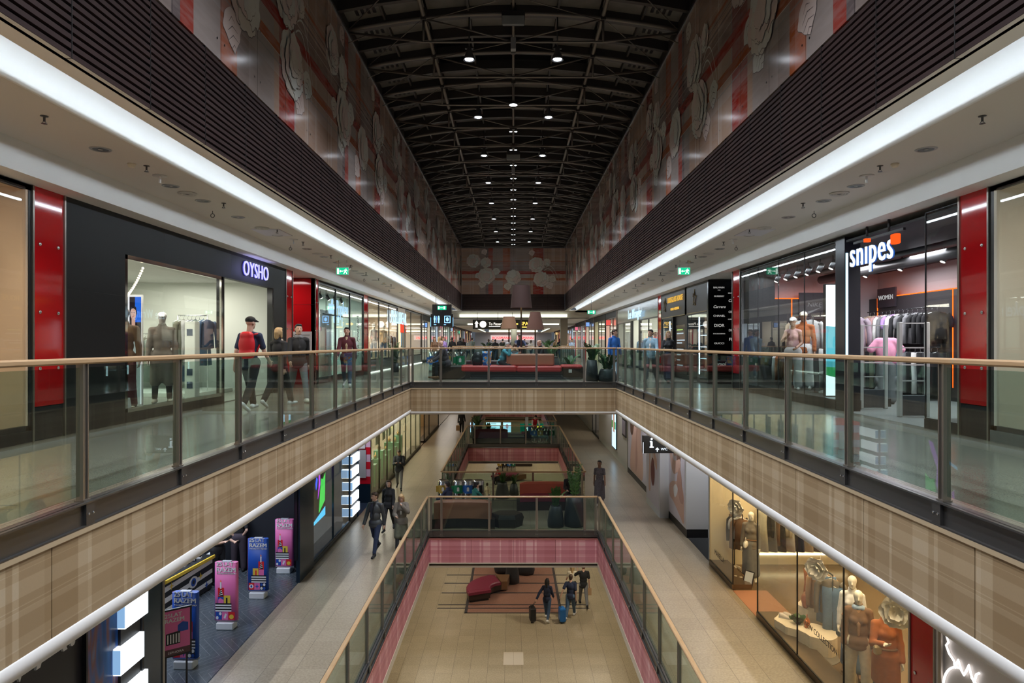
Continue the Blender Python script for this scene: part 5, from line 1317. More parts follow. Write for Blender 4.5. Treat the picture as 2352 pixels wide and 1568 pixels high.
for i in range(8):
    hang(('hanging_dress','hanging_jacket','hanging_trousers')[i % 3], (-8.45+.1*i, 17.3, 1.99), R(66), CL[['sage','olive','ash','grey','navy','sage','denim','denimd'][i]], '%s garment on the tall rail of the black shopfront, counted from the left' % ORD[i], g1)
fp = empty('white_pedestal', (-6.75, 14.35, 0), 'slim white pedestal with small notices near the black shopfront door', 'pedestal')
MB().cbox(-.11,.11,-.11,.11,0,1.75,.01).build('body', SHOPW, fp)
m = MB()
for z in (.35, .62, 1.45): m.box(-.06,.06,-.116,-.11,z,z+.14)
m.build('notice', M('notice_navy', (.05,.07,.12), .4), fp)
# white trainers on the platform, bags in the window
def shoe(loc, rz, mat, label, group, heel=False, parts=True):
    r = empty('shoe', loc, label, 'shoe', group, rz); m = MB()
    m.loft([[(x*w_, y, z) for x, z in ((-1,.0),(1,.0),(1.0,.5*h_),(.6,h_),(-.6,h_),(-1,.5*h_))] for y, w_, h_ in ((-.14,.012,.03),(-.11,.035,.045),(-.04,.042,.06),(.03,.036,.095),(.09,.036,.10),(.115,.02,.09))], 0, True, True)
    if heel: m.xf(Matrix.Translation((0,0,.035)) @ Matrix.Rotation(-.3, 4, 'X')); m.tube([(0,.10,.06),(0,.10,0)], [.014,.006], 6)
    m.build('upper', mat, r)
    if not heel: MB().loft([[(x*w_, y, z) for x in (-1, 1) for z in ((0,.02) if x < 0 else (.02,0))] for y, w_ in ((-.145,.015),(-.1,.042),(0,.045),(.09,.04),(.12,.022))], 0).build('sole', M('sole_white', (.7,.68,.64), .6), r)
    return r
TR_W = cloth('trainer', (.66,.64,.60))
shoe((-8.2, 16.7, .1), R(40), TR_W, 'white trainer at the front corner of the low white platform', None)
hb_ = empty('white_bag', (-6.55, 11.35, .16), 'white angular bag on the window floor beside the brown mannequin', 'bag')
MB().loft([[(-.17,-.08,0),(.17,-.08,0),(.17,.08,0),(-.17,.08,0)],[(-.15,-.05,.22),(.15,-.05,.22),(.15,.05,.22),(-.15,.05,.22)]]).build('body', CL['white'], hb_); MB().tube([(-.08,0,.22),(-.07,0,.34),(.07,0,.34),(.08,0,.22)], .008, 6).build('strap', CL['white'], hb_)
# boutique interior
g2 = 'clothes in the boutique behind the script sign'
rail('clothes_rail', (-7.5, 22.6), (-7.5, 24.0), 1.45, 'clothes rail just inside the boutique window', 1.44, CHROME)
for i in range(9): hang('hanging_tee', (-7.5, 22.7+.15*i, 1.44), R(20), CL[['rose','white','black','rust','white','navy','rose','ash','black'][i]], '%s top on the boutique window rail, counted from the viewer' % ORD[i], g2)
op = MB(); op.box(-.02,0,-.45,.45,0,.9).box(.0,.006,-.4,.4,.1,.8,1)
op.build('orange_poster', [M('poster_rim', (.5,.1,.05), .5), M('poster_orange', (.75,.13,.06), .5)], label='orange square poster hanging inside the boutique window', cat='poster').location = (-8.3, 23.7, 1.25)
for i, (px, hh) in enumerate(((1.0, 2.0), (2.0, 2.0), (3.0, 2.0))):
    m = MB()
    for j in range(7): m.tube([(-7.1+.05*math.sin(j), 25.0+i*.55+.075*j, 0.02), (-7.1+.05*math.sin(j), 25.0+i*.55+.075*j, 2.55)], .045, 6)
    m.build('curtain', M('curtain_pale', (.75,.76,.70), .8), label='%s pale floor-length curtain panel in the boutique doorway, counted from the viewer' % ORD[i], cat='curtain', group='pale curtains of the boutique')
def ceiling_spots(n, s, x, y0, dy, z, label, group, m=BLACK):
    r0 = None
    for i in range(n):
        lb = '%s %s, counted from the viewer' % (ORD[i], label)
        if r0 is None:
            r0 = empty('track_spot', (x, y0, z), lb, 'spotlight', group)
            MB().tube([(0,0,0),(0,0,-.10)], .012, 6).build('stem', m, r0)
            b = MB().lathe([(.055,-.1),(.06,.0),(.06,.1),(.03,.12)], 12); b.xf(Matrix.Translation((0,0,-.2)) @ Matrix.Rotation(s*.5, 4, 'Y')); b.build('head', m, r0)
            b = MB().lathe([(.05,-.102),(.01,-.102)], 12); b.xf(Matrix.Translation((0,0,-.2)) @ Matrix.Rotation(s*.5, 4, 'Y')); b.build('lens', E('spot_lens', (1,.95,.9), 6), r0)
        else: copy_tree(r0, (x, y0+dy*i, z), label=lb)
ceiling_spots(6, -1, -6.9, 22.4, 1.0, 3.2, 'black spotlight on the boutique ceiling track', 'black track spotlights in the boutique')
ceiling_spots(8, 1, 6.95, 13.6, .62, 3.2, 'black spotlight on the sportswear window ceiling', 'black track spotlights in the sportswear shop')
ceiling_spots(5, 1, 8.6, 10.6, 1.5, 3.2, 'black spotlight over the sportswear shop floor', 'black track spotlights over the sportswear floor')
dct = MB()
for x in (7.4, 8.3): dct.tube([(x, 9.8, 3.0), (x, 18.4, 3.0)], .11 if x > 8 else .05, 12)
dct.build('ceiling_duct', M('duct_grey', (.08,.08,.085), .4, .4), label='dark round ducts running under the sportswear shop ceiling', cat='duct')
# sportswear shop
wp = empty('display_platform', (6.95, 16.2, 0), 'low black display platform along the sportswear window', 'platform')
MB().cbox(-.55,.75,-2.3,2.15,.0,.17,.01).build('slab', BLACK, wp)
person((6.78, 16.55, .17), R(-35), 'mannequin in a white cap, pink top and pale trousers in the sportswear window', 1.74, dict(STAND, armR=(40,10,80,40), armL=(15,12,50,20)), [('vest', CL['rose']), ('trousers', CL['ash'], dict(g=.02, fl=.02)), ('shoes', CL['white'])], ('cap', CL['white']), SKIND, .014, True, name='mannequin', cat='mannequin', group=mq, face=False)
person((7.12, 16.75, .17), R(-30), 'taller mannequin in a cream cap and rust jacket behind the pink-top mannequin', 1.88, STAND, [('jacket', CL['rust']), ('trousers', CL['white'], dict(g=.022, fl=.03)), ('shoes', CL['white'])], ('cap', CL['cream']), SKIND, .014, name='mannequin', cat='mannequin', group=mq, face=False)
m = MB(); m.box(-.20,.20,-.06,.06,0,2.35,0); m.box(-.195,.195,-.066,-.06,.02,2.33,1); u, v = (1,0,0), (0,0,1)
for q, mi in (([(-.195,.45),(.0,.40),(.195,.42),(.195,.6),(-.195,.62)], 2), ([(-.195,.62),(.195,.6),(.195,1.45),(-.195,1.47)], 3), ([(.03,.45),(.19,.45),(.17,1.1),(.16,1.5),(.18,1.75),(.12,1.85),(.05,1.72),(.06,1.45),(.02,1.0)], 4), ([(.07,1.8),(.15,1.8),(.155,2.0),(.11,2.06),(.065,2.0)], 5), ([(.05,1.70),(.17,1.70),(.165,1.52),(.055,1.52)], 6)):
    m.poly((0,-.066,0), u, v, q, .002+.0008*mi, mi, (0,-1,0))
lbx = m.build('light_box', [BLACK, E('sb_white', (.85,.95,1.0), 2.2), E('sb_green', (.05,.45,.15), 1), E('sb_teal', (.10,.50,.62), 1.2), E('sb_denim', (.35,.62,.78), 1.3), E('sb_hair', (.03,.03,.04), .5), E('sb_top', (.8,.85,.9), 1.8)], label='bright tall light box with a woman in jeans at the sportswear window corner', cat='light box'); lbx.location = (6.72, 14.3, .18)
for i, (x, y, zt, w_) in enumerate(((7.12, 13.5, 1.66, .48), (7.03, 12.0, 1.66, .48))):
    r = empty('security_gate', (x, y, 0), 'white-framed security gate in the sportswear doorway, %s' % ('behind the other one' if i == 0 else 'nearer to the railing'), 'security gate', 'security gates of the sportswear shop')
    for s in (-1, 1): MB().cbox(s*w_/2-.035, s*w_/2+.035, -.04, .04, 0, zt, .01).build('upright', M('gate_white', (.55,.54,.52), .3), r)
    for z in (.62, .9, 1.2, zt-.03): MB().box(-w_/2, w_/2, -.012, .012, z, z+.022).build('cross_bar', M('gate_white', (.55,.54,.52), .3), r)
    MB().cbox(-w_/2+.03, w_/2-.03, -.03, .03, .02, .38, .01).build('base_panel', M('gate_dark', (.05,.055,.065), .4), r)
bd = empty('rack_sign', (9.74, 17.85, 2.24), 'dark square board with white capitals above the sportswear back wall rack', 'sign')
MB().box(0,.05,-.42,.42,0,.5).build('board', M('board_plum', (.045,.035,.045), .5), bd)
m = MB(); text_into(m, 'WOMEN', (-.004,0,.2), (0,-1,0), (0,0,1), .17, 0, .004, sx=1.05, bold=.006); m.build('lettering', E('white_print', (.8,.8,.8), .6), bd)
nk = empty('rack_sign', (8.1, 18.5, 1.95), 'black board with a pale curved stroke on the far wall of the sportswear shop', 'sign')
MB().box(-.35,.40,-.01,.04,0,.72).build('board', M('board_plum', (.045,.035,.045), .5), nk)
m = MB(); q = [(-.22,.30),(-.26,.18),(-.18,.12),(-.02,.18),(.28,.34),(-.02,.235),(-.14,.20),(-.19,.22)]
m.poly((0,-.012,0), (1,0,0), (0,0,1), q, .004, 0, (0,-1,0)); text_into(m, 'NIKE', (.05,-.012,.34), (1,0,0), (0,0,1), .16, 0, .003, sx=1.1, bold=.004, shear=.2); m.build('emblem', M('board_print', (.30,.30,.31), .5), nk)
rail('wall_rail', (9.50, 15.2), (9.50, 18.3), 2.12, 'upper black rail on the sportswear back wall')
rail('wall_rail', (9.50, 15.2), (9.50, 18.3), 1.20, 'lower black rail on the sportswear back wall')
g3 = 'clothes on the sportswear back wall'
uc = ['black','black','black','black','grey','black','grey','black','white','lilac','grey','white','rose','rose','sand','sand']
for i, c in enumerate(uc): hang('hanging_jacket' if i % 3 else 'hanging_tee', (9.50, 15.3+.19*i, 2.11), R(-18), CL[c], '%s garment on the upper sportswear rail, counted from the right' % ORD[i], g3)
lc_ = ['black','black','black','white','black','grey','denim','denim','denimd','black','denim','black','olive','black']
for i, c in enumerate(lc_): hang('hanging_trousers', (9.50, 15.3+.21*i, 1.19), R(-15), CL[c], '%s trousers on the lower sportswear rail, counted from the right' % ORD[i], g3)
ds = empty('display_stand', (7.97, 14.6, 0), 'headless stand dressed in a pink tee and grey cargo trousers inside the sportswear doorway', 'display stand', None, R(-20))
MB().lathe([(.16,0),(.16,.02),(.02,.03),(.015,1.3)], 16).build('pole', BLACK, ds)
blob_obj('tee_shirt', [('e',(0,0,1.14),(.20,.11,.26)),('c',(-.14,0,1.34),.07,(.14,0,1.34),.07),('c',(.17,0,1.32),.075,(.29,-.02,1.16),.075),('c',(-.17,0,1.32),.075,(-.29,-.02,1.16),.075),('c',(-.13,0,.93),.09,(.13,0,.93),.09)], .014, CL['pink'], ds, .03)
blob_obj('cargo_trousers', [('e',(0,0,.86),(.17,.11,.12)),('c',(.09,0,.8),.10,(.10,0,.10),.10),('c',(-.09,0,.8),.10,(-.10,0,.10),.10),('e',(.19,-.02,.5),(.04,.07,.09)),('e',(-.19,-.02,.5),(.04,.07,.09)),('e',(.19,-.02,.28),(.04,.07,.08)),('e',(-.19,-.02,.28),(.04,.07,.08))], .014, CL['grey'], ds, .02)
# window rails with clothes, shelf with trainers
rail('clothes_rail', (7.25, 17.4), (7.25, 18.4), 1.15, 'black rail of brown and white clothes at the far end of the sportswear window', .95)
g4 = 'clothes on the rails in the sportswear window'
for i, c in enumerate(['rust','brown','brown','rust','white']): hang('hanging_jacket', (7.25, 17.45+.2*i, 1.14), R(-25), CL[c], '%s jacket on the low sportswear window rail' % ORD[i], g4)
rail('clothes_rail', (7.6, 17.3), (7.6, 18.4), 2.0, 'tall black rail with pale hoodies in the sportswear window', 1.9)
for i, c in enumerate(['ash','ash','white','sand']): hang('hanging_jacket', (7.6, 17.4+.28*i, 1.99), R(-30), CL[c], '%s pale hoodie on the tall sportswear window rail' % ORD[i], g4)
rail('clothes_rail', (7.7, 15.2), (7.7, 16.2), 2.0, 'tall black rail with mauve hoodies beside the bright light box', 1.9)
for i, c in enumerate(['mauve','mauve','mauve']): hang('hanging_jacket', (7.7, 15.35+.3*i, 1.99), R(-30), CL[c], '%s mauve hoodie on the rail beside the bright light box' % ORD[i], g4)
for i, c in enumerate(['red','ash','white']): hang('hanging_trousers', (7.3, 15.2+.32*i, 1.28), R(-30), CL[c], ['red','grey','white'][i]+' trousers hanging low beside the bright light box', g4)
rail('clothes_rail', (7.3, 15.1), (7.3, 16.0), 1.29, 'low black rail with red and pale trousers beside the bright light box', 1.1)
sh_ = empty('shelf', (7.0, 15.4, .17), 'small black glass shelf with white trainers in the sportswear window', 'shelf')
for z in (.0, .42): MB().box(-.22,.22,-.35,.35,z,z+.015).build('board', BLACKG, sh_)
for x in (-.2, .2): MB().box(x-.01,x+.01,-.01,.01,0,.45).build('upright', BLACK, sh_)
for i, (z, n_) in enumerate(((.187, 'on the lower board'), (.605, 'on the upper board'))):
    shoe((7.0, 15.3, z), R(-120), TR_W, 'white trainer %s of the small black shelf, sportswear window' % n_, 'trainers in the sportswear window')
# optician: lit cabinets with eyewear
for i, (y, x) in enumerate(((23.4, 6.75), (27.9, 6.75))):
    nmx = 'lit eyewear cabinet behind the optician window, %s' % ('beside the wall of names' if i == 0 else 'at the far end')
    r = empty('eyewear_cabinet', (x, y, .12), nmx, 'cabinet', 'lit eyewear cabinets')
    W_ = .62
    MB().box(-.02,.28,-W_,W_,0,2.15).build('back', M('cabinet_wood', (.20,.11,.06), .4), r)
    for s in (-1, 1): MB().box(-.22,-.19,s*W_-.02,s*W_+.02,.1,2.1).build('light_strip', E('cab_strip', (.72,.88,1), 7), r)
    for z in (.25,.65,1.05,1.45,1.8): MB().box(-.22,-.02,-W_,W_,z,z+.015).build('shelf_board', M('shelf_lit', (.5,.6,.65), .2), r)
    area((x-.3, y, 1.25), (0, R(-90), 0), 1.6, .9, 26, (.72,.9,1))
    for z in (.25,.65,1.05,1.45,1.8):
        for j in range(5):
            m = MB(); yy = -.48+.24*j
            for s in (-1, 1): m.tube([(-.12, yy+s*.045+.032*math.cos(t), z+.05+.026*math.sin(t)) for t in [2*PI*q/10 for q in range(11)]], .006, 5)
            m.tube([(-.12,yy-.012,z+.055),(-.12,yy+.012,z+.055)], .004, 4).tube([(-.12,yy+.077,z+.055),(-.03,yy+.077,z+.05)], .004, 4).tube([(-.12,yy-.077,z+.055),(-.03,yy-.077,z+.05)], .004, 4)
            o = m.build('eyeglasses', [BLACKG], label='dark spectacles on the lit optician shelves %s' % ('by the wall of names' if i == 0 else 'at the far end'), cat='spectacles', group='spectacles on the lit shelves '+('by the wall of names' if i == 0 else 'at the far end'), recentre=False)
            o.location = (x, y, .12)
# jeans shop mannequins
for i, y in enumerate((33.2, 34.0)):
    person((6.95+.1*i, y, .08), R(-50), 'mannequin in a dark denim jacket in the jeans shop window, %s' % ('nearer the door' if i else 'nearer the optician'), 1.78, STAND, [('jacket', CL['denimd']), ('jeans', CL['denim'])], ('none', None), BLACK, .02, name='mannequin', cat='mannequin', group=mq, face=False)
for i, y in enumerate((31.0, 33.5, 36.0)):
    person((-6.85, y, .55), R(50), '%s mannequin in the window of the letters shopfront, counted from the viewer' % ORD[i], 1.7, STAND, [('jacket', CL[['grey','white','tan'][i]]), ('jeans', CL['denim'])], ('cap', CL['ash']), MANQ, .02, name='mannequin', cat='mannequin', group=mq, face=False)
rail('clothes_rail', (-7.6, 40.2), (-7.6, 42.5), 1.9, 'clothes rail in the far window of the letters shopfront', 1.3, CHROME)
for i in range(9): hang('hanging_jacket', (-7.6, 40.3+.26*i, 1.89), R(25), CL[['white','denim','tan','rust','black','white','sage','rose','black'][i]], '%s jacket on the far rail of the letters shopfront' % ORD[i], 'jackets in the far letters shop window')
rail('clothes_rail', (7.6, 37.5), (7.6, 40.5), 1.6, 'clothes rail in the far window of the jeans shop', 1.5, CHROME)
for i in range(10): hang('hanging_jacket', (7.6, 37.6+.3*i, 1.59), R(-25), CL[['denim','denimd','white','navy','denim','grey','denim','black','ltblue','denim'][i]], '%s jacket on the far rail of the jeans shop' % ORD[i], 'jackets in the far jeans shop window')
# ------------------------------------------------------------------ ceiling fittings of the two galleries
def ceil_item(kind):
    r = empty(kind, (0,0,ZC), 'x', 'x')
    if kind == 'recessed_downlight':
        MB().lathe([(.12,-.010),(.13,0)], 22, caps=False).lathe([(.12,-.010),(.098,-.012),(.09,.0)], 22, caps=False).build('rim', M('rim_grey', (.32,.31,.30), .3, .7), r)
        MB().lathe([(.092,-.006),(.05,-.003),(.004,-.003)], 18).build('reflector', M('reflector_dark', (.03,.028,.026), .3, .5), r)
        MB().lathe([(.03,-.008),(.004,-.010)], 12).build('lamp', M('lamp_off', (.55,.54,.5), .3), r)
    elif kind == 'air_diffuser':
        m = MB()
        for a in (.15, .11, .07): m.lathe([(a,-.006),(a-.012,-.03),(a-.03,-.006)], 22, caps=False)
        m.build('ring', M('diffuser_white', (.6,.58,.55), .4), r); MB().lathe([(.04,-.02),(.004,-.024)], 14).build('core', BLACK, r)
    elif kind == 'sprinkler':
        MB().lathe([(.04,0),(.04,-.006),(.012,-.01),(.012,-.06)], 12).lathe([(.03,-.085),(.03,-.08)], 12).tube([(.012,0,-.06),(.02,0,-.072),(.0,0,-.085)], .004, 5).tube([(-.012,0,-.06),(-.02,0,-.072),(.0,0,-.085)], .004, 5).build('head', STEELD, r)
    elif kind == 'smoke_detector':
        MB().lathe([(.055,0),(.055,-.015),(.045,-.035),(.03,-.05),(.004,-.052)], 18).build('housing', M('detector_cream', (.7,.62,.48), .5), r)
    elif kind == 'ceiling_hook':
        MB().tube([(0,0,0),(0,0,-.05)], .006, 5).tube([(.035*math.sin(t),0,-.085+.035*math.cos(t)) for t in [2*PI*i/14 for i in range(15)]], .007, 6).build('ring', STEELD, r)
    else:
        MB().lathe([(.10,0),(.10,-.01),(.02,-.012)], 18).build('cover', M('cover_white', (.6,.58,.56), .5), r); MB().box(-.012,.012,-.012,.012,-.11,-.01).build('pin', M('cover_white', (.6,.58,.56), .5), r)
    return r
CI = {}
def put_ceiling(kind, x, y, label, cat, group):
    if kind not in CI:
        o = CI[kind] = ceil_item(kind); o.location = (x, y, ZC); o['label'] = label; o['category'] = cat; o['group'] = group
    else:
        o = copy_tree(CI[kind], (x, y, ZC), label=label, group=group); o['category'] = cat
for s, sd in ((-1, 'left'), (1, 'right')):
    cnt = {}
    def P(kind, cat, x, y, nme):
        i = cnt.get(kind, 0); cnt[kind] = i+1
        put_ceiling(kind, s*x, y, '%s %s in the %s gallery ceiling, counted from the viewer' % (ORD[i], nme, sd), cat, '%ss of the %s gallery ceiling' % (nme, sd))
    for i, y in enumerate([8.6, 10.6, 11.7, 13.2, 15.4, 17.6, 19.2, 20.6, 22.9, 24.4, 26.2, 28.0, 30.0, 32.5, 35.0, 38.0, 41.0]): P('recessed_downlight', 'downlight', 5.32 if i else 5.2, y, 'round downlight')
    for y in (11.1, 14.4, 18.5, 23.6, 29.0, 36.0): P('air_diffuser', 'air diffuser', 5.30, y, 'round air diffuser')
    for y in (7.35, 9.4, 11.9, 14.6, 16.4, 18.9, 21.2, 23.4, 25.6, 28.2, 31.0, 34.0): P('sprinkler', 'sprinkler', 5.05, y, 'sprinkler head')
    for y in (9.3, 20.2, 27.4): P('smoke_detector', 'smoke detector', 5.2, y, 'smoke detector')
    for y in (12.6, 17.0, 22.2, 25.4, 30.5): P('ceiling_hook', 'hook', 5.55, y, 'ring hook')
    for y in (9.95, 16.0, 21.5): P('sensor_cover', 'cover', 5.15, y, 'flat round cover with pin')
    r = empty('access_hatch', (s*5.3, 15.0, ZC), 'square access hatch in the %s gallery ceiling' % sd, 'hatch', 'access hatches of the gallery ceilings')
    MB().box(-.3,.3,-.45,.45,-.01,0).build('panel', M('hatch_lilac', (.62,.60,.66), .35), r)
    r = empty('exit_sign', (s*5.0 if s > 0 else -5.0, 20.0, 3.30), 'green lit exit sign with running figure, hanging over the %s gallery' % sd, 'exit sign', 'green exit signs')
    MB().box(-.18,.18,-.02,.02,.0,.22).build('housing', WHITEP, r); MB().tube([(-.12,0,.22),(-.12,0,.43)], .008, 5).tube([(.12,0,.22),(.12,0,.43)], .008, 5).build('hanger', STEEL, r)
    MB().box(-.172,.172,-.024,-.02,.01,.21).build('lit_face', E('exit_green', (.01,.45,.22), 1.5), r)
    m = MB(); o = (0,-.024,0); u, v = (1,0,0), (0,0,1)
    m.box(-.155,-.10,-.028,-.024,.03,.19); m.box(-.07,.02,-.028,-.024,.10,.12); m.poly(o, u, v, [(-.085,.11),(-.05,.145),(-.05,.075)], .004, 0, (0,-1,0))
    m.disc((.10,-.024,.175), u, v, .018, -.004); m.poly(o, u, v, [(.06,.15),(.12,.155),(.15,.11),(.14,.10),(.11,.13),(.10,.09),(.135,.06),(.13,.03),(.115,.03),(.11,.06),(.075,.085),(.05,.03),(.03,.03),(.06,.10),(.075,.13),(.05,.13),(.04,.11),(.03,.115)], .004, 0, (0,-1,0))
    m.build('pictogram', E('exit_white', (.8,1,.9), 2.5), r)
# far hanging signs
r = empty('direction_sign', (-3.55, 34.0, 2.15), 'black hanging sign with blue toilet and lift symbols beyond the letters shopfront', 'sign')
MB().box(-.56,.56,-.05,.05,0,.62).build('sign_body', M('sign_black', (.02,.02,.02), .3), r); MB().box(-.48,.48,-.04,.04,.62,1.1).build('back_box', M('sign_black', (.02,.02,.02), .3), r); MB().tube([(-.3,0,1.1),(-.3,0,1.56)], .012, 6).tube([(.3,0,1.1),(.3,0,1.56)], .012, 6).build('hanger_rod', STEELD, r)
m = MB()
for x in (-.36, -.16): m.disc((x,-.05,.50), (1,0,0), (0,0,1), .035, .005); m.box(x-.045,x+.045,-.056,-.05,.32,.455); m.box(x-.03,x+.03,-.056,-.05,.18,.32)
m.box(-.265,-.255,-.056,-.05,.18,.52); m.box(.12,.42,-.056,-.05,.50,.53); m.box(.12,.42,-.056,-.05,.18,.21); m.box(.12,.15,-.056,-.05,.2,.52); m.box(.39,.42,-.056,-.05,.2,.52); m.ell((.27,-.05,.36),.07,.01,.1)
m.box(-.56,-.545,-.056,-.05,0,.45); m.box(.545,.56,-.056,-.05,0,.45); m.box(-.4,-.28,-.056,-.05,.08,.10); m.box(.1,.2,-.056,-.05,.08,.10)
m.build('pictogram', E('sign_blue', (.2,.5,1), 3), r)
r2 = empty('exit_sign', (-3.55, 33.96, 2.98), 'small green exit sign on top of the black toilet sign', 'exit sign', 'green exit signs')
MB().box(-.22,.22,-.02,.0,0,.2).build('lit_face', E('exit_green', (.01,.45,.22), 1.5), r2); MB().box(-.19,-.12,-.026,-.02,.03,.17).box(-.08,.04,-.026,-.02,.09,.11).box(.08,.16,-.026,-.02,.03,.17).build('pictogram', E('exit_white', (.8,1,.9), 2.5), r2)
r3 = empty('exit_sign', (4.35, 38, 2.95), 'small green exit sign hanging farther along the right gallery', 'exit sign', 'green exit signs')
MB().box(-.22,.22,-.02,.0,0,.2).build('lit_face', E('exit_green', (.01,.45,.22), 1.5), r3); MB().box(-.19,-.12,-.026,-.02,.03,.17).box(-.08,.04,-.026,-.02,.09,.11).box(.08,.16,-.026,-.02,.03,.17).build('pictogram', E('exit_white', (.8,1,.9), 2.5), r3)
MB().tube([(0,0,.2),(0,0,.78)], .01, 5).build('hanger_rod', STEELD, r3)
for x, c, n_ in ((-2.0, 'white', 'white round emblem and lettering'), (.72, 'gold', 'gold arrow and lettering')):
    r = empty('direction_sign', (x, 53.0, 2.45), 'dark hanging board with %s over the far concourse' % n_, 'sign')
    MB().box(-1.15,1.15,-.05,.05,0,.72).build('sign_body', M('sign_olive', (.05,.05,.035), .4), r); MB().tube([(-.8,0,.72),(-.8,0,1.28)], .02, 6).tube([(.8,0,.72),(.8,0,1.28)], .02, 6).build('hanger_rod', STEELD, r)
    m = MB(); mt = E('board_white', (1,.95,.85), 1.8) if c == 'white' else E('board_gold', (1,.6,.1), 2)
    if c == 'white': m.disc((-.35,-.05,.36), (1,0,0), (0,0,1), .26, .005); text_into(m, 'To Pizzeria', (.1,-.056,.3), (1,0,0), (0,0,1), .28, 0, .004, align='LEFT', sx=.9); m.box(.1,1.0,-.056,-.05,.18,.21); m.poly((-.85,-.05,.36), (1,0,0), (0,0,1), [(-.08,-.25),(.08,-.25),(.08,.05),(.16,.05),(0,.28),(-.16,.05),(-.08,.05)], .005, 0, (0,-1,0))
    else: text_into(m, 'SPAR', (.25,-.056,.28), (1,0,0), (0,0,1), .38, 0, .004, sx=1.0, bold=.02); m.box(-.75,-.35,-.056,-.05,.34,.44); m.poly((-.75,-.05,.39), (1,0,0), (0,0,1), [(-.2,0),(0,.14),(0,-.14)], .005, 0, (0,-1,0)); m.box(-.1,.5,-.056,-.05,.1,.18)
    m.build('lettering', mt, r)
# ------------------------------------------------------------------ planters, bins, seats
POTM = M('pot_charcoal', (.028,.030,.034), .5); SOIL = M('soil', (.03,.02,.014), .9)
LEAFG = M('leaf_green', (.035,.10,.022), .35, var=.35, vscale=10); STEMG = M('stem_green', (.06,.10,.03), .5)
def plant(loc, pot, label, group, hgt=.75, n=9, seed=0, pm=None, spread=.45):
    """pot: list of (radius, height)"""
    r = empty('potted_plant', loc, label, 'potted plant', group); rnd = random.Random(seed)
    zt = pot[-1][1]; rt = pot[-1][0]
    MB().lathe(list(pot)+[(rt*.88, zt), (rt*.84, zt-.06)], 28, caps=True).build('pot', pm or POTM, r)
    MB().lathe([(rt*.86, zt-.05), (.01, zt-.04)], 20).build('soil', SOIL, r)
    m, st = MB(), MB()
    for i in range(n):
        a = rnd.uniform(0, 2*PI); hh = hgt*rnd.uniform(.6, 1.05); sp = spread*rnd.uniform(.35, 1)
        pts = [Vector((math.cos(a)*(rt*.3+sp*t**1.7), math.sin(a)*(rt*.3+sp*t**1.7), zt-.05+hh*(t-.18*t*t))) for t in [j/9 for j in range(10)]]
        st.tube(pts, [.014-.011*j/9 for j in range(10)], 5)
        for j in range(1, 10):
            d = (pts[j]-pts[j-1]).normalized(); sd = d.cross(Vector((0,0,1)));  sd = sd.normalized() if sd.length > .1 else Vector((1,0,0))
            for s in (-1, 1):
                L = .10+.05*math.sin(PI*j/10); o = pts[j]; e = (sd*s*.8+d*.55+Vector((0,0,rnd.uniform(-.1,.25)))).normalized()
                w_ = e.cross(d).cross(e).normalized()*L*.26; up = e.cross(w_).normalized()*L*.05
                m.add([o, o+e*L*.35+w_+up, o+e*L*.75+w_*.75+up, o+e*L, o+e*L*.75-w_*.75+up, o+e*L*.35-w_+up, o+e*L*.5-up], [(0,1,6),(1,2,6),(2,3,6),(3,4,6),(4,5,6),(5,0,6)], 0, True)
    st.build('stem', STEMG, m.build('foliage', LEAFG, r))
    return r
TALL = [(.20,0),(.27,.02),(.30,.15),(.27,.6),(.23,.95)]; ROUND = [(.30,0),(.40,.03),(.44,.2),(.38,.5),(.28,.68)]; TPR = [(.28,0),(.34,.03),(.33,.3),(.27,.9),(.25,.95)]
GP1 = 'potted plants on the upper bridge'; GP2 = 'potted plants on the lower gallery'; GP3 = 'potted plants on the ground floor'
plant((2.72, 23.6, 0), [(.21,0),(.22,.03),(.20,.4),(.165,.72)], 'plant in a tall tapered charcoal pot by the right end of the red seating', GP1, .72, 11, 1, spread=.34)
plant((3.24, 23.5, 0), [(.28,0),(.33,.03),(.335,.15),(.28,.34),(.235,.42)], 'plant in a low round charcoal pot at the right corner of the upper bridge', GP1, .66, 12, 2, spread=.34)
plant((2.3, 27.6, 0), [(.2,0),(.24,.02),(.22,.3),(.18,.4)], 'plant with one arching stem behind the right end of the red seating', GP1, .6, 4, 3)
plant((2.05, 36.5, 0), [(.35,0),(.42,.05),(.45,.3),(.36,.6)], 'plant in a dark bowl pot far back on the upper bridge, right side', GP1, .9, 10, 4, spread=.5)
plant((2.5, 50.4, 0), TPR, 'dark plant above the far handrail, right of the lamp shades', GP1, .9, 10, 14, spread=.8)
plant((-5.4, 31.2, 0), [(.16,0),(.18,.02),(.17,.4)], 'slim leafy plant in front of the letters shopfront on the left gallery', GP1, 1.2, 7, 5, spread=.35)
for i, x in enumerate((-2.1, -1.35, -.6, .7)): plant((x, 52.5, 0), TPR, '%s dark plant of the row beyond the far handrail, counted from the left' % ORD[i], 'row of plants beyond the far handrail', .55, 8, 20+i, spread=.6)
plant((1.46, 23.5, ZL), [(.24,0),(.28,.03),(.285,.2),(.24,.5),(.19,.72)], 'shorter of two charcoal pots with a thin plant on the lower bridge', GP2, .8, 6, 6, spread=.3)
plant((2.12, 23.62, ZL), [(.30,0),(.36,.05),(.365,.3),(.30,.8),(.28,1.02)], 'larger charcoal pot with a tall leafy plant at the right end of the lower bridge', GP2, 1.35, 9, 7, spread=.3)
plant((-2.35, 44.7, ZL), TPR, 'plant in a tapered dark pot on the far lower bridge, larger of two', GP2, .7, 9, 8)
plant((-1.65, 44.9, ZL), [(.2,0),(.24,.02),(.22,.4),(.2,.62)], 'plant in a small dark pot on the far lower bridge', GP2, .6, 8, 9, spread=.2)
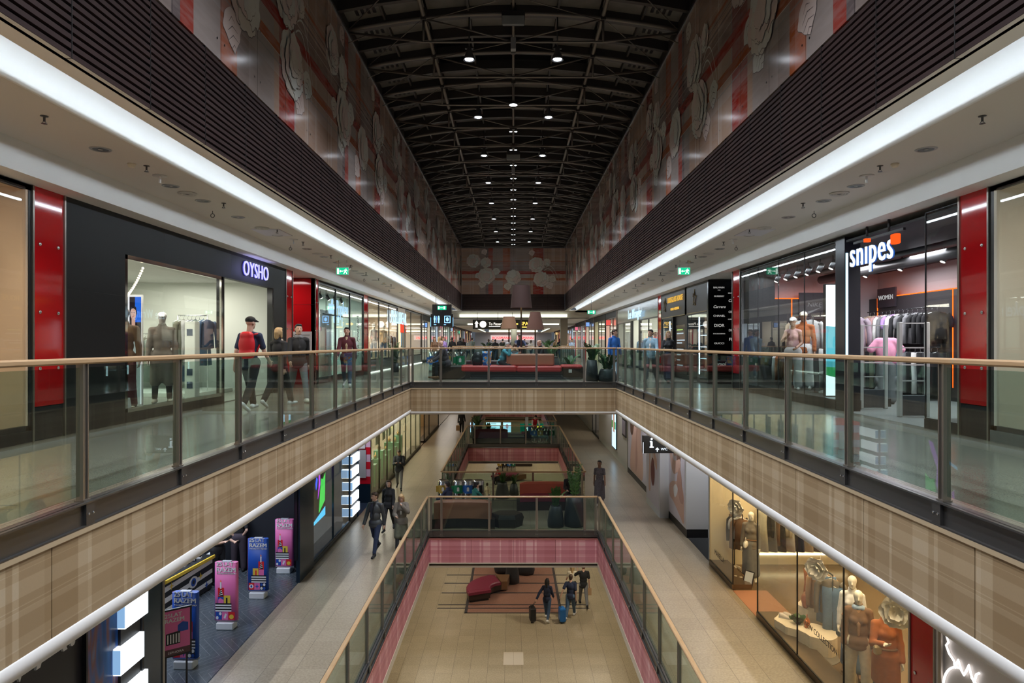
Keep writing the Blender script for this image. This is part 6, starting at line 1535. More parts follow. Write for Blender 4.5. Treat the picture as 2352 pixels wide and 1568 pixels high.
plant((-.05, 32.3, ZG), TPR, 'nearest charcoal pot on the pink stone of the ground floor', GP3, .5, 5, 10)
plant((.62, 33.6, ZG), ROUND, 'rounded charcoal pot behind the nearest pot on the ground floor', GP3, .5, 5, 11)
plant((-.52, 33.8, ZG), ROUND, 'rounded charcoal pot to the left behind the nearest ground floor pot', GP3, .5, 5, 12)
plant((-1.1+.3, 50.0, ZG), [(.42,0),(.52,.04),(.52,.3),(.36,1.0),(.34,1.15)], 'tall charcoal pot with a bushy plant seen through the lower glass railing', GP3, .9, 9, 13, spread=.35)
plant((.05, 51.0, ZG), [(.3,0),(.36,.04),(.34,.3),(.24,.85)], 'slimmer pot beside the tall charcoal pot on the ground floor', GP3, .9, 6, 15, spread=.3)
BINB = M('bin_steel', (.55,.56,.57), .16, 1)
def bin_(loc, col, label, group, rz=0):
    r = empty('recycling_bin', loc, label, 'bin', group, rz); m_ = {'blue': (.02,.14,.50), 'green': (.01,.22,.10), 'yellow': (.45,.30,.05), 'black': (.015,.015,.018)}[col]
    MB().lathe([(.215,0),(.22,.02),(.22,.90),(.20,.93),(.19,.98),(.175,.99),(.17,.93)], 26).build('body', BINB, r)
    m = MB(); m.lathe([(.222,.94),(.212,.965)], 26, caps=False); m.build('rim', CHROME, r)
    m = MB(); pts = [(-.235*math.sin(t), -.235*math.cos(t)) for t in [R(-46)+R(92)*i/8 for i in range(9)]]; 
    for (a, b), (c, d) in zip(pts[:-1], pts[1:]): m.loft([[(a,b,.5),(c,d,.5),(c*.95,d*.95,.5),(a*.95,b*.95,.5)],[(a,b,.82),(c,d,.82),(c*.95,d*.95,.82),(a*.95,b*.95,.82)]])
    m.box(-.27,-.16,-.16,-.10,.55,.78); m.build('colour_tag', M('bin_'+col, m_, .4), r); tg = r.children[-1]
    m = MB(); m.cbox(-.045,.045,-.243,-.236,.59,.72,.01); m.box(-.025,.025,-.243,-.236,.72,.75); m.build('icon', M('icon_white', (.8,.8,.8), .5), tg)
    return r
GB1, GB2, GB3, GB4 = 'recycling bins on the upper bridge', 'recycling bins on the near lower bridge', 'recycling bins on the far lower bridge', 'recycling bins on the ground floor'
bin_((-3.0, 25.9, 0), 'blue', 'steel bin with a blue tag at the left end of the upper bridge', GB1)
bin_((-2.55, 26.1, 0), 'yellow', 'steel bin with a yellow tag partly hidden behind the seated man on the upper bridge', GB1)
bin_((-2.02, 26.15, 0), 'green', 'steel bin with a green tag between the seated man and the black backpack', GB1)
for i, (x, c) in enumerate(((-2.72,'yellow'),(-2.13,'green'),(-1.75,'blue'),(-1.36,'black'))): bin_((x, 26.6, ZL), c, 'steel bin with a %s tag behind the seated pair on the near lower bridge' % c, GB2)
for i, (x, c) in enumerate(((1.34,'blue'),(1.72,'yellow'),(2.1,'black'),(2.45,'green'))): bin_((x, 43.35, ZL), c, 'steel bin with a %s tag beside the cleaner on the far lower bridge' % c, GB3)
for i, (x, c) in enumerate(((-1.15,'yellow'),(-.75,'black'),(-.35,'blue'),(0,'green'))): bin_((x, 60.5, ZG), c, 'steel bin with a %s tag on the far ground floor' % c, GB4)
SEATR = M('seat_red', (.50,.040,.038), .42, bump=.05, bscale=300); SALM = M('seat_salmon', (.43,.16,.095), .5, bump=.05, bscale=300); PLUM = M('seat_plum', (.20,.022,.050), .42, bump=.05, bscale=300); WENGE = M('seat_base_wenge', (.035,.022,.017), .4, var=.3, vscale=20); CORAL = M('seat_coral', (.50,.12,.075), .45, bump=.05, bscale=300)
# upper bridge seating
r = empty('seating_island', (0, 25.2, 0), 'long red upholstered bench with a salmon back block on the upper bridge', 'bench')
MB().cbox(-1.75,2.45,-.55,.55,0,.06,.01).cbox(-1.55,2.2,-.48,.48,.06,.20,.01).build('plinth', M('plinth_dark', (.05,.045,.045), .3, .4), r)  # plinth in one plain dark colour
MB().cbox(-2.95,-1.55,-.55,.55,.02,.48,.03).cbox(1.78,2.55,-.5,.55,.02,.46,.03).cbox(-1.6,1.8,-.5,.5,.18,.30,.02).build('base', WENGE, r)
MB().cbox(-1.9,.10,-.58,.58,.28,.50,.05).build('seat', SEATR, r); MB().cbox(.10,1.75,-.55,.55,.27,.48,.05).cbox(-.1,.12,-.57,.57,.28,.49,.04).build('seat', SEATR, r); MB().cbox(1.75,2.5,-.55,.4,.40,.52,.05).build('seat', SEATR, r)
MB().cbox(-.25,1.5,-.30,.25,.48,.92,.05).build('backrest', SALM, r)
MB().cbox(2.0,2.12,-.515,-.5,.24,.36,.005).box(2.04,2.08,-.52,-.515,.28,.32).build('socket', M('socket_white', (.75,.75,.72), .4), r)
def lamp(loc, hz, r0, r1, hs, mat, label):
    r = empty('floor_lamp', loc, label, 'floor lamp', 'giant shaded lamps on the upper bridge')
    MB().tube([(0,0,0),(0,0,hz+hs*.5)], .03, 8).build('pole', M('lamp_pole', (.06,.03,.025), .4), r)
    MB().lathe([(.22,0),(.22,.03),(.04,.05)], 20).build('base', M('lamp_pole', (.06,.03,.025), .4), r)
    n = 48; mb = MB();  mb.lathe([(r0,hz),(r1,hz+hs)], n, caps=False).lathe([(r0-.012,hz),(r1-.012,hz+hs)], n, caps=False).lathe([(r1,hz+hs),(r1-.3,hz+hs+.005)], n, caps=False); ls = mb.build('lamp_shade', mat, r)
    MB().lathe([(r0*.6,hz+.06),(.02,hz+.05)], 24).build('diffuser', E('shade_glow', (1,.74,.36), 1.3), ls)
    for k in range(3): a = k*2.1; MB().tube([(0,0,hz+.1),(math.cos(a)*r0*.95,math.sin(a)*r0*.95,hz+.1)], .008, 5).build('spoke', BLACK, r)
    return r
SHT = lambda n, c: M('shade_'+n, c, .8, bump=.1, bscale=400)
lamp((.30, 25.9, 0), 2.64, .41, .32, .86, SHT('brown', (.066,.034,.029)), 'largest dark brown lamp shade, tallest of the three lamps on the upper bridge')
lamp((-.18, 28.5, 0), 1.92, .35, .235, .50, SHT('beige', (.30,.165,.095)), 'beige lamp shade, lowest of the three lamps on the upper bridge')
lamp((.88, 27.4, 0), 1.85, .36, .20, .72, SHT('rust', (.15,.072,.052)), 'rust brown lamp shade right of the tallest lamp on the upper bridge')
t_ = empty('side_table', (.6, 28.0, 0), 'dark table behind the salmon back block on the upper bridge', 'table'); MB().cbox(-1.2,1.2,-.4,.4,.70,.76,.01).build('tabletop', WENGE, t_); MB().cbox(-1.0,1.0,-.25,.25,0,.70,.01).build('base', M('plinth_dark', (.05,.045,.045), .3, .4), t_)
b_ = empty('bench', (-1.6, 30.5, 0), 'dark plum bench far back on the upper bridge, behind the backpack', 'bench'); MB().cbox(-1.0,1.0,-.4,.4,0,.42,.02).build('base', WENGE, b_); MB().cbox(-1.0,1.0,-.42,.42,.42,.55,.04).build('seat', M('seat_darkplum', (.07,.02,.03), .4), b_)
# near lower bridge
def sofa(loc, rz, w_, label, seat, back, backh=.86, curve=.0, group='upholstered benches on the lower gallery'):
    r = empty('sofa', loc, label, 'sofa', group, rz)
    def arc(x0, x1, y0, y1, z0, z1, b=.04, n=10):
        m = MB(); rings = []
        for i in range(n+1):
            x = x0+(x1-x0)*i/n; dy = curve*(x/(w_/2))**2; e = .0 if 0 < i < n else b
            rings.append([(x,y0+dy,z0),(x,y1+dy,z0),(x,y1+dy,z1-b),(x,y1+dy-b,z1-e),(x,y0+dy+b,z1-e),(x,y0+dy,z1-b)])
        return m.loft(rings, 0, True, False)
    arc(-w_/2-.12, w_/2+.12, -.42, .52, 0, .34, .01).build('base', WENGE, r)
    arc(-w_/2, w_/2, -.45, .38, .34, .50).build('seat', seat, r)
    if back: arc(-w_/2, w_/2, .28, .55, .34, backh, .06).build('backrest', back, r)
    return r
sofa((-1.72, 23.80, ZL), R(180), 1.95, 'salmon-backed sofa seen from behind at the left of the near lower bridge', PLUM, SALM, .95, .12)
sofa((1.25, 26.2, ZL), 0, 2.0, 'coral-backed sofa at the right of the near lower bridge, beside the leafy pot', PLUM, CORAL, .92, -.10)
r = empty('low_table', (-.22, 23.62, ZL), 'faceted dark low table beside the salmon-backed sofa', 'table')
MB().loft([[(.5*math.cos(a)*1.05,.42*math.sin(a),0) for a in [PI*i/3 for i in range(6)]],[(.56*math.cos(a)*1.05,.48*math.sin(a),.30) for a in [PI*i/3 for i in range(6)]],[(.5*math.cos(a)*1.05,.42*math.sin(a),.44) for a in [PI*i/3 for i in range(6)]]]).build('body', WENGE, r)
# far lower bridge
sofa((-1.4, 43.6, ZL), R(180), 2.1, 'plum sofa seen from behind at the left of the far lower bridge', PLUM, M('seat_winedark', (.15,.018,.035), .45), .92)
for i, (x, y, n_) in enumerate(((.1, 43.6, 'nearer pale-topped low table on the far lower bridge'), (.15, 44.9, 'farther pale-topped low table on the far lower bridge'))):
    r = empty('low_table', (x, y, ZL), n_, 'table'); MB().cbox(-.62,.62,-.4,.4,0,.38,.03).build('body', WENGE, r); MB().cbox(-.60,.60,-.38,.38,.38,.42,.01).build('tabletop', M('top_pale', (.5,.52,.5), .2), r)
b_ = empty('bench', (1.25, 45.0, ZL), 'plum backless bench beside the farther low table, far lower bridge', 'bench'); MB().cbox(-.7,.9,-.35,.35,0,.3,.02).build('base', WENGE, b_); MB().cbox(-.72,.95,-.38,.38,.3,.48,.04).build('seat', PLUM, b_)
# ground floor benches: curved wedge seats on the pink stone
def curved_bench(loc, rz, label):
    r = empty('curved_bench', loc, label, 'bench', 'curved plum benches on the ground floor', rz)
    def seg(ri, ro, a0, a1, z0, z1, b):
        rings = []
        for i in range(13):
            a = R(a0+(a1-a0)*i/12); c, s = math.cos(a), math.sin(a); e = b if i in (0, 12) else 0
            rings.append([(ri*c,ri*s,z0),(ro*c,ro*s,z0),(ro*c,ro*s,z1-b),((ro-b)*c,(ro-b)*s,z1-e),((ri+b)*c,(ri+b)*s,z1-e),(ri*c,ri*s,z1-b)])
        return MB().loft(rings)
    seg(.78, 1.62, 100, 192, 0, .10, .005).build('plinth', BLACK, r); seg(.72, 1.70, 98, 194, .10, .34, .01).build('base', WENGE, r); seg(.68, 1.74, 100, 196, .34, .50, .045).build('seat', PLUM, r)
    seg(.72, 1.70, 76, 97.5, .10, .48, .01).build('side_table', M('wood_brown', (.17,.09,.045), .35), r)
    return r
curved_bench((-.35, 30.35, ZG), R(8), 'curved plum bench on the pink stone, nearest on the ground floor')
curved_bench((-.2, 55.6, ZG), R(-35), 'curved plum bench with the seated man in red, far ground floor')
b_ = empty('bench', (.75, 63.5, ZG), 'dark bench behind the far ground floor bins', 'bench'); MB().cbox(-1.0,1.0,-.5,.5,0,.5,.05).build('base', WENGE, b_); MB().cbox(-.9,.9,-.45,.45,.5,.6,.04).build('seat', M('seat_darkplum', (.07,.02,.03), .4), b_)
# pink stone rug with dark lines on the ground floor
m = MB(); PK = NT('pink_granite'); PK.col(PK.mix(PK.ramp(PK.noise(45, 5), [(.35, 0.0), (.65, 1.0)], False), (.21,.085,.055), (.42,.24,.18))).set(Roughness=.3)
LN = M('stone_line', (.045,.042,.045), .35); PALET = M('pale_tile', (.62,.54,.42), .4)
m.box(-2.0, 2.0, 28.7, 46, ZG, ZG+.003, 0)
for x in (-2.0, 2.0): m.box(x-.06, x+.06, 28.6, 46, ZG, ZG+.005, 1)
m.box(-2.05, 2.05, 28.6, 28.68, ZG, ZG+.005, 1)
for y in (29.15, 29.55, 30.95, 32.2, 33.35, 34.95, 36.6): m.box(-3.25, 3.25, y-.055, y+.055, ZG, ZG+.0045, 1)
for y in (52.2, 53.6, 55, 56.4): m.box(-2.4, 2.4, y-.05, y+.05, ZG, ZG+.0045, 1)
m.box(-.35, .0, 24.0, 25.0, ZG, ZG+.003, 2); m.box(.01, .36, 24.0, 25.0, ZG, ZG+.003, 2)
m.build('floor_inlay', [PK.m, LN, PALET], kind=ST)
# ground floor: screens and fast food board
r = empty('info_screen', (-2.35, 82, ZG), 'bright landscape info screen standing on the far ground floor', 'screen'); MB().box(-.95,.95,0,.12,.0,1.9).build('screen_body', WHITEP, r); MB().box(-.9,.9,-.01,0,.75,1.85).build('lit_face', E('screen_cyan', (.55,.85,1), 2.2), r)
m = MB()
for z in (1.7, 1.5, 1.32, 1.15, .95): m.box(-.6,.2+.1*(z > 1.3),-.018,-.01,z-.05,z+.03)
m.build('picture', E('screen_teal', (.03,.25,.32), 1), r)
r = empty('info_screen', (-.75, 82, ZG), 'bright upright screen beside the landscape info screen', 'screen'); MB().box(-.5,.5,0,.12,0,1.9).build('screen_body', WHITEP, r); MB().box(-.46,.46,-.01,0,.7,1.85).build('lit_face', E('screen_blue', (.5,.75,1), 2), r); MB().ell((.0,-.02,1.4),.16,.01,.3).build('picture', E('screen_face', (.6,.4,.5), 1.2), r)
r = empty('green_board', (2.3, 80, ZG), 'green board with a white arrow and a yellow arched letter on the far ground floor', 'sign'); MB().box(-1.5,1.5,0,.1,.55,1.95).build('board', E('board_green', (.005,.16,.09), .8), r)
MB().box(-1.4,-1.3,0,.08,0,.55).box(1.3,1.4,0,.08,0,.55).build('leg', STEELD, r)
m = MB(); m.poly((-.6,0,1.25), (1,0,0), (0,0,1), [(-.08,-.3),(.08,-.3),(.08,.1),(.25,.1),(0,.45),(-.25,.1),(-.08,.1)], .012, 0, (0,-1,0)); m.box(-1.1,.0,-.012,0,.72,.8,0)
for dx in (-.17, .17): m.tube([(.75+dx+.17*math.cos(t), -.02, 1.05+.55*math.sin(t)) for t in [PI*i/12 for i in range(13)]], .05, 6, 1)
m.build('emblem', [E('board_w', (.85,1,.95), 2), E('board_y', (1,.75,.02), 2.5)], r)
# ------------------------------------------------------------------ lower gallery: banner stands, counter, fashion displays
PKM, BLM = M('banner_pink', (.80,.17,.42), .45), M('banner_blue', (.01,.075,.42), .45)
BWH, BRD, BYL, BBK, BOR = M('banner_white', (.82,.82,.82), .45), M('banner_redp', (.72,.02,.025), .45), M('banner_yellow', (.78,.55,.06), .45), M('banner_black', (.012,.012,.014), .45), M('banner_flame', (1,.25,.02), .4)
def banner_art(m, x0, W, z0, blue, n=0):
    """print on the front at y = n: lettering, candle cake and the row of squares (materials 0 white 1 red 2 yellow 3 black 4 pink 5 blue 6 flame)"""
    X = lambda t: x0+W*t
    u, v = (1,0,0), (0,0,1); P = lambda pts, mi, k=1: m.poly((0,n,0), u, v, [(X(a), z0+b) for a, b in pts], .0012*k, mi, (0,-1,0))
    text_into(m, '25', (X(.07), n-.001, z0+1.20), u, v, .135*W/.47, 0, .010, 'LEFT', 1.0, .045); text_into(m, 'LAT', (X(.40), n-.001, z0+1.20), u, v, .135*W/.47, 0, .010, 'LEFT', 1.0, 0)
    text_into(m, 'RAZEM', (X(.07), n-.001, z0+1.075), u, v, .135*W/.47, 0, .010, 'LEFT', 1.04, .045); text_into(m, 'TWORZYMY PI\u0118KNO', (X(.08), n-.001, z0+1.02), u, v, .042*W/.47, 0, .010, 'LEFT', 1.12)
    c = .28 if not blue else .70
    if blue == 2: c = .70
    P([(c-.14,.52),(c+.16,.52),(c+.16,.72),(c-.14,.72)], 1); P([(c-.11,.53),(c+.13,.53),(c+.01,.70)], 3, 2)
    for k in range(3): P([(c-.10+.03*k,.545+.045*k),(c+.11-.03*k,.575+.04*k),(c+.10-.03*k,.59+.04*k),(c-.09+.03*k,.56+.045*k)], 0, 3)
    P([(c-.035,.70),(c+.035,.70),(c+.035,.84),(c-.035,.84)], 0, 3); P([(c,.90),(c+.03,.86),(c,.835),(c-.03,.86)], 6, 3)
    P([(c-.14,.38),(c+.16,.38),(c+.16,.52),(c-.14,.52)], 5 if not blue else 4, 1); P([(c-.12,.38),(c+.14,.38),(c+.14,.45),(c+.06,.47),(c+.0,.49),(c-.08,.48),(c-.12,.45)], 4, 2)
    c2 = .56 if not blue else .42
    P([(c2-.16,.38),(c2+.18,.38),(c2+.18,.55),(c2-.16,.55)], 2, 1); P([(c2-.03,.38),(c2+.05,.38),(c2+.05,.50),(c2-.03,.50)], 3 if not blue else 1, 2)
    a, b = (.02, .80) if not blue else (.18, .98)
    for k in range(6): P([(a,.20+.03*k),(b,.20+.03*k),(b,.23+.03*k),(a,.23+.03*k)], 3 if k % 2 else 0, 2)
    P([(.04,.02),(.33,.02),(.33,.19),(.04,.19)], 5 if not blue else 1, 1); P([(.34,.02),(.64,.02),(.64,.19),(.34,.19)], 4, 1); P([(.65,.02),(.96,.02),(.96,.19),(.65,.19)], 1 if not blue else 3, 1)
    if not blue:
        for q, w_ in enumerate(((.11,.06),(.26,.06),(.11,.15),(.26,.15))): P(ov(w_[0], w_[1], .065, .036, 12), 0 if q in (0, 3) else 5, 2)
        P([(.42,.06),(.5,.04),(.58,.14),(.50,.16)], 0, 2); P(ov(.80,.085,.11,.05,14), 2, 2)
    else:
        P(ov(.18,.105,.12,.05,14), 0, 2); P(ov(.18,.105,.05,.03,12), 5, 3); P([(.49,.18),(.52,.12),(.60,.105),(.52,.09),(.49,.03),(.46,.09),(.38,.105),(.46,.12)], 5, 2)
        for q, w_ in enumerate(((.73,.06),(.88,.06),(.73,.15),(.88,.15))): P(ov(w_[0], w_[1], .065, .036, 12), 0 if q in (0, 3) else 5, 2)
BM = [BWH, BRD, BYL, BBK, PKM, BLM, BOR]
for i, (x, y, bl, n_) in enumerate(((-6.36, 13.26, 1, 'nearest blue banner stand on the dark herringbone floor, behind the framed poster'), (-6.33, 15.08, 0, 'nearest pink banner stand on the dark herringbone floor'), (-6.31, 16.9, 1, 'farther blue banner stand on the dark herringbone floor'), (-6.28, 18.75, 0, 'farthest pink banner stand, beside the navy column'))):
    r = empty('banner_stand', (x, y, ZL), n_, 'banner stand', 'banner stands of the dark beauty shop', R(-2))
    W = .50
    MB().cbox(-.19,.19,-.12,.12,.006,.16,.015).build('foot', M('foot_white', (.75,.75,.76), .4), r)
    MB().box(-.24,.26,-.03,.03,.16,.20).build('lower_clamp', M('clamp_clear', (.5,.5,.55), .3), r); MB().box(-.10,.10,-.05,.05,1.47,1.49).build('top_clip', M('clamp_clear', (.5,.5,.55), .3), r)
    mb = MB(); prof = [(-W/2, -.03), (-W/2+.012, -.055), (-W/2+.04, -.07), (W/2-.04, -.07), (W/2-.012, -.055), (W/2, -.03), (W/2, .03), (W/2-.04, .07), (-W/2+.04, .07), (-W/2, .03)]
    mb.loft([[(a, b, z) for a, b in prof] for z in (.20, 1.47)], 0, True, True)
    sl_ = mb.build('sleeve', BLM if bl else PKM, r)
    MB().box(-W/2-.004, -W/2+.012, -.03, .03, .2, 1.47).build('side_stripe', PKM if bl else BLM, r)
    m = MB(); banner_art(m, -W*.46, W*.92, .20, bl, -.0); m2 = m
    for k in range(len(m2.v)):
        a, b, c = m2.v[k]; m2.v[k] = (a, b-.071, c)
    m2.build('print', BM, sl_)
r = empty('poster_stand', (-5.95, 12.05, ZL), 'black framed pink poster on a slim double-legged stand at the dark floor edge', 'poster stand', None, R(38))
for s in (-1, 1): MB().box(s*.17-.014, s*.17+.014, -.014, .014, .01, 1.0).build('leg', BLACK, r)
MB().cbox(-.28,.28,-.2,.2,.0,.02,.005).build('foot', BLACK, r)
MB().box(-.25,.25,-.02,.02,.78,1.62).build('frame', BLACK, r)
m = MB(); m.box(-.22,.22,-.024,-.02,.92,1.59,4); m.box(-.22,.22,-.024,-.02,.81,.92,7)
text_into(m, '25LAT', (-.19,-.025,1.48), (1,0,0), (0,0,1), .10, 0, .002, 'LEFT', 1, .04); text_into(m, 'RAZEM', (-.19,-.025,1.39), (1,0,0), (0,0,1), .10, 0, .002, 'LEFT', 1, .04); text_into(m, 'SEPHORA', (-.14,-.025,.84), (1,0,0), (0,0,1), .055, 0, .002, 'LEFT', 1.1)
m.poly((0,-.024,0), (1,0,0), (0,0,1), [(.02,1.2),(.19,1.2),(.19,1.34),(.1,1.37),(.02,1.32)], .002, 5, (0,-1,0)); m.poly((0,-.024,0), (1,0,0), (0,0,1), [(-.17,1.0),(.06,1.0),(.06,1.22),(-.17,1.2)], .003, 3, (0,-1,0))
for k in range(5): m.box(-.15+.045*k,-.13+.045*k,-.029,-.026,1.02,1.18,0)
m.build('poster', BM+[M('poster_plum', (.10,.04,.05), .4)], r)
# striped counter with yellow edge and small goods
r = empty('sales_counter', (-8.15, 16.6, ZL), 'black and white striped counter with a yellow top edge in the beauty shop', 'counter', None, R(-8))
MB().cbox(-.45,.30,-.95,.95,.02,.80,.02).build('body', BBK, r)
m = MB()
for k in range(3): m.poly((.302,-.95,0), (0,1,0), (0,0,1), [(0,.08+.25*k),(1.9,.28+.25*k-.1),(1.9,.38+.25*k-.1),(0,.20+.25*k)], .004, 0, (1,0,0))
for (y, z) in ((.45,.5),(-.7,.65),(-.3,.25),(.7,.2)): m.poly((.302,y,z), (0,1,0), (0,0,1), [(0,.09),(.02,.02),(.09,0),(.02,-.02),(0,-.09),(-.02,-.02),(-.09,0),(-.02,.02)], .007, 2 if z > .3 else 5, (1,0,0))
m.disc((.302,.15,.45), (0,1,0), (0,0,1), .14, .006, 0, rx=.18); m.disc((.302,.15,.45), (0,1,0), (0,0,1), .10, .008, 5); m.disc((.302,.15,.45), (0,1,0), (0,0,1), .05, .010, 3)
for k in range(3): m.box(-.45,.3,-.955,-.95,.08+.25*k,.20+.25*k,0)
m.build('stripe_print', BM, r); MB().box(-.46,.32,-.97,.97,.80,.875).build('top', BBK, r)
mb = MB(); mb.cbox(.30,.36,-1.0,1.0,.79,.87,.008).cbox(-.5,.36,-1.0,-.95,.79,.87,.008).build('top_edge', BYL, r)
rs = random.Random(3)
for i in range(16):
    m = MB(); y = 15.75+.105*i; x = -8.02+.015*(i-8)-(.12 if i % 2 else 0); k = i % 3
    if k == 0: m.cbox(-.045,.045,-.04,.04,0,.10,.008, 0).box(-.045,.045,-.041,-.04,.03,.06,1)
    elif k == 1: m.lathe([(.035,0),(.035,.08),(.02,.09),(.02,.13)], 10)
    else: m.cbox(-.06,.06,-.045,.045,0,.045,.006,1).cbox(-.055,.055,-.04,.04,.045,.09,.006,0)
    o = m.build(('gift_box','perfume_bottle','stacked_boxes')[k], [BBK, BYL if i % 2 else BWH], label='%s small black item on the yellow-edged counter, counted from the viewer' % ORD[i], cat=('box','bottle','box')[k], group='small goods on the yellow counter edge'); o.location = (x, y, ZL+.87)
r = empty('price_board', (-8.9, 19.0, -2.75), 'black board with small white lines on the beauty shop back wall', 'board'); MB().box(-.55,.55,-.04,.0,-.55,.75).build('board', BLACKG, r)
m = MB()
for z, a in ((.55,.3),(.38,.4),(.30,.45),(.02,.2),(-.12,.3),(-.3,.5)): m.box(-a,a,-.046,-.04,z,z+.05)
m.build('printed_line', E('line_white', (.6,.75,.85), .8), r)
r = empty('gift_pyramid', (-8.05, 18.4, ZL), 'black and white striped gift display behind the counter', 'display'); MB().cbox(-.28,.28,-.2,.2,.01,.35,.01).build('lower_box', BBK, r); MB().cbox(-.22,.22,-.18,.18,.35,.62,.01).build('upper_box', BWH, r); m = MB()
for k in range(3): m.box(-.285,.285,-.206,-.2,.05+.11*k,.10+.11*k)
m.cbox(-.1,.02,-.24,-.18,.4,.62,.01,1); m.build('stripe_print', [BWH, BRD], r)
# perfume shop window: green display blocks
for i in range(11):
    y = 27.9+.85*i; z0 = ZL+.12; hh = (.55, .8, .45)[i % 3]
    r = empty('display_block', (-6.15, y, z0), '%s green display block with a gold-capped bottle in the olive-framed window' % ORD[i], 'display block', 'green display blocks in the olive-framed window')
    MB().cbox(-.22,.22,-.2,.2,0,hh+.5,.01).build('block', M('block_green', (.10,.36,.16), .4), r); MB().lathe([(.07,hh+.5),(.07,hh+.66),(.02,hh+.68),(.02,hh+.78)], 10).build('bottle', M('bottle_gold', (.6,.4,.12), .2, .8), r)
    if i % 2 == 0: MB().box(-.45,-.43,-.38,.38,1.3,2.3).build('back_card', M('card_cream', (.7,.62,.45), .6), r)
# warm fashion shop: mannequins with flowers, racks
mg = 'cream mannequins in the warm fashion shop window'
person((6.30, 18.1, ZL+.02), R(-30), 'cream mannequin in a belted grey trench jacket and long grey skirt, far window', 1.80, dict(STAND, head=(25,0)), [('jacket', CL['coat'], dict(g=.004)), ('skirt', cloth('skirt_grey', (.17,.17,.17)), dict(len=.86)), ('belt', CL['brown'])], ('none', None), MANQ, .012, True, name='mannequin', cat='mannequin', group=mg, face=False)
person((6.43, 12.95, ZL+.02), R(-28), 'cream mannequin in a white blouse, grey blazer and jeans, behind the brown blazer', 1.84, dict(STAND, legL=(12,4,3), legR=(-8,6,4)), [('shirt', CL['white']), ('jeans', CL['denim'], dict(fl=.03)), ('belt', CL['rust']), ('shoes', CL['brown'])], ('none', None), MANQ, .012, True, name='mannequin', cat='mannequin', group=mg, face=False)
person((6.13, 12.13, ZL+.02), R(-25), 'cream mannequin in a brown blazer and wide cream trousers, near window', 1.86, dict(STAND, legL=(10,3,4), legR=(-6,4,4)), [('jacket', CL['brown'], dict(g=.012)), ('shirt_front', CL['camel']), ('scarf', CL['skyblue']), ('trousers', CL['cream'], dict(g=.02, fl=.035)), ('shoes', CL['brown'])], ('none', None), MANQ, .012, True, name='mannequin', cat='mannequin', group=mg, face=False)
person((6.33, 11.60, ZL+.02), R(-20), 'cream mannequin in a belted rust suede coat holding a clutch, near window', 1.84, dict(STAND, armR=(25,10,85,35), armL=(0,10,15,0), head=(15,0)), [('coat', CL['rust'], dict(len=.45)), ('belt', CL['brown']), ('trousers', CL['olive'])], ('none', None), MANQ, .012, True, name='mannequin', cat='mannequin', group=mg, face=False)
clu = MB(); clu.cbox(-.06,.06,-.045,.045,-.07,.07,.02); clu.build('clutch_bag', M('gold_clutch', (.45,.35,.2), .35, .7), label='small metallic clutch bag held by the rust coat mannequin', cat='bag').location = (6.06, 11.36, ZL+1.12)
def paper_flower(loc, nrm, r, label):
    root = empty('paper_flower', loc, label, 'flower', 'giant white paper flowers in the fashion window')
    nrm = Vector(nrm).normalized(); u = nrm.cross(Vector((0,0,1))).normalized(); v = u.cross(nrm)
    WH = M('paper_white_matte', (.82,.78,.70), .7); rnd = random.Random(int(r*100))
    for ring, (n, rr_, off, tilt) in enumerate(((6, .62, .55, .15), (5, .5, .36, .4), (4, .36, .18, .8))):
        m = MB()
        for i in range(n):
            a = 2*PI*i/n+ring*.5; ca, sa = math.cos(a), math.sin(a); c = (u*ca+v*sa)*r*off; er = (u*ca+v*sa); et = (u*-sa+v*ca)
            rings = []
            for t in [k/6 for k in range(7)]:
                w_ = rr_*r*math.sin(PI*(.12+.80*t))*.95; d = er*(t-.5)*rr_*r*1.3; bend = nrm*(r*.5*tilt*t*t+.03*r*ring)
                rings.append([c+d+bend+et*w_*q+nrm*(.10*r*q*q*(1+t)+.025*r*math.sin(7*q+i)) for q in (-1,-.6,-.2,.2,.6,1)])
            top = [p for p in rings]; m.loft(top, 0, False, True, closed=False)
            m.loft([[p-nrm*.006 for p in q] for q in top], 0, False, True, closed=False)
        m.build('petal_ring', WH, root)
    b = MB(); b.tube([-nrm*.02, -nrm*.10], [r*.4, r*.12], 10); b.build('calyx', WH, root)
    b = MB(); b.tube([-nrm*.08, -nrm*.16+Vector((0,0,.25)), Vector((-nrm.x*.16,-nrm.y*.16, -1.12-loc[2]))], .006, 5); b.build('wire', WH, root)
    return root
paper_flower((6.13, 18.75, ZL+1.78), (-.75,-.5,-.1), .27, 'giant white paper flower hanging above the far rail of the fashion window')
paper_flower((6.30, 14.15, ZL+1.62), (-.75,-.6,-.1), .26, 'giant white paper flower hanging over the brown knit jacket')
paper_flower((6.15, 10.95, ZL+1.98), (-.5,-.8,.1), .27, 'giant white paper flower in front of the rust coat mannequin')
g5 = 'clothes hung in the fashion shop windows'
rail('clothes_rail', (6.25, 18.6), (6.25, 19.3), ZL+1.62, 'thin rail with dark jackets in the far fashion window', 1.60, BLACK)
for i, (k, c) in enumerate((('hanging_jacket','brown'),('hanging_tee','white'),('hanging_jacket','black'),('hanging_trousers','brown'))): hang(k, (6.25, 18.65+.17*i, ZL+1.61), R(-25), CL[c], ['dark brown jacket','white top','black jacket','brown trousers'][i]+' on the thin rail of the far fashion window', g5)
rail('clothes_rail', (6.60, 14.1), (6.60, 15.2), ZL+1.50, 'thin rail with autumn clothes in the near fashion window', 1.48, BLACK)
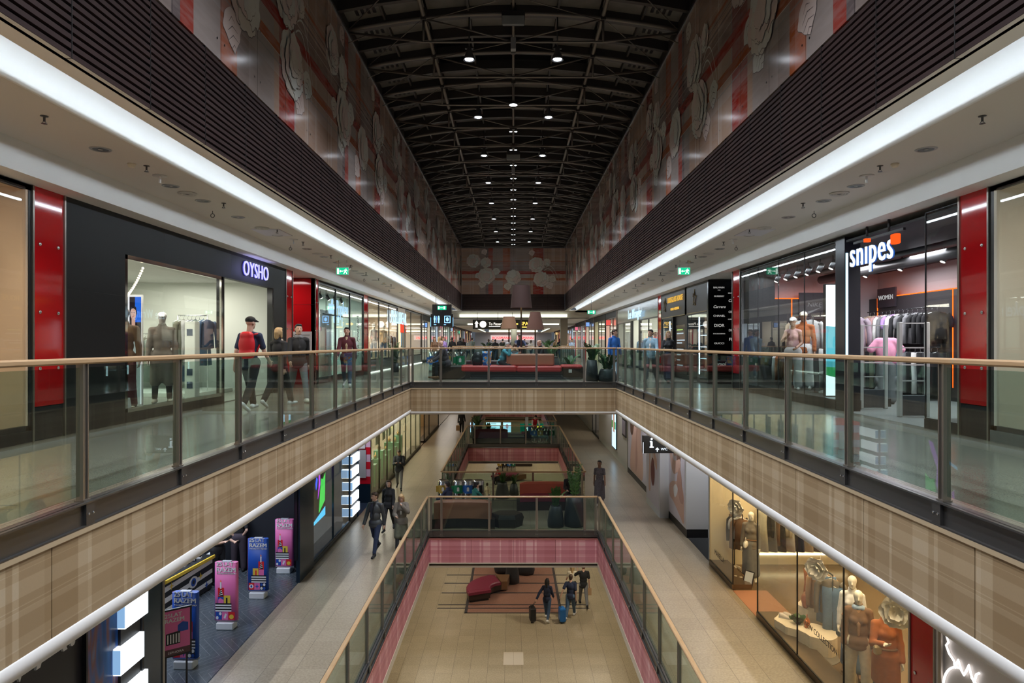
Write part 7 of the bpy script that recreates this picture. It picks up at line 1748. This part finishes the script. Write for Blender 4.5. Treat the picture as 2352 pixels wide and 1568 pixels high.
for i, (k, c) in enumerate((('hanging_jacket','coat'),('hanging_trousers','denim'),('hanging_jacket','camel'),('hanging_dress','camel'),('hanging_dress','rust'))): hang(k, (6.60, 14.2+.2*i, ZL+1.49), R(-25), CL[c], ['taupe knit jacket with gold buttons','blue jeans','camel cardigan','camel dress','rust dress'][i]+' on the thin rail of the near fashion window', g5)
jn = hang('hanging_trousers', (6.60, 14.12, ZL+1.36), R(-25), CL['denim'], 'blue jeans hanging below the taupe knit jacket', g5)
# back wall rails
rail('wall_rail', (6.9, 19.15), (9.4, 19.15), ZL+1.75, 'long wall rail of dark and cream clothes at the back of the fashion shop', False, BLACK)
for i in range(20): hang(('hanging_dress','hanging_jacket','hanging_dress','hanging_trousers')[i % 4], (6.95+.125*i, 19.15, ZL+1.74), R(-62), CL[['cream','black','grey','brown','black','cream','white','black','navy','brown'][i % 10]], '%s garment on the long back rail of the fashion shop, counted from the left' % ORD[i], 'clothes on the long back rail of the fashion shop')
MB().box(6.8, 9.5, 19.40, 19.43, ZL+.28, ZL+.34).build('trim_6', E('plinth_warm', (1,.80,.45), 4), kind=ST)
# plaster steps, shoes, bags, frame
def slab(loc, pts, hh, label):
    m = MB(); m.poly((0,0,0), (1,0,0), (0,1,0), [(a, b) for a, b in pts], hh); o = m.build('plaster_step', M('plaster_rough', (.72,.62,.46), .8, bump=.5, bscale=25), label=label, cat='display step', group='cream plaster display steps', recentre=False); o.location = loc; return o
w1 = [(.42*math.cos(t)*(1+.12*math.sin(5*t)), .5*math.sin(t)*(1+.10*math.sin(4*t+1))) for t in [2*PI*i/28 for i in range(28)]]
slab((6.02, 14.75, ZL+.01), [(a*.75, b*.9) for a, b in w1], .28, 'low cream plaster step with sandals in the near fashion window')
slab((6.28, 14.05, ZL+.01), [(a*.85, b*.8) for a, b in w1], .36, 'middle cream plaster step under the hanging jeans')
slab((6.55, 14.95, ZL+.01), [(a*.7, b*.7) for a, b in w1], .55, 'tallest cream plaster step carrying the rust handbag')
def handbag(loc, rz, mat, sc, label, group='handbags in the fashion shop windows'):
    r = empty('handbag', loc, label, 'handbag', group, rz); r.scale = (sc,)*3
    blob_obj('body', [('e',(0,0,.13),(.20,.10,.13)),('c',(-.16,0,.05),.06,(.16,0,.05),.06),('c',(-.12,0,.2),.05,(.12,0,.2),.05)], .014, mat, r, .03)
    MB().tube([(-.10,0,.22),(-.09,0,.36),(0,0,.41),(.09,0,.36),(.10,0,.22)], .012, 6).build('strap', mat, r); return r
handbag((6.42, 14.95, ZL+.56), R(60), M('leather_rust', (.30,.075,.02), .4), 1.1, 'slouchy rust leather handbag on the tallest plaster step')
handbag((6.15, 14.30, ZL+.37), R(60), M('leather_orange', (.42,.12,.03), .35), .62, 'small orange leather handbag on the middle plaster step')
handbag((6.10, 17.92, ZL+.95), R(60), M('leather_white', (.72,.68,.60), .35), .62, 'small white handbag at the hip of the grey trench mannequin')
plant((6.1, 14.62, ZL+.29), [(.05,0),(.06,.02),(.06,.06)], 'small green succulent on the low plaster step', 'small plants in the fashion window', .14, 8, 31, spread=.1)
hb2 = M('heel_cream', (.72,.62,.48), .35); gs = 'shoes in the fashion shop windows'
for i, (x, y, z, a, mt, he, n_) in enumerate(((6.10,18.95,.02,200,hb2,1,'cream court shoe, left one by the far window rail'),(6.22,18.92,.02,200,hb2,1,'cream court shoe, right one by the far window rail'),(5.95,18.1,.02,70,hb2,1,'cream high heel in front of the trench mannequin'),(6.06,18.0,.02,75,hb2,1,'second cream high heel in front of the trench mannequin'),(5.93,14.92,.29,60,M('sandal_pale', (.7,.62,.55), .4),0,'pale sandal on the low plaster step, nearer the glass'),(6.05,15.0,.29,80,M('sandal_pale', (.7,.62,.55), .4),0,'pale sandal on the low plaster step, farther from the glass'),(6.12,13.85,.03,130,M('loafer_brown', (.15,.07,.03), .5),0,'brown loafer on the grey hide, left one'),(6.25,13.78,.03,125,M('loafer_brown', (.15,.07,.03), .5),0,'brown loafer on the grey hide, right one'),(7.9,16.6,.02,190,hb2,0,'white slipper on the fashion shop floor, left one'),(8.02,16.6,.02,190,hb2,0,'white slipper on the fashion shop floor, right one'))):
    shoe((x, y, ZL+z), R(a), mt, n_, gs, bool(he))
m = MB(); m.poly((0,0,0), (1,0,0), (0,1,0), [(a*1.0, b*.9) for a, b in w1], .012); o = m.build('hide_rug', M('hide_grey', (.16,.14,.11), .9), label='grey hide rug under the brown loafers in the near fashion window', cat='rug', recentre=False); o.location = (6.15, 13.8, ZL+.004)
fr = empty('table_card', (6.05, 17.65, ZL+.01), 'small black framed card standing on the fashion window floor', 'card', None, R(-55)); MB().box(-.14,.14,-.012,.012,0,.40).build('frame', BLACK, fr); MB().box(-.115,.115,-.016,-.012,.03,.37).build('paper', M('paper_white', (.8,.8,.8), .5), fr); fr.rotation_euler = (R(-18), 0, R(-55))
pt = MB(); 
for k, (y0, z0) in enumerate(((9.75,.3),(9.75,1.1),(9.75,1.9),(10.35,.3),(10.35,1.1),(10.35,1.9),(10.95,1.1),(10.95,1.9),(11.5,1.3))): pt.box(7.0,7.06,y0,y0+.42,ZL+z0,ZL+z0+.58,1)
pt.box(7.02,7.10,9.66,11.6,ZL,ZL+2.9,0); pt.build('trim_4', [M('lattice_cream', (.75,.62,.42), .6), M('lattice_hole', (.16,.09,.05), .6)], kind=ST)
# ------------------------------------------------------------------ people
pg = None
N, Fh = .012, .02
def P(loc, rz, label, H=1.75, pose=STAND, wear=(), hair=('short','brown'), **k): return person(loc, R(rz), label, H, pose, wear, hair, **k)
SH = ('shoes', CL['black']); SHW = ('shoes', CL['white'])
# upper left: three walkers in front of the black shopfront
a = P((-5.05, 13.1, 0), 172, 'person with a red backpack and black cap walking away past the black shopfront', 1.83, dict(WALK, head=(-15,0)), [('tee', CL['navy'], dict(g=.006)), ('trousers', CL['black'], dict(g=.008)), SHW], ('cap', CL['black']), h=N)
bk = empty('backpack', (-5.03, 12.88, 1.02), 'bright red backpack on the back of the capped walker', 'backpack', None, R(172))
blob_obj('bag_body', [('e',(0,0,.24),(.16,.09,.24)),('c',(-.07,0,.07),.09,(.07,0,.07),.09),('e',(0,-.07,.15),(.11,.05,.11)),('c',(-.06,0,.42),.07,(.06,0,.42),.07)], .014, M('bag_red', (.62,.012,.02), .5), bk, .03)
for s in (-1, 1): MB().tube([(s*.11,-.08,.44),(s*.13,-.22,.46),(s*.14,-.26,.3),(s*.13,-.12,.08)], .016, 6).build('strap', M('bag_red', (.62,.012,.02), .5), bk)
P((-4.78, 13.9, 0), 165, 'blond person in a black jacket walking beside the red backpack', 1.62, WALK2, [('jacket', CL['black']), ('scarf', CL['sand']), ('trousers', CL['black'], dict(g=.01)), SHW], ('bob','blond'), h=N, female=True)
P((-4.72, 15.0, 0), 30, 'bearded person in a black jacket with grey hood, facing the viewer by the red pier', 1.74, WALK, [('jacket', CL['black']), ('scarf', CL['grey']), ('shirt_front', CL['black']), ('trousers', CL['grey']), SHW], ('short','black'), h=N)
P((-4.95, 20.3, 0), 8, 'person in a maroon jacket and tan jumper walking towards the viewer on the left gallery', 1.80, WALK, [('jacket', CL['maroon'], dict(g=.008)), ('shirt_front', CL['tan']), ('jeans', CL['denimd']), SHW], ('short','black'), h=N)
# upper right
P((4.55, 22.6, 0), -22, 'person in a light denim jacket over a white tee walking on the right gallery', 1.77, dict(WALK2, head=(-25,0)), [('jacket', CL['ltblue'], dict(g=.004)), ('shirt_front', CL['white']), ('trousers', CL['grey'], dict(g=.012)), SH], ('short','black'), h=N)
P((5.2, 22.9, 0), -30, 'person with long blond hair in black top and long dark skirt on the right gallery', 1.74, dict(WALK, head=(30,0)), [('shirt', CL['black']), ('skirt', CL['navy'], dict(len=.93)), SH], ('long','blond'), h=N, female=True)
P((3.75, 25.4, 0), 25, 'person in a bright blue zip jacket beside the right bridge corner', 1.80, dict(STAND, head=(40,0)), [('jacket', CL['blue']), ('jeans', CL['ltblue']), SHW], ('short','brown'), h=N)
# upper bridge, seated
P((-2.42, 24.75, 0), -70, 'bald person in a dark jacket sitting on the left end of the seating island', 1.74, dict(SIT, lean=18, armR=(35,5,25,0), armL=(35,5,25,0)), [('jacket', cloth('plumgrey', (.06,.045,.055)), dict(g=.02)), ('trousers', CL['black']), ('shoes', CL['brown'])], ('none', None), h=N, seat=.48, belly=.02)
P((-.45, 25.25, 0), 62, 'grey-haired person in a turquoise top with a cross strap, chin on hand', 1.62, dict(SIT, lean=25, armR=(60,5,115,10), armL=(50,10,60,10)), [('shirt', cloth('turquoise', (.08,.33,.42)), dict(g=.012)), ('skirt', CL['black'], dict(len=.6))], ('short','grey'), h=N, seat=.5, female=True, belly=.02)
P((1.15, 26.3, 0), -60, 'balding person in black seated behind the salmon back block', 1.74, dict(SIT, lean=15), [('jacket', CL['black']), ('trousers', CL['black'])], ('fringe','grey'), h=.014, seat=.5)
P((-.05, 29.2, 0), 20, 'person in a beige top bent over the table between the lamp poles', 1.66, dict(SIT, lean=35, head=(0,20)), [('shirt', CL['sand']), ('trousers', CL['black'])], ('bob','brown'), h=.016, seat=.52, female=True)
P((.22, 29.6, 0), 15, 'standing person in navy leaning over the table behind the tallest lamp', 1.78, dict(STAND, lean=28, head=(-20,15), armL=(50,8,40,20), armR=(45,8,40,20)), [('jacket', CL['navy']), ('trousers', CL['black']), SH], ('short','brown'), h=.016)
# objects on the seat
bp_ = empty('backpack', (-1.32, 25.0, .5), 'black backpack standing on the red seat', 'backpack')
blob_obj('bag_body', [('e',(0,0,.24),(.20,.13,.25)),('c',(-.10,0,.07),.09,(.10,0,.07),.09),('e',(0,-.11,.15),(.14,.05,.12))], .014, M('bag_black', (.012,.012,.014), .35), bp_, .03)
MB().tube([(-.16,-.06,.40),(-.24,-.10,.25),(-.2,-.06,.06)], .018, 6).tube([(-.05,0,.48),(0,0,.54),(.05,0,.48)], .012, 6).build('strap', M('bag_strap', (.18,.17,.13), .6), bp_)
sb = empty('shopping_bag', (-.96, 25.02, .5), 'blue patterned shopping bag beside the black backpack', 'shopping bag')
BG = NT('bag_print'); BG.col(BG.ramp(BG.noise(9, 2), [(.3,(.02,.08,.30)),(.45,(.10,.35,.70)),(.55,(.75,.25,.06)),(.62,(.7,.62,.3)),(.72,(.06,.22,.5))])).set(Roughness=.35)
MB().loft([[(-.14,-.07,0),(.14,-.07,0),(.14,.07,0),(-.14,.07,0)],[(-.17,-.06,.45),(.17,-.06,.43),(.17,.06,.45),(-.17,.06,.44)],[(-.185,-.02,.52),(.185,-.02,.52),(.185,.02,.52),(-.185,.02,.52)]]).build('bag_body', BG.m, sb)
lp = empty('laptop', (.05, 27.85, .76), 'open laptop on the dark table of the upper bridge', 'laptop'); MB().cbox(-.17,.17,-.12,.12,0,.015,.005).build('base', STEELD, lp); MB().box(-.17,.17,.11,.125,.015,.23).build('screen', M('laptop_grey', (.2,.2,.22), .3), lp)
# far figures on the upper concourse
far = [(-4.4,38.2,1.66,'long','auburn','brown',None),(-4.3,39.6,1.72,'long','blond','white',None),(-4.55,43.0,1.68,'short','blond','black',None),(-3.85,37.6,1.70,'bob','auburn','purple','person in a purple top seen from behind, left beyond the red seating'),(-4.3,41.4,1.72,'bob','brown','white',None),(-3.9,43.6,1.74,'short','black','black','person in black with dark hair, first of two black backs beyond the bridge'),(-4.2,46.2,1.6,'short','brown','white',None),(-3.85,49.5,1.78,'short','black','black','person in a black tee, second of two black backs beyond the bridge'),(-3.9,53.4,1.7,'long','auburn','black',None),(-3.6,55.0,1.68,'bob','brown','white','person in a white top with a brown bob, far left beyond the bridge'),(-3.4,56.4,1.78,'short','brown','sage','person in a sage top beside the white top beyond the bridge'),(-1.35,51.2,1.66,'short','black','black',None),(3.45,56.0,1.7,'bob','black','tan',None),(3.75,54.8,1.76,'short','black','navy','person in navy on the right beyond the bridge, near the grey pillar'),(3.75,47.2,1.25,'bob','blond','pink','small child in pink beyond the bridge'),(4.0,46.6,1.66,'short','brown','skyblue','person in a pale blue shirt, right beyond the bridge'),(-.9,58.2,1.7,'short','black','black',None),(-.4,60.0,1.72,'short','brown','navy',None),(1.0,60.5,1.7,'short','black','grey',None),(1.6,61.5,1.68,'long','brown','white',None),(-2.2,61.0,1.7,'bob','brown','navy',None),(-1.9,63.5,1.75,'short','black','grey',None)]
for i, (x, y, H, hs, hc_, c, lb) in enumerate(far):
    P((x, y, 0), (160 if i % 3 else 20), lb or ('shopper in a %s top with %s %s hair, %s' % (c, hc_, hs, ('left beyond the bridge' if x < -1 else 'right beyond the bridge') if y < 50 else ('%s of the far figures' % ORD[i-16 if i > 15 else 6]))), H, WALK if i % 2 else STAND, [('shirt' if i % 2 else 'tee', CL[c], dict(g=.008)), ('trousers', CL['denimd' if i % 2 else 'black'])], (hs, hc_), h=.02 if y < 50 else .026, female=hs != 'short', group='shoppers beyond the upper bridge')
# grey pillar right of the lamps
MB().box(3.75,4.3,53.9,54.4,0,3.28).build('trim_5', M('pillar_grey', (.30,.27,.24), .6), kind=ST)
# lower gallery walkers
P((-4.12, 20.4, ZL), -14, 'person in a dark leather jacket and jeans walking on the left lower gallery', 1.88, dict(WALK, head=(-30,5), armL=(-12,8,10,0), armR=(10,12,20,0)), [('jacket', cloth('leather_slate', (.055,.06,.065), .4), dict(g=.006)), ('shirt_front', CL['black']), ('jeans', CL['navy']), SH], ('short','brown'), h=N, belly=.012)
P((-3.43, 20.9, ZL), 5, 'person in a taupe coat, hand raised to the face, on the left lower gallery', 1.72, dict(WALK2, armL=(55,12,115,45), armR=(25,8,60,20), head=(0,22)), [('jacket', CL['coat'], dict(g=.02)), ('shirt_front', CL['white']), ('skirt', CL['olive'], dict(len=.55)), ('trousers', CL['black'])], ('long','blond'), h=N, female=True)
P((-4.2, 23.0, ZL), 0, 'person with long hair in black walking behind the leather jacket', 1.70, WALK2, [('jacket', CL['black'], dict(g=.004)), ('trousers', CL['black']), SH], ('long','brown'), h=N, female=True)
ph = P((-4.95, 29.6, ZL), 4, 'person in a dark sweatshirt looking at a phone on the left lower gallery', 1.74, dict(WALK, armL=(25,6,85,28), armR=(25,6,85,28), head=(0,28)), [('shirt', cloth('slate', (.04,.045,.055)), dict(g=.022)), ('trousers', cloth('midgrey', (.22,.23,.25))), SH], ('short','brown'), h=N)
q = (hand_pos(ph, 'l')+hand_pos(ph, 'r'))/2
MB().cbox(-.035,.035,-.006,.006,-.07,.07,.006).build('phone', BLACKG, label='phone in the hands of the person in the dark sweatshirt', cat='phone').location = q+Vector((0,-.01,0))
P((3.36, 26.6, ZL), -8, 'person in a patterned grey dress walking on the right lower gallery', 1.76, dict(WALK2, head=(-15,0)), [('dress', M('dress_print', (.13,.12,.14), .8, var=.9, vscale=45), dict(len=.86)), ('shoes', CL['white'])], ('short','black'), h=N, female=True, skin=SKIND)
hb3 = P((-3.6, 47.5, ZL), 180, 'person in black with a paper bag far along the left lower gallery', 1.72, WALK, [('jacket', CL['black']), ('trousers', CL['black'])], ('short','brown'), h=.02)
q = hand_pos(hb3, 'l'); MB().loft([[(-.13,-.06,-.42),(.13,-.06,-.42),(.13,.06,-.42),(-.13,.06,-.42)],[(-.13,-.06,-.06),(.13,-.06,-.06),(.13,.06,-.06),(-.13,.06,-.06)]]).tube([(-.06,0,-.06),(0,0,.0),(.06,0,-.06)], .006, 5).build('paper_bag', M('kraft', (.45,.29,.16), .8), label='brown paper bag carried on the far left lower gallery', cat='paper bag').location = q+Vector((0,0,-.42))
# lower bridge, seated
P((-2.25, 24.15, ZL), -125, 'person with short black hair in navy seated behind the salmon sofa back', 1.74, dict(SIT, lean=10), [('jacket', CL['navy']), ('trousers', CL['black'])], ('short','black'), h=.014, seat=.47)
P((-1.40, 24.2, ZL), 125, 'person with a dark bun in a teal top seated facing the navy jacket', 1.64, dict(SIT, lean=10, armR=(45,5,40,5)), [('shirt', CL['teal'], dict(g=.01)), ('trousers', CL['black'])], ('bun','black'), h=.014, seat=.47, female=True)
P((2.15, 26.0, ZL), 0, 'person in black seated behind the tall leafy plant on the lower bridge', 1.72, dict(SIT, lean=5), [('jacket', CL['black']), ('trousers', CL['black'])], ('short','grey'), h=.016, seat=.5)
P((1.35, 44.2, ZL), 20, 'cleaner in a red tabard and white sleeves bending over the far bins', 1.74, dict(STAND, lean=18, head=(0,30), armL=(25,10,35,10), armR=(20,10,30,10)), [('shirt', CL['white']), ('vest', CL['red'], dict(g=.008)), ('trousers', CL['black']), SH], ('short','black'), h=.016)
ct = empty('cleaning_cart', (1.0, 44.6, ZL), 'cleaning trolley with a blue bucket and upright mop beside the cleaner', 'cart'); MB().cbox(-.25,.25,-.2,.2,.1,.6,.02).build('frame', BLACK, ct); MB().cbox(-.05,.38,-.35,-.05,.62,.92,.03).build('bucket', M('bucket_blue', (.02,.20,.62), .4), ct); MB().tube([(-.1,0,.5),(-.12,0,1.75)], .015, 6).build('mop_handle', M('mop_grey', (.3,.35,.4), .4), ct); MB().box(-.22,-.02,-.02,.02,.85,1.5).build('mop_sheet', M('mop_white', (.7,.75,.8), .6), ct)
for s in (-1, 1): MB().lathe([(.06,-.02),(.06,.02)], 12).xf(Matrix.Rotation(PI/2, 4, 'Y')).xf(Matrix.Translation((s*.2, 0, .06))).build('wheel', BLACK, ct)
# ground floor
P((-1.05+.0, 54.8, ZG), -55, 'person in red seated on the far curved bench, reading a phone', 1.75, dict(SIT, lean=20, head=(0,20)), [('tee', CL['red']), ('trousers', CL['black']), SH], ('short','black'), h=.018, seat=.5)
P((-1.95+.15, 47.0, ZG), 170, 'person in a sand top standing on the ground floor below the lower bridge glass', 1.70, STAND, [('shirt', CL['sand']), ('trousers', CL['grey'])], ('bun','brown'), h=.016, female=True)
P((3.02, 29.4, ZG), 180, 'person in black tee and grey jeans with an arm round the blond companion', 1.85, dict(WALK, armL=(35,45,70,55), armR=(0,10,12,0)), [('tee', CL['black'], dict(g=.01)), ('jeans', CL['grey']), SH], ('short','auburn'), h=N)
P((2.55, 29.55, ZG), 180, 'blond person in a white top and black trousers waving an arm on the ground floor', 1.74, dict(STAND, armR=(70,25,90,20), armL=(20,10,40,0)), [('tee', CL['cream']), ('trousers', CL['black'], dict(g=.012)), SH], ('long','blond'), h=N, female=True)
MB().loft([[(-.08,-.05,0),(.08,-.05,0),(.08,.05,0),(-.08,.05,0)],[(-.08,-.05,.28),(.08,-.05,.28),(.08,.05,.28),(-.08,.05,.28)]]).tube([(-.04,0,.28),(0,0,.36),(.04,0,.28)], .006, 5).build('paper_bag', M('kraft', (.45,.29,.16), .8), label='small kraft paper bag carried by the black tee on the ground floor', cat='paper bag').location = (3.27, 29.3, ZG+.52)
w1_ = P((1.38, 27.9, ZG), 165, 'person with dark hair and navy top pulling a black suitcase', 1.72, dict(WALK, armL=(-35,28,8,-10), head=(0,0)), [('shirt', CL['navy'], dict(g=.01)), ('jeans', CL['denimd']), SHW], ('long','black'), h=N, female=True)
w2_ = P((2.35, 28.1, ZG), 165, 'person in a navy tee and jeans pulling a blue suitcase', 1.78, dict(WALK2, armL=(-30,22,10,-10), lean=8), [('tee', CL['navy'], dict(g=.012)), ('jeans', CL['denim'], dict(g=.008)), SHW], ('short','brown'), h=N)
def suitcase(loc, rz, mat, label, hand):
    r = empty('suitcase', loc, label, 'suitcase', 'rolling suitcases on the ground floor', rz)
    MB().cbox(-.20,.20,-.12,.12,.06,.60,.04).build('shell', mat, r)
    m = MB()
    for k in range(3): m.box(-.12+.1*k,-.09+.1*k,-.126,-.12,.1,.56)
    m.build('rib', mat, r)
    for x in (-.15, .15): MB().lathe([(.035,-.015),(.035,.015)], 10).xf(Matrix.Rotation(PI/2, 4, 'Y')).xf(Matrix.Translation((x,.06,.035))).build('wheel', BLACK, r)
    h_ = Matrix.Rotation(-rz, 3, 'Z') @ (hand-Vector(loc)); MB().tube([(-.06,.05,.58),h_+Vector((-.04,0,0))], .01, 6).tube([(.06,.05,.58),h_+Vector((.04,0,0))], .01, 6).tube([h_+Vector((-.06,0,0)),h_+Vector((.06,0,0))], .014, 6).build('handle', STEELD, r)
    return r
suitcase((.78, 27.75, ZG), R(100), M('case_black', (.015,.015,.018), .4), 'black rolling suitcase behind the dark-haired person in navy', hand_pos(w1_, 'l'))
suitcase((1.98, 27.7, ZG), R(100), M('case_blue', (.01,.17,.55), .35), 'bright blue rolling suitcase behind the navy tee', hand_pos(w2_, 'l'))
# beauty shop staff
P((-7.6, 19.3-.4, ZL), 180+10, 'person in black tee and grey trousers with hands behind the back in the beauty shop', 1.75, dict(STAND, armL=(-20,10,35,40), armR=(-20,10,35,40)), [('tee', CL['black']), ('trousers', cloth('plumtrousers', (.06,.045,.06)), dict(g=.02)), SH], ('short','brown'), h=N)
P((-7.75, 17.9, ZL), 60, 'person all in black leaning over the beauty shop counter', 1.70, dict(STAND, armL=(30,10,60,20), armR=(35,10,70,20), lean=10), [('tee', CL['black'], dict(g=.012)), ('trousers', CL['black'], dict(g=.02)), SH], ('short','black'), h=N)
dup = {}
for o in C.objects:
    l = o.get('label')
    if l: dup.setdefault(l, []).append(o)
print('DUP', [(l, len(v)) for l, v in dup.items() if len(v) > 1][:30])
print('LONG', [l for l in dup if not 4 <= len(l.split()) <= 16])
